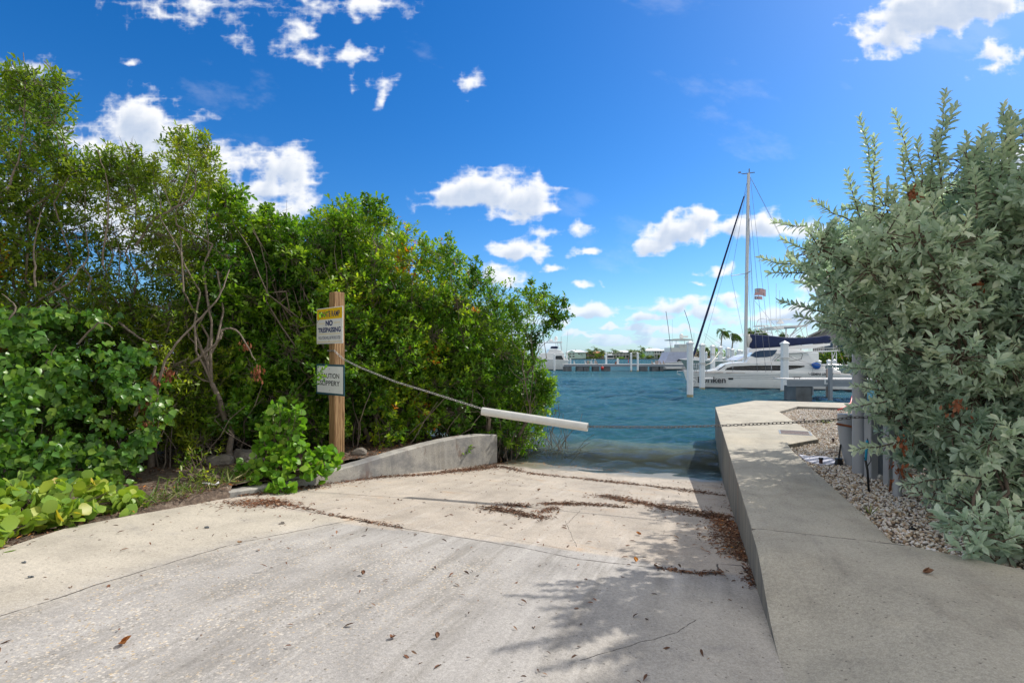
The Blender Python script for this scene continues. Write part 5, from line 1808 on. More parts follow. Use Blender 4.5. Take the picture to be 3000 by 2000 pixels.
# sprinkler heads
for (px, py, h, lab) in ((2405, 1360, .10, 'short black sprinkler cap standing on the pale weed cloth'), (2441, 1294, .07, 'small brown sprinkler cap in the gravel, behind the chain stub'), (2356, 1232, .05, 'tiny black sprinkler cap near the gravel edge under the chain')):
    x, y = PG(px, py)
    root = empty('sprinkler_head', (x, y, GZ), 0, lab, 'sprinkler', 'sprinkler caps in the gravel')
    k = h / .1
    MB().lathe([(.022 * k, -.03), (.024 * k, .03 * k), (.024 * k, .075 * k)], 14).build('body', MAT['grate'], root, smooth_=True, auto=40)
    MB().lathe([(.031 * k, .0751 * k), (.033 * k, .09 * k), (.028 * k, h)], 14).build('cap', MAT['black'], root, smooth_=True, auto=40)
# weed cloth showing through
cl = [PG(*q) for q in ((2340, 1333), (2370, 1338), (2415, 1338), (2440, 1345), (2452, 1360), (2425, 1364), (2395, 1361), (2362, 1352))]
c0 = (sum(a for a, b in cl) / 8, sum(b for a, b in cl) / 8)
mb = MB(); mb.prism([(a - c0[0], b - c0[1]) for a, b in cl], 'z', -.01, .018)
o = mb.build('weed_cloth', MAT['fabric'], bevel=.004); o.location = (c0[0], c0[1], GZ); tag(o, 'exposed patch of pale weed cloth in the gravel', 'cloth')
# dark scrap on the gravel, white bracket
x, y = PG(2675, 1555); mb = MB(); mb.tube([(-.04, 0, .01), (0, .01, .025), (.045, -.005, .01)], [.006, .014, .005], 6)
o = mb.build('black_scrap', MAT['black'], smooth_=True); o.location = (x, y, GZ); tag(o, 'small black rubber scrap on the gravel under the bush', 'scrap')
x, y = PG(2582, 1404); mb = MB(); mb.box(-.05, .05, -.02, .02, 0, .05, Matrix.Rotation(.5, 4, 'Y'))
o = mb.build('white_block', MAT['pvc'], bevel=.004); o.location = (x, y, GZ); tag(o, 'small white block lying against the grey posts', 'block')
# rusty stake
x, y = PG(2606, 1436); mb = MB(); mb.tube([(0, 0, -.05), (.02, 0, .13)], .013, 8)
o = mb.build('rusty_stake', MAT['rust'], smooth_=True); o.location = (x, y, GZ); tag(o, 'short rusty stake at the foot of the narrow grey post', 'stake')
# drain grate in the walkway
gc = [G(*q) for q in ((2275, 1257), (2366, 1262), (2388, 1281), (2291, 1270))]
cx_ = sum(a for a, b in gc) / 4; cy_ = sum(b for a, b in gc) / 4
e1 = Vector((gc[1][0] - gc[0][0], gc[1][1] - gc[0][1])); ang = math.atan2(e1.y, e1.x); wl_ = e1.length; dl = Vector((gc[3][0] - gc[0][0], gc[3][1] - gc[0][1])).length * .9
root = empty('drain_grate', (cx_, cy_, 0), ang, 'rusty brown rectangular drain grate set in the walkway', 'grate')
mb = MB(); a, b = wl_ / 2, dl / 2
mb.box(-a, a, -b, -b + .03, -.01, .006); mb.box(-a, a, b - .03, b, -.01, .006); mb.box(-a, -a + .03, -b + .0301, b - .0301, -.01, .006); mb.box(a - .03, a, -b + .0301, b - .0301, -.01, .006)
mb.build('frame', MAT['deck_grey'], root)
mb = MB(); k = -a + .032
while k < a - .045:
    mb.box(k, k + .017, -b + .0305, b - .0305, -.01, .003); k += .022
mb.box(-a + .031, a - .031, -b + .031, b - .031, -.012, -.006)
mb.build('bars', MAT['grate'], root)
# yellow tag on a post, red hose
x, y = 4.95, 7.0
mb = MB(); mb.prism([(0, 0), (.03, .03), (.05, .12), (.03, .2), (0, .17), (-.015, .08)], 'y', -.004, .004)
o = mb.build('yellow_tag', MAT['yellow']); o.location = D(2528, 1052, 6.9); tag(o, 'bright yellow plastic tag hanging on the tall grey post', 'tag')
mb = MB(); pts_ = [D(2455, 1200, 14.2), D(2475, 1192, 14.6), D(2492, 1180, 15), D(2497, 1160, 15.2)]
pts_ = [Vector((p.x, p.y, max(p.z, .012))) for p in pts_]
c0 = pts_[0]; o = mb.tube([p - c0 for p in pts_], .02, 8).build('red_hose', MAT['red'], smooth_=True); o.location = c0; tag(o, 'red hose crossing the far walkway behind the silver bush', 'hose')

# ================================================================ pilings
def piling(px, py_top, Y, label, w_=None, py_w=None, stain=True, band_=None):
    x = (px - CX) / F * Y; zt_ = D(px, py_top, Y).z
    root = empty('piling', (x, Y, WATER), PILE_RZ, label, 'piling', 'white sleeved pilings around the slip')
    h = zt_ - WATER; w_ = (w_ or .34) / 2
    c_ = .055 if w_ > .12 else .02
    poly = [(-w_ + c_, -w_), (w_ - c_, -w_), (w_, -w_ + c_), (w_, w_ - c_), (w_ - c_, w_), (-w_ + c_, w_), (-w_, w_ - c_), (-w_, -w_ + c_)]
    hc = w_ * 1.1
    MB().prism(poly, 'z', .18 if stain else -1.5, h - hc - .05).build('shaft', MAT['pile'], root)
    if stain: MB().prism(poly, 'z', -1.6, .18).build('waterline_band', MAT['pile_stain'], root)
    e = w_ + .025
    mb = MB(); mb.box(-e, e, -e, e, h - hc - .0499, h - hc + .03)
    mb.add([(-e, -e, h - hc + .0301), (e, -e, h - hc + .0301), (e, e, h - hc + .0301), (-e, e, h - hc + .0301), (0, 0, h)], [(0, 1, 4), (1, 2, 4), (2, 3, 4), (3, 0, 4), (3, 2, 1, 0)])
    mb.build('cap', MAT['pile'], root)
    if band_:
        mb = MB(); e = w_ + .02
        for zz in (band_, band_ + .10):
            mb.tube([(-e, -e, zz), (e, -e, zz), (e, e, zz), (-e, e, zz), (-e, -e, zz)], .022, 6)
        mb.build('rope_band', MAT['rope'], root)
    return root


PILE_RZ = .08
piling(2021.5, 997, 31, 'nearest white piling, at the bow of the catamaran', .31)
piling(2057, 1004, 37.8, 'second white piling in the row along the bow, with a dock line band', .33, band_=1.9)
piling(2088, 1008.6, 45, 'third white piling in the row behind the bow', .33, band_=2.6)
piling(2110, 1012, 50, 'fourth white piling in the row behind the bow', .35, band_=2.7)
piling(2132, 1016, 54, 'fifth white piling in the row, left of the mast', .35, band_=2.4)
piling(2145, 1019.6, 58, 'small sixth piling just left of the mast', .36)
piling(2164, 1022.6, 62, 'small seventh piling beside the mast', .36)
piling(2172, 1024, 68, 'smallest piling in the row, half hidden by the mast', .36)
piling(2298.5, 997, 34.9, 'white piling standing midship in front of the catamaran', .40, band_=2.28)
for (px, pt, Y, lab) in ((1624.5, 1036, 88, 'thin white piling at the left dock end in front of the white cruiser'), (1661, 1033, 95, 'white piling right of the white cruiser behind the dock'), (1671, 1050, 90, 'short white piling on the left dock end'), (1776, 1033, 86, 'white piling rising behind the long dock, leftmost in open water'), (1849, 1032, 84, 'white piling rising behind the middle of the long dock'), (1868.5, 1032, 84, 'white piling just right of the middle one behind the long dock'), (1960, 1030, 98, 'white piling hidden against the canvas of the sport boat'), (2069, 1030, 70, 'far white piling seen between the second and third bow pilings')):
    piling(px, pt, Y, lab, .26 if px > 1660 else .28, stain=px > 1800)

# ---------------------------------------------------------------- docks
def dock_run(root, x0, x1, y, depth, zt_, th, name='deck', lines=2):
    MB().box(x0, x1, y, y + depth, zt_ - .05, zt_).build(name, MAT['deck_top'], root)
    mb = MB()
    mb.box(x0, x1, y - .03, y + .04, zt_ - th, zt_ - .0501)
    mb.box(x0 + .002, x1 - .002, y - .05, y - .0301, zt_ - th * .55, zt_ - .06)
    mb.build('fascia', MAT['deck_grey'], root)


YD = 85.0
def XD(px, Y=YD): return (px - CX) / F * Y
zt_ = D(0, 1066.5, YD).z
o0 = (XD(1800), YD, zt_)
dk = empty('long_dock', o0, 0, 'long low grey floating dock crossing the water in the middle distance', 'dock')
dock_run(dk, XD(1652) - o0[0], XD(2010) - o0[0], 0, 2.2, 0, .40)
blocks = [(1652, 1675), (1690, 1708.5), (1710, 1726.5), (1738, 1756), (1766, 1789), (1876.5, 1898), (1911, 1930), (1934, 1945)]
for a, b in blocks:
    mb = MB(); xa, xb = XD(a) - o0[0], XD(b) - o0[0]
    mb.box(xa, xb, .1, 1.9, WATER - zt_ - .5, -.4002)
    mb.build('float', MAT['float'], dk, bevel=.04)
for px in (1726.5, 1731, 1751, 1933, 1939):
    x = XD(px) - o0[0]
    MB().box(x - .1, x + .1, 2.25, 2.45, WATER - zt_ - 1, .6).build('wood_pile', MAT['sand_pile'], dk)
for (px, col) in ((1683, 0), (1716, 0), (1733, 0), (1750, 1), (1914, 1), (1926, 1), (1938, 1), (1948, 1)):
    x = XD(px) - o0[0]
    MB().prism([(0, 0), (.34, 0), (.16, .25), (.04, .60), (0, .62)], 'y', 1.0, 1.12).build('fender_bracket', MAT['deck_top'] if not col else MAT['sand_pile'], dk).location.x = x
mb = MB()
for q in (0, .30):
    x = XD(1738) - o0[0] + q * 1.6
    mb.tube([(x, 1.2, -.6), (x, 1.2, .75), (x + .03, 1.4, .86), (x + .03, 1.9, .8), (x + .03, 2.0, 0)], .03, 6)
for z in (-.3, 0.05, .3): mb.tube([(XD(1738) - o0[0], 1.2, z), (XD(1738) - o0[0] + .48, 1.2, z)], .025, 6)
mb.build('ladder', MAT['steel'], dk)
ped = empty('power_pedestal', (XD(1813), YD + 1, zt_), 0, 'white power pedestal with a coiled hose standing on the long dock', 'pedestal')
MB().lathe([(.16, 0), (.15, .8), (.17, .81), (.14, .92), (.02, 1.0)], 10).build('body', MAT['pile'], ped)
MB().tube([(.1 + .14 * math.cos(a), -.18, .55 + .16 * math.sin(a)) for a in np.linspace(0, 6.2, 12)], .03, 5).build('hose', MAT['rope'], ped)
MB().prism([(-.5, 0), (-.22, 0), (-.22, .5), (-.3, .45)], 'y', -.1, .1).build('side_box', MAT['rust'], ped)
b = empty('red_buoy', (XD(1763.5), YD - .3, WATER + .55), 0, 'round red fender ball hanging under the long dock', 'buoy')
MB().lathe([(.02, -.28), (.2, -.2), (.29, 0), (.2, .2), (.03, .28)], 14).build('ball', MAT['red'], b, smooth_=True)
MB().tube([(0, 0, .27), (0, .2, .6)], .02, 5).build('line', MAT['rope'], b)
for (px, py, Y, mt, lab) in ((1727, 1066, 110, 'green', 'small green channel marker in the open water behind the dock'), (1841, 1059, 200, 'red', 'small red channel marker in the open water behind the dock')):
    p = D(px, py, Y); b = empty('channel_marker', (p.x, p.y, WATER), 0, lab, 'buoy', 'channel markers')
    MB().lathe([(.18, -.2), (.2, .1), (.12, .5), (.1, 1.3), (.02, 1.45)], 10).build('float', MAT[mt], b, smooth_=True)

# finger dock in front of the catamaran
YF_ = 28.5
def XF(px): return (px - CX) / F * YF_
zt_ = D(0, 1109.5, YF_).z
o0 = (XF(2306), YF_, zt_)
fk = empty('finger_dock', o0, R(-1.5), 'grey finger dock in front of the catamaran at the right', 'dock')
MB().box(0, 7.5, 0, 1.6, -.05, 0).build('deck', MAT['deck_top'], fk)
mb = MB(); mb.box(-.02, 7.5, -.04, 0, -.22, -.0501); mb.box(0, 7.5, -.02, .02, -.42, -.2203); mb.build('fascia', MAT['deck_grey'], fk)
mb = MB()
for k in range(24): mb.box(.3 * k, .3 * k + .006, .02, 1.58, .0005, .003)
mb.build('plank_gaps', MAT['black'], fk)
xa, xb = XF(2333) - o0[0], XF(2380) - o0[0]
MB().box(xa, xb, .05, 1.4, WATER - zt_ - .5, -.425).build('float', MAT['float'], fk, bevel=.03)
mb = MB(); mb.box(xb - .02, xb + .02, -.045, .045, -.9, -.43); mb.build('float_corner', MAT['deck_grey'], fk)
mb = MB(); mb.tube([(.45, .12, 0), (.45, .12, .07), (.75, .12, .07), (.75, .12, 0)], .02, 6); mb.tube([(.36, .12, .09), (.84, .12, .09)], .022, 6); mb.build('cleat', MAT['black'], fk)
for (px, w_, yy, lab) in ((2424, .13, 1.7, 'rear brown-grey pile beside the finger dock'), (2432.5, .17, -.16, 'front grey square pile clamped to the finger dock')):
    Y = YF_ + yy; x = (px - CX) / F * Y
    root = empty('dock_pile', (x, Y, WATER), .1, lab, 'pile', 'grey piles at the finger dock')
    MB().box(-w_ / 2, w_ / 2, -w_ / 2, w_ / 2, -1.5, D(0, 1077 if yy < 0 else 1080, Y).z - WATER).build('shaft', MAT['deck_grey' if yy < 0 else 'sand_pile'], root, bevel=.01)
    if yy < 0: MB().box(-.28, .28, .0851, .125, .95, 1.22).build('bracket', MAT['pile'], root)
# ================================================================ catamaran
class Plane:
    """turns photo points into a craft's own (x, z) on its vertical plane y = c"""
    def __init__(s, org, th):
        s.o = Vector((org[0], org[1])); s.e1 = Vector((math.cos(th), math.sin(th))); s.e2 = Vector((-math.sin(th), math.cos(th)))

    def __call__(s, px, py, c=0.0):
        r = Vector(((px - CX) / F, 1.0))
        Y = (s.o.dot(s.e2) + c) / r.dot(s.e2)
        return ((r * Y - s.o).dot(s.e1), CH - (py - HZ) / F * Y - WATER)


TH = R(-18)
co_ = ((2001 - CX) / F * 39.8, 39.8)
cat = empty('catamaran', (co_[0], co_[1], WATER), TH, 'white sailing catamaran with a navy sail cover and tall mast moored at the finger dock', 'sailboat')
PP = Plane(co_, TH)
LEN = 12.3
zs = PP(2010, 1088)[1]


def hull(yc, sgn):
    secs = []
    for x in (0.0, .25, .7, 1.4, 2.4, 3.8, 5.5, 8, 10, 11.4, LEN):
        k = min(1, x / 4.2)
        b_ = .66 * (1 - (1 - k) ** 2.1) + .015
        z1 = zs + .04 - .10 * x / LEN
        rk = .55 * max(0, 1 - x / 2.2)
        zb = -.45 if x < 11 else -.1
        if x > 11: z1 -= .25 * (x - 11.0)
        secs.append([(x, yc - b_, z1), (x + rk * .15, yc - b_ * 1.0, z1 - .12), (x + rk * .45, yc - b_ * .94, .62), (x + rk * .9, yc - b_ * .86, .1), (x + rk, yc - b_ * .3, zb), (x + rk, yc + b_ * .3, zb), (x + rk * .9, yc + b_ * .86, .1), (x + rk * .45, yc + b_ * .94, .62), (x, yc + b_, z1)])
    mb = MB(); mb.loft(secs)
    h = mb.build('hull', MAT['hull_boat'], cat, smooth_=True, auto=35)
    secs2 = []
    for sc in secs:
        xm = sc[3][0]
        secs2.append([(sc[3][0] - .0, yc + (sc[3][1] - yc) * 1.012 - .004, .13), (sc[3][0] + .01, yc + (sc[3][1] - yc) * 1.0 - .006, -.3), (sc[6][0] + .01, yc + (sc[6][1] - yc) * 1.0 + .006, -.3), (sc[6][0], yc + (sc[6][1] - yc) * 1.012 + .004, .13)])
    mb = MB(); mb.loft(secs2); mb.build('boot_stripe', MAT['bottom'], h, smooth_=True, auto=35)
    mb = MB()
    for zz, r_ in ((zs - .14, .012), (zs - .27, .012), (zs - .42, .008)):
        pts = []
        for x in np.linspace(.4, 12.0, 26):
            k = min(1, x / 4.2); b_ = .66 * (1 - (1 - k) ** 2.1) + .015
            rk = .55 * max(0, 1 - x / 2.2) * (zs - zz) / zs * .5
            pts.append((x + rk, yc - sgn * (b_ * (1.0 if zz > zs - .2 else .985) + .004), zz - .10 * x / LEN))
        mb.tube(pts, r_, 4)
    mb.build('rubbing_stripe', MAT['deck_grey'], h)
    return h


h1 = hull(.66, 1); h2 = hull(3.9, -1)
mb = MB(); mb.prism([(1.9, .75), (1.7, zs), (11.4, zs - .09), (11.4, .75)], 'y', .5, 4.05); mb.build('bridge_deck', MAT['white_boat'], cat)
# teak strip
mb = MB()
for a, b in ((.8, 2.9), (3.1, 5.2), (5.4, 7.4), (7.6, 8.7), (8.9, 9.9), (10.1, 11.4)):
    mb.box(a, b, -.012, .03, zs - .02 - .05, zs - .045)
mb.build('teak_strip', MAT['teak'], cat)


def side(poly, c, th_, name, mat, parent, bevel=0):
    return MB().prism([PP(px, py, c) for px, py in poly], 'y', c, c + th_).build(name, MAT[mat], parent, bevel=bevel)


# coachroof
cr = [PP(*q, .22) for q in ((2098, 1085), (2124, 1067), (2150, 1062), (2190, 1061), (2260, 1064), (2340, 1066), (2372, 1068), (2384, 1078), (2440, 1081), (2464, 1088))]
mb = MB()
mb.prism(cr + [(cr[-1][0], zs - .1), (cr[0][0], zs - .02)], 'y', .22, 4.3)
coach = mb.build('coachroof', MAT['white_boat'], cat, bevel=.05)
side(((2123, 1083.5), (2131, 1077), (2146, 1073), (2200, 1070.5), (2331, 1070), (2357, 1071.2), (2357, 1074), (2330, 1080), (2284, 1085), (2200, 1084.5)), .20, .04, 'side_window', 'glass_dark', cat)
side(((2101, 1083.5), (2122, 1070), (2126, 1070), (2107, 1083.5)), .20, .04, 'fore_window', 'glass_blue', cat)
side(((2065, 1089), (2098, 1083), (2105, 1083), (2105, 1089)), .25, 3.9, 'fore_deck', 'white_boat', cat)
# saloon
c_ = .75
sal = [PP(*q, c_) for q in ((2186, 1062), (2196, 1046), (2215, 1028), (2240, 1023), (2290, 1022), (2350, 1025), (2366, 1033), (2376, 1048), (2392, 1062), (2410, 1068))]
MB().prism(sal, 'y', c_, 3.8).build('saloon', MAT['white_boat'], cat, bevel=.06)
side(((2197, 1041), (2212, 1030), (2226, 1026.5), (2277, 1024.5), (2272, 1034), (2262, 1043), (2245, 1046), (2214, 1047)), c_ - .02, .03, 'windscreen', 'glass_blue', cat)
sw_ = side(((2267, 1056.8), (2290, 1036.2), (2350, 1033.6), (2351.5, 1040), (2348, 1052), (2325, 1057)), c_ - .022, .03, 'saloon_window_frame', 'glass_dark', cat)
side(((2270, 1055.7), (2291, 1037.4), (2349, 1034.8), (2350, 1040), (2346.5, 1051), (2325, 1055.8)), c_ - .032, .009, 'saloon_window_pane', 'hull_boat', sw_)
side(((2276, 1056), (2276, 1053.5), (2283, 1053.5), (2283, 1056)), c_ - .045, .008, 'green_sticker', 'green', cat)
# hard top
ht = [PP(*q, .5) for q in ((2270, 1036), (2280, 1032.5), (2350, 1030), (2450, 1025.6), (2462, 1026.5), (2450, 1029), (2350, 1033.5), (2290, 1036.5))]
MB().prism(ht, 'y', .5, 4.0).build('hard_top', MAT['white_boat'], cat, bevel=.02)
mb = MB()
for px, c in ((2450, .6), (2450, 3.8), (2437, .6)):
    x, z = PP(px, 1027, c); mb.tube([(x, c, z), (x + (.1 if px == 2437 else 0), c, zs - .2)], .035, 8)
for (a, b) in (((2432, 1071), (2446, 1030)), ((2262, 1057), (2286, 1026))):
    x, z = PP(*a, .6); x2, z2 = PP(*b, .6); mb.tube([(x, .55, z), (x2, .55, z2)], .03, 6)
mb.build('roof_posts', MAT['steel'], cat, smooth_=True)
# rails
mb = MB()
for px in (2040, 2147, 2260, 2381, 2425):
    x, z = PP(px, 1058, .06); mb.tube([(x, .06, zs - .1), (x, .06, zs + .62)], .014, 6)
for zz in (zs + .60, zs + .32):
    pts = [(x, .06, zz + .01 * math.sin(x)) for x in np.linspace(PP(2040, 1058, .06)[0], 10.8, 12)]; mb.tube(pts, .006, 4)
for q in (.0, .25, .5, .75): 
    x, z = PP(2034 + q * 24, 1050, .3); mb.tube([(x, .3 + q, zs), (x, .3 + q, zs + .62)], .016, 6)
x, z = PP(2030, 1050, .3)
mb.tube([(x - .1, .66, zs), (x - .1, .5, zs + .6), (x + .7, .06, zs + .63), (x + 1.0, .06, zs)], .018, 6)
mb.tube([(x - .1, .66, zs + .3), (x + .7, .06, zs + .33)], .012, 6)
mb.build('rail', MAT['steel'], cat, smooth_=True)
# anchor roller
mb = MB(); mb.tube([(-.35, .66, zs - .02), (.2, .66, zs + .06)], .05, 6); mb.tube([(-.4, .66, zs + .05), (-.42, .66, zs - .22), (-.15, .66, zs - .3)], .035, 6); mb.build('anchor', MAT['steel'], cat)
# mast and rigging on the centre line
cm = 2.28
mx0, mz0 = PP(2183.5, 1060, cm); mx1, mz1 = PP(2193, 508, cm)
mast = MB().tube([(mx0, cm, mz0 - .1), ((mx0 + mx1) / 2, cm, (mz0 + mz1) / 2), (mx1, cm, mz1)], [.13, .13, .115], 12).build('mast', MAT['alu'], cat, smooth_=True, auto=50)
mb = MB()
mb.tube([(mx1 - .45, cm, mz1 + .0), (mx1 + .45, cm, mz1 + .03)], .035, 6)
mb.tube([(mx1 + .05, cm, mz1), (mx1 + .05, cm, mz1 + .35)], .05, 6)
mb.tube([(mx1 - .45, cm, mz1), (mx1 - .62, cm, mz1 + .12)], .02, 5); mb.box(mx1 - .75, mx1 - .55, cm - .01, cm + .01, mz1 + .08, mz1 + .2)
mb.build('masthead_gear', MAT['wire'], mast)
spx, spz = PP(2186, 803, cm)
mb = MB(); mb.tube([(spx + .1, cm - 1.7, spz - .05), (spx, cm, spz + .05), (spx + .1, cm + 1.7, spz - .05)], .035, 6)
a = PP(2142, 808, cm - 1.2)
mb.tube([(spx, cm, spz + .05), (a[0], cm - 1.2, a[1])], .03, 6)
mb.build('spreader', MAT['alu'], mast)
fx, fz = PP(2180, 575, cm); bx_, bz_ = PP(2026, 1060, cm)
d0 = Vector((fx, cm, fz)); d1 = Vector((bx_, cm, bz_))
MB().tube([d0, d0.lerp(d1, .1), d0.lerp(d1, .6), d0.lerp(d1, .93), d1], [.05, .06, .085, .10, .04], 10).build('furled_headsail', MAT['navy'], cat, smooth_=True)
mb = MB()
mb.tube([(mx1, cm, mz1 - .1), d0], .012, 4)
mb.tube([d1, (bx_ - .05, cm, zs)], .02, 4)
def wire(a, ca, b, cb, r_=.011):
    p = PP(*a, ca); q = PP(*b, cb); mb.tube([(p[0], ca, p[1]), (q[0], cb, q[1])], r_, 4)
top_ = (2193, 520)
wire((2198, 520), cm, (2262, 1085), .1)
wire((2199, 520), cm, (2345, 800), 4.2); wire((2201, 525), cm, (2480, 1075), 3.9)
wire((2142, 808), cm - 1.2, (2184, 570), cm); wire((2142, 808), cm - 1.2, (2178, 985), cm)
wire((2192, 620), cm, (2219, 1088), .1, .013); wire((2196, 600), cm, (2244, 1090), .1, .013)
wire((2186, 560), cm, (2062, 1010), .3, .008); wire((2194, 640), cm, (2199, 990), cm, .010); wire((2196, 640), cm, (2206, 990), cm, .010)
wire((2210, 880), cm, (2300, 990), 1.6, .008); wire((2190, 800), cm - .8, (2203, 1000), cm, .008)
wire((2062, 975), 2.2, (2172, 1045), 2.2, .008); wire((2062, 980), 2.2, (2160, 1075), .8, .008)
mb.build('rigging', MAT['wire'], cat)
# boom and sail cover
cb = cm
bt = [PP(*q, cb) for q in ((2194, 1022), (2270, 1017), (2431, 1005), (2432, 1011), (2380, 1020), (2290, 1027), (2195, 1032))]
MB().prism(bt, 'y', cb - .09, cb + .09).build('boom', MAT['white_boat'], cat, bevel=.02)
up_ = [(2197, 978), (2203, 978.5), (2260, 983), (2300, 988), (2350, 989), (2400, 985), (2425, 981), (2431, 985)]
dn_ = [(2194, 1018), (2203, 1021), (2260, 1019), (2300, 1015), (2350, 1010), (2400, 1006), (2428, 1003), (2433, 1002)]
secs = []
for k in range(29):
    f_ = k / 28 * 7; i = min(6, int(f_)); g_ = f_ - i
    u1 = PP(up_[i][0] * (1 - g_) + up_[i + 1][0] * g_, up_[i][1] * (1 - g_) + up_[i + 1][1] * g_, cb)
    u0 = PP(dn_[i][0] * (1 - g_) + dn_[i + 1][0] * g_, dn_[i][1] * (1 - g_) + dn_[i + 1][1] * g_, cb)
    wd = .20 + .03 * math.sin(k * 1.7)
    zc_ = (u1[1] + u0[1]) / 2; hh = (u1[1] - u0[1]) / 2
    secs.append([(u0[0] + (u1[0] - u0[0]) * (.5 + .5 * math.sin(a)), cb + wd * math.cos(a) * (1 + .12 * math.sin(3 * a + k)), zc_ + hh * math.sin(a)) for a in np.linspace(0, 2 * math.pi, 17)[:-1]])
MB().loft(secs).build('sail_cover', MAT['navy'], cat, smooth_=True, auto=60)
mb = MB(); p = PP(2192, 980, cb); q = PP(2190, 1018, cb)
mb.tube([(p[0], cb, p[1]), (p[0] + .1, cb - .1, p[1] - .4), (q[0] + .08, cb, q[1])], [.12, .2, .08], 8); mb.build('bunched_sail', MAT['rope'], cat, smooth_=True)
# topping lines from boom end
mb = MB(); wire((2431, 1005), cm, (2520, 930), cm, .03); wire((2315, 985), 3.4, (2520, 820), 3.4, .035); wire((2318, 990), 3.6, (2522, 826), 3.6, .02); mb.build('davit_poles', MAT['alu'], cat)
# buoy, shapes on deck
x, z = PP(2391, 1071, .0)
bu = MB().lathe([(.03, -.26), (.2, -.2), (.26, 0), (.2, .17), (.09, .30), (.03, .36)], 14).build('round_fender', MAT['blue_buoy'], None, smooth_=True)
w_ = cat.matrix_world
cosv, sinv = math.cos(TH), math.sin(TH)
bu.location = (co_[0] + x * cosv + .0 * sinv, co_[1] + x * sinv - .02, WATER + z); bu.rotation_euler = (0, R(-70), 0)
tag(bu, 'bright blue ball fender hanging on the catamaran rail near the stern', 'fender')
side(((2400, 1079), (2407, 1066), (2420, 1066), (2416, 1080)), 1.2, .8, 'cockpit_seat', 'white_boat', cat)
side(((2134, 1106.5), (2148, 1106.5), (2148, 1111.5), (2134, 1111.5)), -.012, .05, 'portlight', 'glass_dark', cat)


def side_text(name, body, x0, x1, y0, y1, mat, bold=0.0, c=-.02, parent=None):
    a = PP(x0, y1, c); b = PP(x1, y0, c)
    return text_obj(name, body, MAT[mat], cat, TP((a[0] + b[0]) / 2, c, (a[1] + b[1]) / 2), b[0] - a[0], b[1] - a[1], bold)


side_text('name_lettering', 'Boriken', 2044, 2126, 1104, 1120.5, 'letter_black', .02, -.06)
side_text('lettering_model', 'GEMINI LEGACY', 2375, 2443, 1092.3, 1099, 'letter_black', .03, -.03)
mb = MB()
def swirl(pts): mb.tube([(PP(a, b, -.06)[0], -.06, PP(a, b, -.06)[1]) for a, b in pts], .012, 4)
swirl([(2030, 1108), (2034, 1106.5), (2038, 1108), (2041, 1111), (2040, 1113)]); swirl([(2031, 1118), (2033, 1115), (2036, 1116), (2037, 1120), (2035, 1126), (2032, 1127)])
swirl([(2028, 1103), (2032, 1105)]); swirl([(2038, 1104), (2040.5, 1106), (2038, 1108)])
mb.build('scroll_motif', MAT['letter_black'], cat)
mb = MB()
mb.tube([(PP(a, b, -.03)[0], -.03, PP(a, b, -.03)[1]) for a, b in ((2369, 1091), (2370, 1095), (2373, 1097.5))], .012, 4)
mb.build('leaf_motif', MAT['letter_black'], cat)
# fender on the bow side, long white
x, z = PP(2074, 1108.5, -.16)
fo = MB().tube([(-.42, 0, 0), (-.36, 0, 0), (.3, 0, 0), (.38, 0, 0)], [.03, .09, .09, .02], 10).build('long_fender', MAT['white_boat'], None, smooth_=True)
fo.location = (co_[0] + x * cosv, co_[1] + x * sinv - .16, WATER + z); tag(fo, 'long white fender lying over the name on the catamaran bow', 'fender')
# mooring lines
mr = MB(); p0 = D(2057, 1075, 37.6); p1 = D(2108, 1030, 44.5)
mr.tube([Vector(), (p1 - p0) * .5 + Vector((0, 0, -.3)), p1 - p0], .03, 5)
o = mr.build('mooring_line', MAT['rope'], smooth_=True); o.location = p0; tag(o, 'pale mooring line slanting between the second and third bow pilings', 'rope', 'mooring lines')
p0 = D(2306, 1040, 34.9); p1 = D(2380, 1066, 37.2); p2 = D(2424, 1074, 31)
o = MB().tube([Vector(), (p1 - p0) * .5 + Vector((0, 0, -.08)), p1 - p0, p2 - p0], .02, 5).build('mooring_line', MAT['wire'], smooth_=True); o.location = p0
tag(o, 'dark mooring line running from the midship piling to the grey dock pile', 'rope', 'mooring lines')

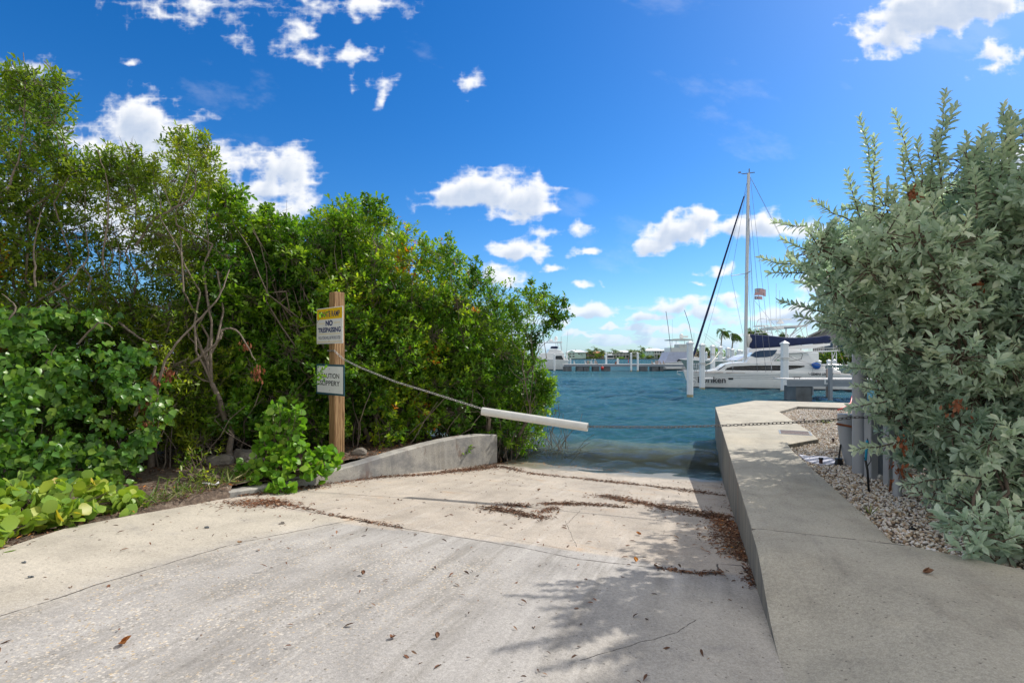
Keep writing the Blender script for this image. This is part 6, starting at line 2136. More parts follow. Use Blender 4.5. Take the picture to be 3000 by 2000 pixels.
# flags on a halyard
def flag(px0, py0, px1, py1, Y, kind, label):
    p = D(px0, py0, Y); Wd = (px1 - px0) / F * Y; Hh = (py1 - py0) / F * Y
    root = empty('flag', p, 0, label, 'flag', 'flags on the rigging')
    def strip(a, b, c, d, name, mat, off=0.0):
        m = MB(); n_ = 10
        for k in range(n_ + 1):
            xx = a + (b - a) * k / n_
            wv = .12 * math.sin(xx / Wd * 7) ; sg = .10 * math.sin(xx / Wd * 5) * Hh
            for zz in (c, d): m.v.append((xx, wv * .8 - off, -zz + sg))
        for k in range(n_): m.f.append((2 * k, 2 * k + 2, 2 * k + 3, 2 * k + 1))
        o = m.build(name, MAT[mat], root)
        s = o.modifiers.new('t', 'SOLIDIFY'); s.thickness = .008
    if kind == 'us':
        for k in range(13): strip(0, Wd, Hh * k / 13, Hh * (k + 1) / 13, 'red_stripe' if k % 2 == 0 else 'white_stripe', 'flagred' if k % 2 == 0 else 'flagwhite')
        strip(0, Wd * .4, 0, Hh * 7 / 13, 'canton', 'flagblue', .012)
        m = MB()
        for r_ in range(5):
            for q in range(6):
                xx = Wd * .4 * (q + .5) / 6; zz = Hh * 7 / 13 * (r_ + .5) / 5
                m.box(xx - .02, xx + .02, .8 * .12 * math.sin(xx / Wd * 7) - .03, .8 * .12 * math.sin(xx / Wd * 7) - .022, -zz - .02 + .1 * math.sin(xx / Wd * 5) * Hh, -zz + .02 + .1 * math.sin(xx / Wd * 5) * Hh)
        m.build('stars', MAT['flagwhite'], root)
    else:
        for k in range(5): strip(0, Wd, Hh * k / 5, Hh * (k + 1) / 5, 'red_stripe' if k % 2 == 0 else 'white_stripe', 'flagred' if k % 2 == 0 else 'flagwhite')
        MB().add([(0, -.04, 0), (Wd * .45, -.01, -Hh * .45), (0, -.04, -Hh), (0, -.03, 0), (Wd * .45, 0, -Hh * .45), (0, -.03, -Hh)], [(0, 1, 2), (3, 5, 4), (0, 3, 4, 1), (1, 4, 5, 2), (2, 5, 3, 0)]).build('blue_triangle', MAT['flagblue'], root)
        st_ = [(Wd * .15 + (.09 if k % 2 == 0 else .035) * math.sin(k * math.pi / 5), -Hh * .5 + (.09 if k % 2 == 0 else .035) * math.cos(k * math.pi / 5)) for k in range(10)]
        MB().prism(st_, 'y', -.055, -.042).build('star', MAT['flagwhite'], root)


flag(2211, 846, 2245, 866, 39, 'us', 'striped flag with a starred blue corner flying behind the mast')
flag(2211, 868, 2235, 877, 39, 'pr', 'smaller flag with a blue triangle and red stripes, under the starred one')

# ================================================================ sport boats
def sport_boat(name, label, org, th, L, B, H1, H0, hullmat, cabin=None):
    root = empty(name, (org[0], org[1], WATER), th, label, 'motor boat', 'motor boats at the docks')
    secs = []
    for x in np.concatenate([[0, .15, .5], np.linspace(1, L, 14)]):
        k = min(1, x / (.5 * L))
        b_ = B / 2 * (1 - (1 - k) ** 2.2) + .02
        z1 = H1 + (H0 - H1) * (x / L) ** .7
        rk = 1.7 * max(0, 1 - x / (.45 * L))
        secs.append([(x, -b_, z1), (x + rk * .25, -b_ * .93, z1 * .72), (x + rk * .7, -b_ * .8, .3), (x + rk, -b_ * .72 if k > .5 else -b_ * .45, -.05), (x + rk, 0, -.5), (x + rk, b_ * .72 if k > .5 else b_ * .45, -.05), (x + rk * .7, b_ * .8, .3), (x + rk * .25, b_ * .93, z1 * .72), (x, b_, z1)])
    MB().loft(secs).build('hull', MAT[hullmat], root, smooth_=True, auto=40)
    mb = MB()
    for sg in (-1, 1):
        mb.tube([(sc[0][0], sg * -sc[0][1] if sg > 0 else sc[0][1], sc[0][2] + .02) for sc in secs], .045, 6)
    mb.build('gunwale', MAT['white_boat'], root, smooth_=True)
    s3 = []
    for sc in secs[4:]:
        s3.append([(sc[3][0], sc[3][1] * 1.08 - .01, .12), (sc[3][0], sc[3][1] * 1.02 - .01, -.1), (sc[5][0], sc[5][1] * 1.02 + .01, -.1), (sc[5][0], sc[5][1] * 1.08 + .01, .12)])
    MB().loft(s3).build('boot_stripe', MAT['bottom'], root)
    return root


def prof(pl, pts, c): return [pl(px, py, c) for px, py in pts]


# grey-hulled sport fisher behind the catamaran, bow to the left
th = R(-5); org = ((1992 - CX) / F * 50, 50)
g1 = sport_boat('sport_fishing_boat', 'grey-hulled sport fishing boat with a tall tower moored behind the catamaran', org, th, 16, 4.8, D(0, 1052, 50).z + 1, 1.6, 'grey_hull')
pl = Plane(org, th)
MB().prism(prof(pl, ((2160, 1056), (2180, 1044), (2200, 1038), (2300, 1030), (2400, 1032), (2400, 1060)), -1.7), 'y', -1.7, 1.7).build('cabin', MAT['white_boat'], g1, bevel=.08)
MB().prism(prof(pl, ((2210, 1036), (2225, 1012), (2330, 1008), (2330, 1034)), -1.4), 'y', -1.4, 1.4).build('flybridge', MAT['white_boat'], g1, bevel=.08)
zt2 = prof(pl, ((2262, 958), (2262, 956), (2300, 953), (2365, 951), (2368, 953), (2364, 956.5), (2300, 963), (2270, 964)), -1.5)
top = MB().prism(zt2, 'y', -1.5, 1.5).build('hard_top', MAT['white_boat'], g1, bevel=.02)
MB().prism(prof(pl, ((2297, 958), (2331, 957), (2331, 961.5), (2297, 962.5)), -1.52), 'y', -1.52, -1.49).build('light_box', MAT['deck_grey'], top)
mb = MB()
def tb(a, b, ca, cb_, r_=.035):
    p = pl(*a, ca); q = pl(*b, cb_); mb.tube([(p[0], ca, p[1]), (q[0], cb_, q[1])], r_, 6)
for c in (-1.3, 1.3):
    tb((2275, 962), (2290, 1015), c, c); tb((2345, 958), (2358, 1000), c, c); tb((2362, 956), (2368, 1000), c, c); tb((2303, 962), (2303, 1010), c, c, .07)
    tb((2285, 965), (2335, 1005), c, c, .02); tb((2335, 965), (2290, 1000), c, c, .02)
    tb((2212, 978), (2219, 940), c * .7, c * .7); tb((2219, 940), (2228, 933), c * .7, c * .7); tb((2228, 933), (2248, 933), c * .7, c * .7); tb((2248, 933), (2255, 940), c * .7, c * .7); tb((2255, 940), (2264, 985), c * .7, c * .7)
    tb((2212, 978), (2205, 1030), c * .7, c); tb((2264, 985), (2275, 1030), c * .7, c)
    tb((2213, 975), (2263, 973), c * .7, c * .7); tb((2222, 960), (2230, 978), c * .7, c * .7, .025); tb((2213, 980), (2240, 990), c * .7, c * .7, .025); tb((2262, 975), (2235, 992), c * .7, c * .7, .025)
tb((2210, 955), (2262, 955), -.9, -.9); tb((2210, 955), (2262, 955), .9, .9)
tb((2240, 955), (2243, 975), 0, 0, .05)
mb.build('tower_frame', MAT['white_boat'], g1, smooth_=True)
MB().prism(prof(pl, ((2222, 955), (2224, 952), (2252, 952), (2252, 956)), -.7), 'y', -.7, .7).build('tower_console', MAT['white_boat'], g1)
mb = MB(); p = pl(2286, 945, 0); mb.lathe([(.3, 0), (.32, .15), (.1, .35)], 12, (p[0], 0, p[1] - .1)); mb.box(p[0] - 1.0, p[0] + 1.0, -.08, .08, p[1] + .26, p[1] + .36); mb.build('radar', MAT['white_boat'], g1)
mb = MB()
for (a, b) in (((2274, 955), (2274, 830)), ((2286, 955), (2284, 850)), ((2210, 955), (2210, 860)), ((2260, 955), (2248, 800))): tb(a, b, 0, 0, .016)
tb((2315, 985), (2450, 800), -1.6, -1.6, .05); tb((2305, 1000), (2420, 850), 1.6, 1.6, .03)
mb.build('outrigger', MAT['alu'], g1)

# boat with the grey canvas cover at the long dock, stern to the left
th = R(180 + 4); Yb = 93; org = ((2150 - CX) / F * Yb, Yb + 1)
g2 = sport_boat('sport_fishing_boat', 'white sport boat under a sloping grey-blue canvas cover at the end of the long dock', org, th, 14, 4.6, 2.5, 1.25, 'hull_boat')
pl = Plane(org, th)
cs = 1.9   # the side towards us is +y after the half turn
def pz(q, c=cs): return pl(q[0], q[1], c)
MB().prism([pz(q) for q in ((1942, 1066), (1952, 1052), (1962, 1031), (2016, 1031), (2030, 1032), (2040, 1062))], 'y', -1.9, 1.9).build('canvas_cover', MAT['grey_canvas'], g2, bevel=.1)
MB().prism([pz(q) for q in ((1968, 1066), (2000, 1050), (2040, 1046), (2100, 1056), (2100, 1068))], 'y', -2.1, 2.1).build('cabin', MAT['white_boat'], g2, bevel=.1)
MB().prism([pz(q) for q in ((1966, 1031), (1967, 1018), (2024, 1018), (2028, 1031))], 'y', -1.6, 1.6).build('flybridge', MAT['vinyl'], g2, bevel=.05)
MB().prism([pz(q, 1.7) for q in ((1966, 994), (1975, 992.5), (2000, 991.5), (2024, 993), (2032, 996), (2024, 997), (1968, 996.5))], 'y', -1.7, 1.7).build('hard_top', MAT['vinyl'], g2)
mb = MB()
for px in (1969, 1981, 2005, 2022):
    for c in (-1.5, 1.5):
        p = pl(px, 996, c); q = pl(px + (-1 if px < 1990 else 2), 1019, c); mb.tube([(p[0], c, p[1]), (q[0], c, q[1])], .04, 6)
mb.build('roof_posts', MAT['alu'], g2)
mb = MB()
mb.prism([pz(q, 1.3) for q in ((1991, 1019), (1991, 1008), (2018, 1008), (2018, 1019))], 'y', -1.2, 1.2); mb.build('helm_seat', MAT['vinyl'], g2)
mb = MB(); p = pl(1996, 985, 0); mb.lathe([(.25, -.4), (.33, -.2), (.33, .3), (.1, .5)], 12, (p[0], 0, p[1])); p = pl(2006, 987, 0); mb.box(p[0] - .6, p[0] + .6, -.1, .1, p[1] - .1, p[1] + .2); mb.build('radar', MAT['white_boat'], g2)
mb = MB()
for (a, b) in (((1966, 1030), (1958, 960)), ((1958, 960), (1951, 912)), ((2030, 1005), (2019, 950)), ((2019, 950), (2005, 908))): tb(a, b, 1.6, 1.6, .05)
tb((2033, 1000), (2033, 975), 0, 0, .02); tb((1970, 993), (1970, 935), 0, 0, .012)
mb.build('outrigger', MAT['wire'], g2)
mb = MB(); mb.prism([pz(q, 2.15) for q in ((1946, 1073), (1998, 1071.5), (1996, 1079), (1952, 1080))], 'y', 2.14, 2.2); mb.build('quarter_panel', MAT['hull_boat'], g2)
mb = MB(); mb.tube([(*pz((1998, 1056), 2.2)[:1], 2.2, pz((1998, 1056), 2.2)[1]), (pz((1988, 1056), 2.2)[0], 2.2, pz((1988, 1054), 2.2)[1]), (pz((1985, 1058), 2.2)[0], 2.2, pz((1986, 1059), 2.2)[1])], .14, 8); mb.build('cover_roll', MAT['bottom'], g2, smooth_=True)

# white cruiser at the left dock end
th = R(2); Yb = 92; org = ((1520 - CX) / F * Yb, Yb + 1)
g3 = sport_boat('cabin_cruiser', 'white flybridge cruiser half hidden by the mangroves at the left end of the long dock', org, th, 8.8, 4.2, 2.3, 1.75, 'hull_boat')
pl = Plane(org, th)
def P3(pts, c=-1.9): return [pl(a, b, c) for a, b in pts]
MB().prism(P3(((1560, 1062), (1585, 1034), (1650, 1032), (1661, 1063), (1661, 1067), (1560, 1067))), 'y', -1.9, 1.9).build('cabin', MAT['white_boat'], g3, bevel=.12)
MB().prism(P3(((1618, 1056), (1629, 1042), (1645, 1041.5), (1653, 1056)), -1.96), 'y', -1.97, -1.85).build('cabin_window', MAT['glass_dark'], g3)
MB().prism(P3(((1600, 1040), (1610, 1022), (1630, 1022), (1646, 1026), (1652, 1036), (1655, 1040)), -1.7), 'y', -1.7, 1.7).build('flybridge', MAT['white_boat'], g3, bevel=.15)
MB().prism(P3(((1625, 1034.5), (1653, 1035), (1653, 1037), (1625, 1036)), -1.75), 'y', -1.76, 1.76).build('shadow_line', MAT['bottom'], g3)
MB().prism(P3(((1602, 1001.5), (1645, 1000), (1648, 1002), (1646, 1004), (1602, 1003.5)), -1.3), 'y', -1.3, 1.3).build('hard_top', MAT['white_boat'], g3)
mb = MB()
for (a, b) in (((1628, 1003), (1629, 1022)), ((1644, 1004), (1646, 1026)), ((1641, 1004), (1645, 1026)), ((1633, 1004), (1637, 1022)), ((1644, 1000), (1644, 985))):
    for c in (-1.1, 1.1): tb(a, b, c, c, .04)
mb.build('roof_posts', MAT['alu'], g3)
mb = MB(); p = pl(1629, 992, 0); mb.lathe([(.2, -.4), (.3, -.2), (.3, .2), (.15, .45)], 12, (p[0], 0, p[1])); p = pl(1614, 997, 0); mb.lathe([(.35, -.2), (.38, .1), (.1, .25)], 12, (p[0], 0, p[1])); mb.build('radar', MAT['white_boat'], g3)
MB().prism(P3(((1616, 1020), (1618, 1014), (1634, 1014), (1635, 1021)), -1.2), 'y', -1.2, 1.2).build('seat_cover', MAT['navy'], g3, bevel=.05)
mb = MB(); tb((1659, 1040), (1664, 970), -1, -1, .02); mb.build('antenna', MAT['wire'], g3)

# ================================================================ palms
def palm(name, h, fr, label, cat='palm tree', nf=16, nl=22, lean=.5, wind=.5, seed=1, group='palms along the far shore', dense=.05):
    r = np.random.default_rng(seed)
    root = empty(name, (0, 0, 0), 0, label, cat, group)
    tip = np.array([lean, r.normal() * .2, h])
    pts = [(lean * (k / 6) ** 2, 0.1 * math.sin(k), h * k / 6) for k in range(7)]; pts[-1] = tuple(tip)
    MB().tube(pts, [.20 - .09 * k / 6 for k in range(7)], 8).build('trunk', MAT['palm_bark'], root, smooth_=True)
    P, Dd, N_, S_, T_ = [], [], [], [], []
    for i in range(nf):
        az = i * 2.4 + r.random() * .5
        up_ = r.uniform(-.25, 1.25)
        d = np.array([math.cos(az) + wind, math.sin(az), up_]); d /= np.linalg.norm(d)
        L = fr * r.uniform(.8, 1.1)
        p = tip.copy(); seg_ = L / nl
        tn = r.random()
        for k in range(nl):
            p = p + d * seg_
            d = d + np.array([wind * .05, 0, -.095]); d /= np.linalg.norm(d)
            sd = np.cross(d, (0, 0, 1)); sd /= np.linalg.norm(sd) + 1e-6
            ll = L * .23 * math.sin(math.pi * min(1, (k + 2) / (nl + 2))) ** .6
            for sg in (-1, 1):
                P.append(p); Dd.append(d * .7 + sg * sd + np.array([wind * .3, 0, -.45])); N_.append(np.array([0, 0, 1]) + r.normal(size=3) * .3); S_.append(ll * r.uniform(.8, 1.1)); T_.append(np.clip(tn * .6 + r.random() * .4, 0, 1))
    leaves('crown', P, Dd, N_, S_, leaf_tmpl([dense, dense * .8], .2, .3), MAT['leaf_palm'], root, None, np.array(T_))
    return root


p0 = palm('coconut_palm', 5.6, 3.2, 'x', seed=2, dense=.16, nl=16, nf=22)
p1 = palm('coconut_palm', 5.0, 3.4, 'x', seed=5, dense=.16, nl=16, nf=22, lean=-.4)
SHZ = -.55
fp = [(1662, 1033, 3.0, 'small dark palm left of the mint gable house'), (1701, 1026, 0, 'palm in front of the mint gable house roof'), (1722, 1023, 0, 'palm at the left of the coral-roofed house'), (1729, 1016, 0, 'tall palm, left of the highest one by the coral roof'), (1741, 1012, 0, 'highest palm over the coral-roofed house'), (1746, 1024, 0, 'palm in front of the middle of the coral roof'), (1756, 1024, 0, 'short palm right of the middle of the coral roof'), (1763, 1016, 0, 'palm at the right end of the coral roof'), (1732, 1030, 0, 'low palm in front of the coral house wall'), (1770, 1029, 0, 'low palm right of the coral house'),
      (1779, 1031, 0, 'low palm between the coral roof and the long white house, left one'), (1785, 1026, 0, 'palm between the coral roof and the long white house, right one'), (1795, 1019, 0, 'tall palm at the left end of the long white house'), (1815, 1022, 0, 'palm standing before the roof of the long white house'), (1843, 1022, 0, 'small palm behind the right end of the long white house'), (1854, 1018, 0, 'palm right of the long white house, left of the pair'), (1852, 1030, 0, 'low palm before the right end of the long white house'), (1865, 1019, 0, 'palm right of the long white house, right of the pair'), (1878, 1010, 0, 'tallest palm of the clump left of the aqua hip-roofed house'), (1874, 1020, 0, 'lower palm in the clump left of the aqua house'),
      (1912, 1024, 0, 'palm in front of the aqua hip-roofed house'), (1951, 1022, 0, 'palm at the right side of the aqua hip-roofed house'), (2037, 1015, 0, 'palm just right of the canvas-covered boat'), (2048, 1020, 0, 'palm behind the navy furled sail, left one'), (2066, 1010, 0, 'taller palm behind the second bow piling'), (2078, 1018, 0, 'palm between the second and third bow pilings'), (2082, 1028, 0, 'low palm between the second and third bow pilings'), (2098, 1008, 0, 'palm right of the third bow piling')]
rr = np.random.default_rng(9)
for i, (px, py, _, lab) in enumerate(fp):
    Y = 415 + (i * 7) % 12
    src = p0 if i % 2 == 0 else p1
    o = src if i < 2 else copy_tree(src)
    k = (D(px, py, Y).z - SHZ) / 7.6
    o.location = ((px - CX) / F * Y, Y, SHZ); o.scale = (k * 1.15 if k < 1 else 1.25, k * 1.15 if k < 1 else 1.25, k); o.rotation_euler.z = rr.uniform(-.5, .5)
    o['label'] = lab
np_list = [(2118, 967, 118, 4, 'wind-blown palm standing tall left of the mast'), (2150, 975, 105, 2, 'wind-blown palm close beside the mast'), (2222, 966, 120, 6, 'palm crown rising behind the tower boat'), (2194, 968, 128, 8, 'palm crown directly right of the mast behind the sail cover'), (2235, 974, 112, 1, 'palm crown behind the hoop of the tower'), (2292, 975, 125, 7, 'low palm crown under the white hard top'), (2352, 985, 130, 3, 'low palm crown left of the grey gabled house')]
for (px, py, Y, sd, lab) in np_list:
    zt3 = D(px, py, Y).z
    o = palm('coconut_palm', zt3 - .3 + .6, 2.3, lab, seed=sd, nl=34, nf=34, wind=.6, group='wind-blown palms behind the sailboat', dense=.075)
    o.location = ((px - CX - 8) / F * Y, Y, -.6)

# ================================================================ far shore
mb = MB()
sx0, sx1 = XD(1560, 418), XD(2700, 418)
mb.v = []; 
grassm = simple('shore_lawn', (0.09, 0.14, 0.035), 0.95, var=.5, scale=.12)
sh = MB().box(sx0 - 200, sx1 + 300, 412, 640, -1.8, SHZ).build('far_shore', grassm); tag(sh, kind='structure')
sw3 = MB().box(sx0 - 200, sx1 + 300, 411.2, 411.95, -1.8, SHZ + .1).build('far_seawall', MAT['seawall']); tag(sw3, 'dark sea wall running along the far shore', 'sea wall')


def bush_blob(px, py, wpx, hpx, Y, label, seed, mat='leaf_palm', group='bushes along the far shore', size=1.0, n=None, zb=None):
    c = D(px, py, Y); r = np.random.default_rng(seed)
    wx = wpx / F * Y / 2; hz = hpx / F * Y / 2
    zb = SHZ if zb is None else zb
    root = empty('shore_bush', (c.x, Y, zb), 0, label, 'bush', group)
    n = n or 420
    u_ = nrm(r.normal(size=(n, 3))); rad = .5 + .5 * r.random((n, 1)) ** .5
    P = u_ * rad * np.array([wx, min(wx, 4), hz]) * (1 + .25 * np.sin(u_[:, :1] * 5 + seed)) + np.array([0, 0, c.z - zb])
    P = P[P[:, 2] > 0]
    n = len(P)
    leaves('foliage', P, r.normal(size=(n, 3)), u_[:n] + r.normal(size=(n, 3)) * .6, r.uniform(.6, 1.2, n) * size, leaf_tmpl([.3, .3]), MAT[mat], root, None, r.random(n))
    MB().tube([(0, 0, -.2), (0, 0, (c.z - zb) * .9)], .12, 5).build('trunk', MAT['bark'], root)


for i, (px, py, w_, h_, Y, lab, mt, sz) in enumerate([
    (1880, 1041, 24, 14, 411.5 + 4, 'round bright green bush left of the aqua house', 'leaf_hibiscus', .8), (1903, 1045, 26, 9, 417, 'dark bush before the aqua house, left one', 'leaf_palm', .8), (1940, 1045, 30, 9, 417, 'dark bush before the aqua house, right one', 'leaf_palm', .8),
    (1753, 1040, 26, 12, 417, 'yellow-green shrub in front of the coral house', 'leaf_seagrape', .8), (1735, 1048, 34, 5, 416, 'low hedge at the water before the coral house', 'leaf_palm', .7), (1855, 1049, 22, 6, 416, 'low green hedge at the sea wall, centre', 'leaf_palm', .7), (1820, 1048, 26, 4, 416, 'low light green hedge before the long white house', 'leaf_hibiscus', .6),
    (1905, 1026, 40, 10, 432, 'dark tree crown behind the aqua house roof', 'leaf_palm', 1.2), (1690, 1035, 20, 16, 440, 'dark tree behind the mint gable house', 'leaf_palm', 1.2), (2105, 1035, 40, 26, 416, 'big green bush behind the third and fourth bow pilings', 'leaf_hibiscus', 1.0), (2062, 1036, 24, 18, 417, 'dark bush behind the second bow piling', 'leaf_palm', 1.0), (2150, 1040, 60, 20, 418, 'wide dark bush low behind the mast', 'leaf_palm', 1.0), (1970, 1045, 20, 12, 417, 'dark bush at the far right of the aqua house', 'leaf_palm', .9),
    (1598, 1043, 60, 12, 417, 'dark green shore bush behind the white cruiser', 'leaf_palm', 1.0)]):
    bush_blob(px, py, w_, h_, Y, lab, i + 1, mt, size=sz)

HM = {}
for nm, c in (('mint', (.50, .66, .61)), ('coral_wall', (.52, .42, .36)), ('white_wall', (.62, .62, .60)), ('tan_wall', (.55, .42, .30)), ('grey_shingle', (.25, .24, .23)), ('aqua', (.50, .68, .63))):
    HM[nm] = simple('wall_' + nm, c, .8, var=.06, scale=.3)
HM['roof_white'] = simple('metal_roof_white', (.80, .80, .80), .35, var=.05, scale=.3)
HM['roof_coral'] = simple('tile_roof_coral', (.62, .27, .15), .8, var=.2, scale=.6)
HM['roof_grey'] = simple('roof_shingle_grey', (.36, .35, .34), .85, var=.15, scale=1.5)


def hip(mb, x0, x1, y0, y1, z0, z1, ov=.8, gable=False, ridge=None):
    x0 -= ov; x1 += ov; y0 -= ov; y1 += ov
    rx0, rx1 = (x0, x1) if gable else ridge or (x0 + (x1 - x0) * .28, x1 - (x1 - x0) * .28)
    ym = (y0 + y1) / 2
    mb.add([(x0, y0, z0), (x1, y0, z0), (x1, y1, z0), (x0, y1, z0), (rx0, ym, z1), (rx1, ym, z1), (x0, y0, z0 - .25), (x1, y0, z0 - .25), (x1, y1, z0 - .25), (x0, y1, z0 - .25)],
           [(0, 1, 5, 4), (1, 2, 5), (2, 3, 4, 5), (3, 0, 4), (6, 7, 1, 0), (7, 8, 2, 1), (8, 9, 3, 2), (9, 6, 0, 3), (9, 8, 7, 6)])


def house(name, label, px0, px1, py_r, py_e, Y, wall, roof, wins, doors=(), gable=None, balcony=None, columns=0, depth=12, extra=None, py_b=1049):
    x0, x1 = XD(px0, Y), XD(px1, Y); xc = (x0 + x1) / 2
    zr_, ze = D(0, py_r, Y).z - SHZ, D(0, py_e, Y).z - SHZ
    root = empty(name, (xc, Y, SHZ), 0, label, 'house', 'houses on the far shore')
    a, b = x0 - xc, x1 - xc
    MB().box(a, b, 0, depth, -.3, ze - .01).build('wall', HM[wall], root)
    mb = MB(); hip(mb, a, b, 0, depth, ze + .25, zr_); mb.build('roof', HM[roof], root)
    if gable:
        g0, g1 = XD(gable[0], Y) - xc, XD(gable[1], Y) - xc; zg = D(0, gable[2], Y).z - SHZ
        MB().prism([(g0, 0), (g1, 0), (g1, ze), ((g0 + g1) / 2, zg - .2), (g0, ze)], 'y', -1.6, -.01).build('gable_front', HM[wall], root)
        mb = MB(); gm_ = (g0 + g1) / 2
        mb.prism([(g0 - .6, ze - .1), (gm_, zg), (g1 + .6, ze - .1), (g1 + .6, ze - .35), (gm_, zg - .25), (g0 - .6, ze - .35)], 'y', -2.2, 4); mb.build('gable_roof', HM[roof], root)
    off = -1.62 if gable else 0
    for (wx0, wx1, wy0, wy1) in wins:
        X0, X1 = XD(wx0, Y) - xc, XD(wx1, Y) - xc; z1, z0 = D(0, wy0, Y).z - SHZ, D(0, wy1, Y).z - SHZ
        yo = off if (gable and gable[0] <= wx0 <= gable[1]) else 0
        fr_ = MB().box(X0, X1, yo - .10, yo - .002, z0, z1).build('window', HM['white_wall'], root)
        MB().box(X0 + .15, X1 - .15, yo - .14, yo - .1005, z0 + .15, z1 - .15).build('pane', MAT['glass_dark'], fr_)
    if balcony:
        bx0, bx1, bz = XD(balcony[0], Y) - xc, XD(balcony[1], Y) - xc, D(0, balcony[2], Y).z - SHZ
        mb = MB(); mb.box(bx0, bx1, -3, -.01, bz - .3, bz); mb.build('balcony', HM['white_wall'], root)
        mb = MB(); k = bx0
        while k < bx1: mb.box(k, k + .12, -2.95, -2.85, bz, bz + 1.0); k += .45
        mb.box(bx0, bx1, -3, -2.8, bz + 1.0, bz + 1.12); mb.build('railing', HM['white_wall'], root)
        mb = MB()
        for q in range(columns + 1):
            k = bx0 + (bx1 - bx0 - .4) * q / columns; mb.box(k, k + .4, -2.8, -2.4, 0, bz - .31)
            mb.box(k + .05, k + .3, -2.75, -2.45, bz + .001, ze - .05)
        mb.build('columns', HM['white_wall'], root)
        mb = MB(); mb.box(bx0, bx1, -2.9, .4, ze - .04, ze + .22); mb.build('porch_roof', HM[roof], root)
    return root


house('mint_house', 'pale mint house with a white gabled metal roof, leftmost of the far shore', 1662, 1717, 1024.8, 1032, 420, 'mint', 'roof_white', [(1667, 1674, 1034, 1038), (1676, 1683, 1034, 1038), (1693.5, 1699, 1034, 1038), (1666, 1673, 1041.5, 1046), (1676, 1683, 1041.5, 1046), (1708, 1713, 1034, 1036)], gable=(1663, 1685, 1026))
house('coral_house', 'house with a coral tiled roof behind palms, second from the left on the far shore', 1719, 1771, 1028.4, 1034.6, 424, 'coral_wall', 'roof_coral', [(1721, 1728, 1036, 1039), (1748, 1754, 1036, 1040), (1723, 1730, 1043, 1048), (1757, 1763, 1043, 1047)])
house('long_white_house', 'long white house with a flat-looking white roof and full balcony, centre of the far shore', 1794, 1866, 1026, 1032.6, 422, 'white_wall', 'roof_white', [(1797, 1803, 1041.5, 1047), (1806, 1812, 1041.5, 1047), (1826, 1832, 1041.5, 1047), (1835, 1843, 1041, 1047), (1800, 1810, 1034.5, 1037), (1820, 1834, 1034.5, 1037), (1850, 1858, 1034.5, 1037)], balcony=(1794, 1850, 1039.5), columns=6)
house('aqua_house', 'two-storey aqua house with a white hip roof, right of centre on the far shore', 1889, 1945, 1019.6, 1028, 421, 'aqua', 'roof_white', [(1896, 1899.5, 1030, 1034), (1902, 1905.5, 1030, 1034), (1918, 1922.5, 1029, 1035), (1925, 1930, 1029, 1035), (1932, 1937, 1029, 1035), (1919, 1923, 1039, 1044), (1926, 1931, 1039, 1044)], balcony=(1914, 1945, 1037.4), columns=4)
house('mint_annex', 'lower mint wing with a white roof behind the aqua house, beside the covered boat', 1944, 1966, 1023, 1028, 428, 'aqua', 'roof_white', [(1947, 1951, 1031, 1035)])
house('tan_house', 'tan house with a low pale roof seen between the bow pilings', 2036, 2096, 1024, 1030, 421, 'tan_wall', 'roof_white', [(2040, 2046, 1037, 1042), (2074, 2080, 1037, 1042), (2086, 2092, 1037, 1042)])
mb = MB(); x0_, x1_ = XD(1777, 414), XD(1797, 414); hb = D(0, 1050, 414).z
bo = empty('boathouse', ((x0_ + x1_) / 2, 413, -.9), 0, 'small white-roofed house boat at the far sea wall left of the long white house', 'house boat')
w_ = (x1_ - x0_) / 2
MB().box(-w_, w_, -1.5, 1.5, -.3, 1).build('hull', MAT['white_boat'], bo); MB().box(-w_ + .6, w_ - .6, -1.3, 1.3, 1.001, 2.9).build('cabin', MAT['glass_dark'], bo)
MB().box(-w_ - .1, w_ + .1, -1.7, 1.7, 2.901, 3.2).build('roof', MAT['white_boat'], bo); MB().box(-2, 1.6, -1, 1, 3.201, 4.6).build('upper_cabin', MAT['white_boat'], bo)

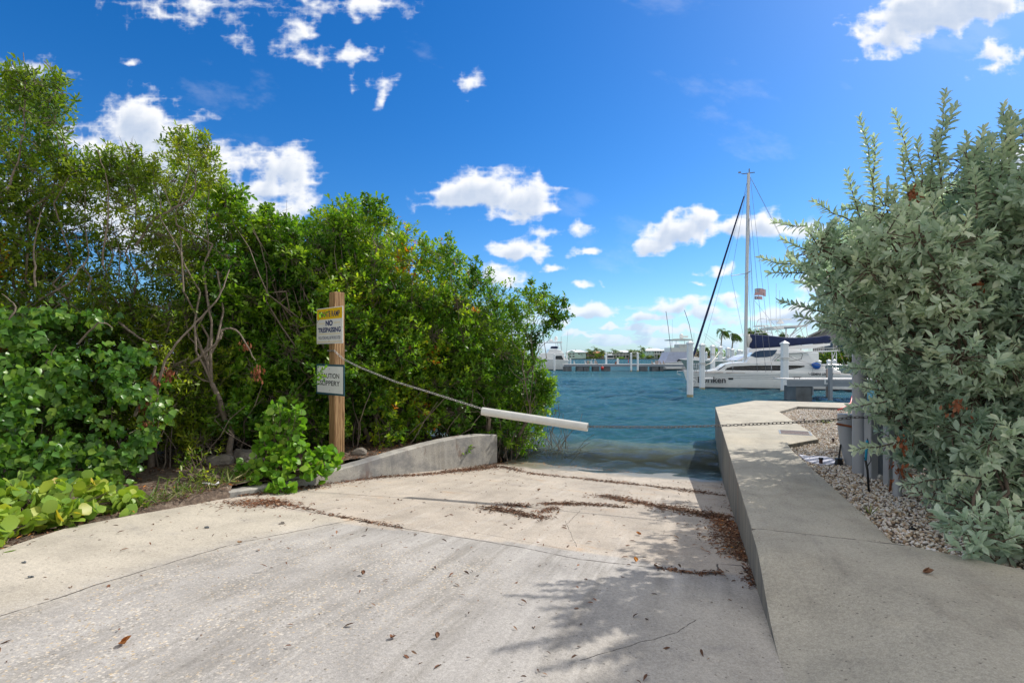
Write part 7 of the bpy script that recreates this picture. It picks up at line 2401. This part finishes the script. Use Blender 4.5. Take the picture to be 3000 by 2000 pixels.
# grey gabled house at the right, partly behind the silver bush
Yh = 72; x0_ = XD(2362, Yh); x1_ = XD(2640, Yh); ze = D(0, 984, Yh).z + .55; zr_ = ze + 3.4
gh = empty('grey_gabled_house', (x0_ + ((x1_ - x0_) / 2) * math.cos(.56), Yh - ((x1_ - x0_) / 2) * math.sin(.56), -.55), -.56, 'grey gabled waterfront house with white balcony rails behind the catamaran stern', 'house')
hw = (x1_ - x0_) / 2
MB().prism([(-hw + .8, -.6), (hw - .8, -.6), (hw - .8, ze), (0, zr_ - .35), (-hw + .8, ze)], 'y', 0, 12).build('wall', HM['grey_shingle'], gh)
MB().prism([(-hw, ze - .1), (0, zr_), (hw, ze - .1), (hw, ze - .35), (0, zr_ - .28), (-hw, ze - .35)], 'y', -.9, 13).build('roof', HM['roof_grey'], gh)
for (a, b, z0, z1) in ((-4.6, -3.4, 2.6, 4.1), (-3.1, -1.9, 2.6, 4.1), (-5.6, -4.9, .2, 2.0)):
    fr_ = MB().box(a, b, -.08, -.002, z0, z1).build('window', HM['white_wall'], gh)
    MB().box(a + .1, b - .1, -.11, -.081, z0 + .1, z1 - .1).build('pane', MAT['glass_blue'], fr_)
mb = MB(); mb.box(-hw + .4, hw, -2.6, -.01, 2.0, 2.25); mb.box(-hw + .4, hw, -2.6, -2.5, 3.1, 3.2)
k = -hw + .4
while k < hw: mb.box(k, k + .06, -2.58, -2.52, 2.251, 3.099); k += .22
mb.build('balcony', HM['white_wall'], gh)
mb = MB()
for k in (-hw + .6, -hw + 3.6, 0): mb.box(k, k + .25, -2.5, -2.25, -.6, 1.99)
mb.build('columns', HM['white_wall'], gh)
hsh = MB().prism([(38.5, 65), (90, 65), (120, 140), (54, 140), (44, 103), (58, 92), (42, 76)], 'z', -1.8, -.6).build('near_shore', grassm); tag(hsh, kind='structure')
for i, (px, py, w_, h_, Y, lab, mt) in enumerate([(2400, 1050, 60, 30, 67, 'dark hedge in front of the grey gabled house', 'leaf_palm'), (2440, 1046, 46, 34, 66.5, 'green hedge right of the catamaran hard top posts', 'leaf_mangrove'), (2480, 1040, 60, 50, 68, 'tall hedge behind the silver bush edge', 'leaf_palm')]):
    bush_blob(px, py, w_, h_, Y, lab, 40 + i, mt, 'hedge plants by the grey house', .28, 900, -.6)
for (px, pt, Y, lab) in ((2428, 1052, 60, 'small white piling right of the davit posts'), (2444, 1051, 60, 'small white piling nearest the silver bush, in the background'), (2400, 1054, 60, 'small white piling behind the blue fender')):
    piling(px, pt, Y, lab, .34, stain=False)

# ================================================================ output settings
scene.render.engine = 'CYCLES'
scene.render.resolution_x = 1024; scene.render.resolution_y = 682
scene.view_settings.view_transform = 'Standard'
scene.view_settings.look = 'None'
scene.view_settings.exposure = EXPO
scene.view_settings.gamma = 1.0
scene.cycles.max_bounces = 8
scene.cycles.transparent_max_bounces = 12
scene.cycles.use_denoising = True
scene.cycles.sample_clamp_indirect = 6
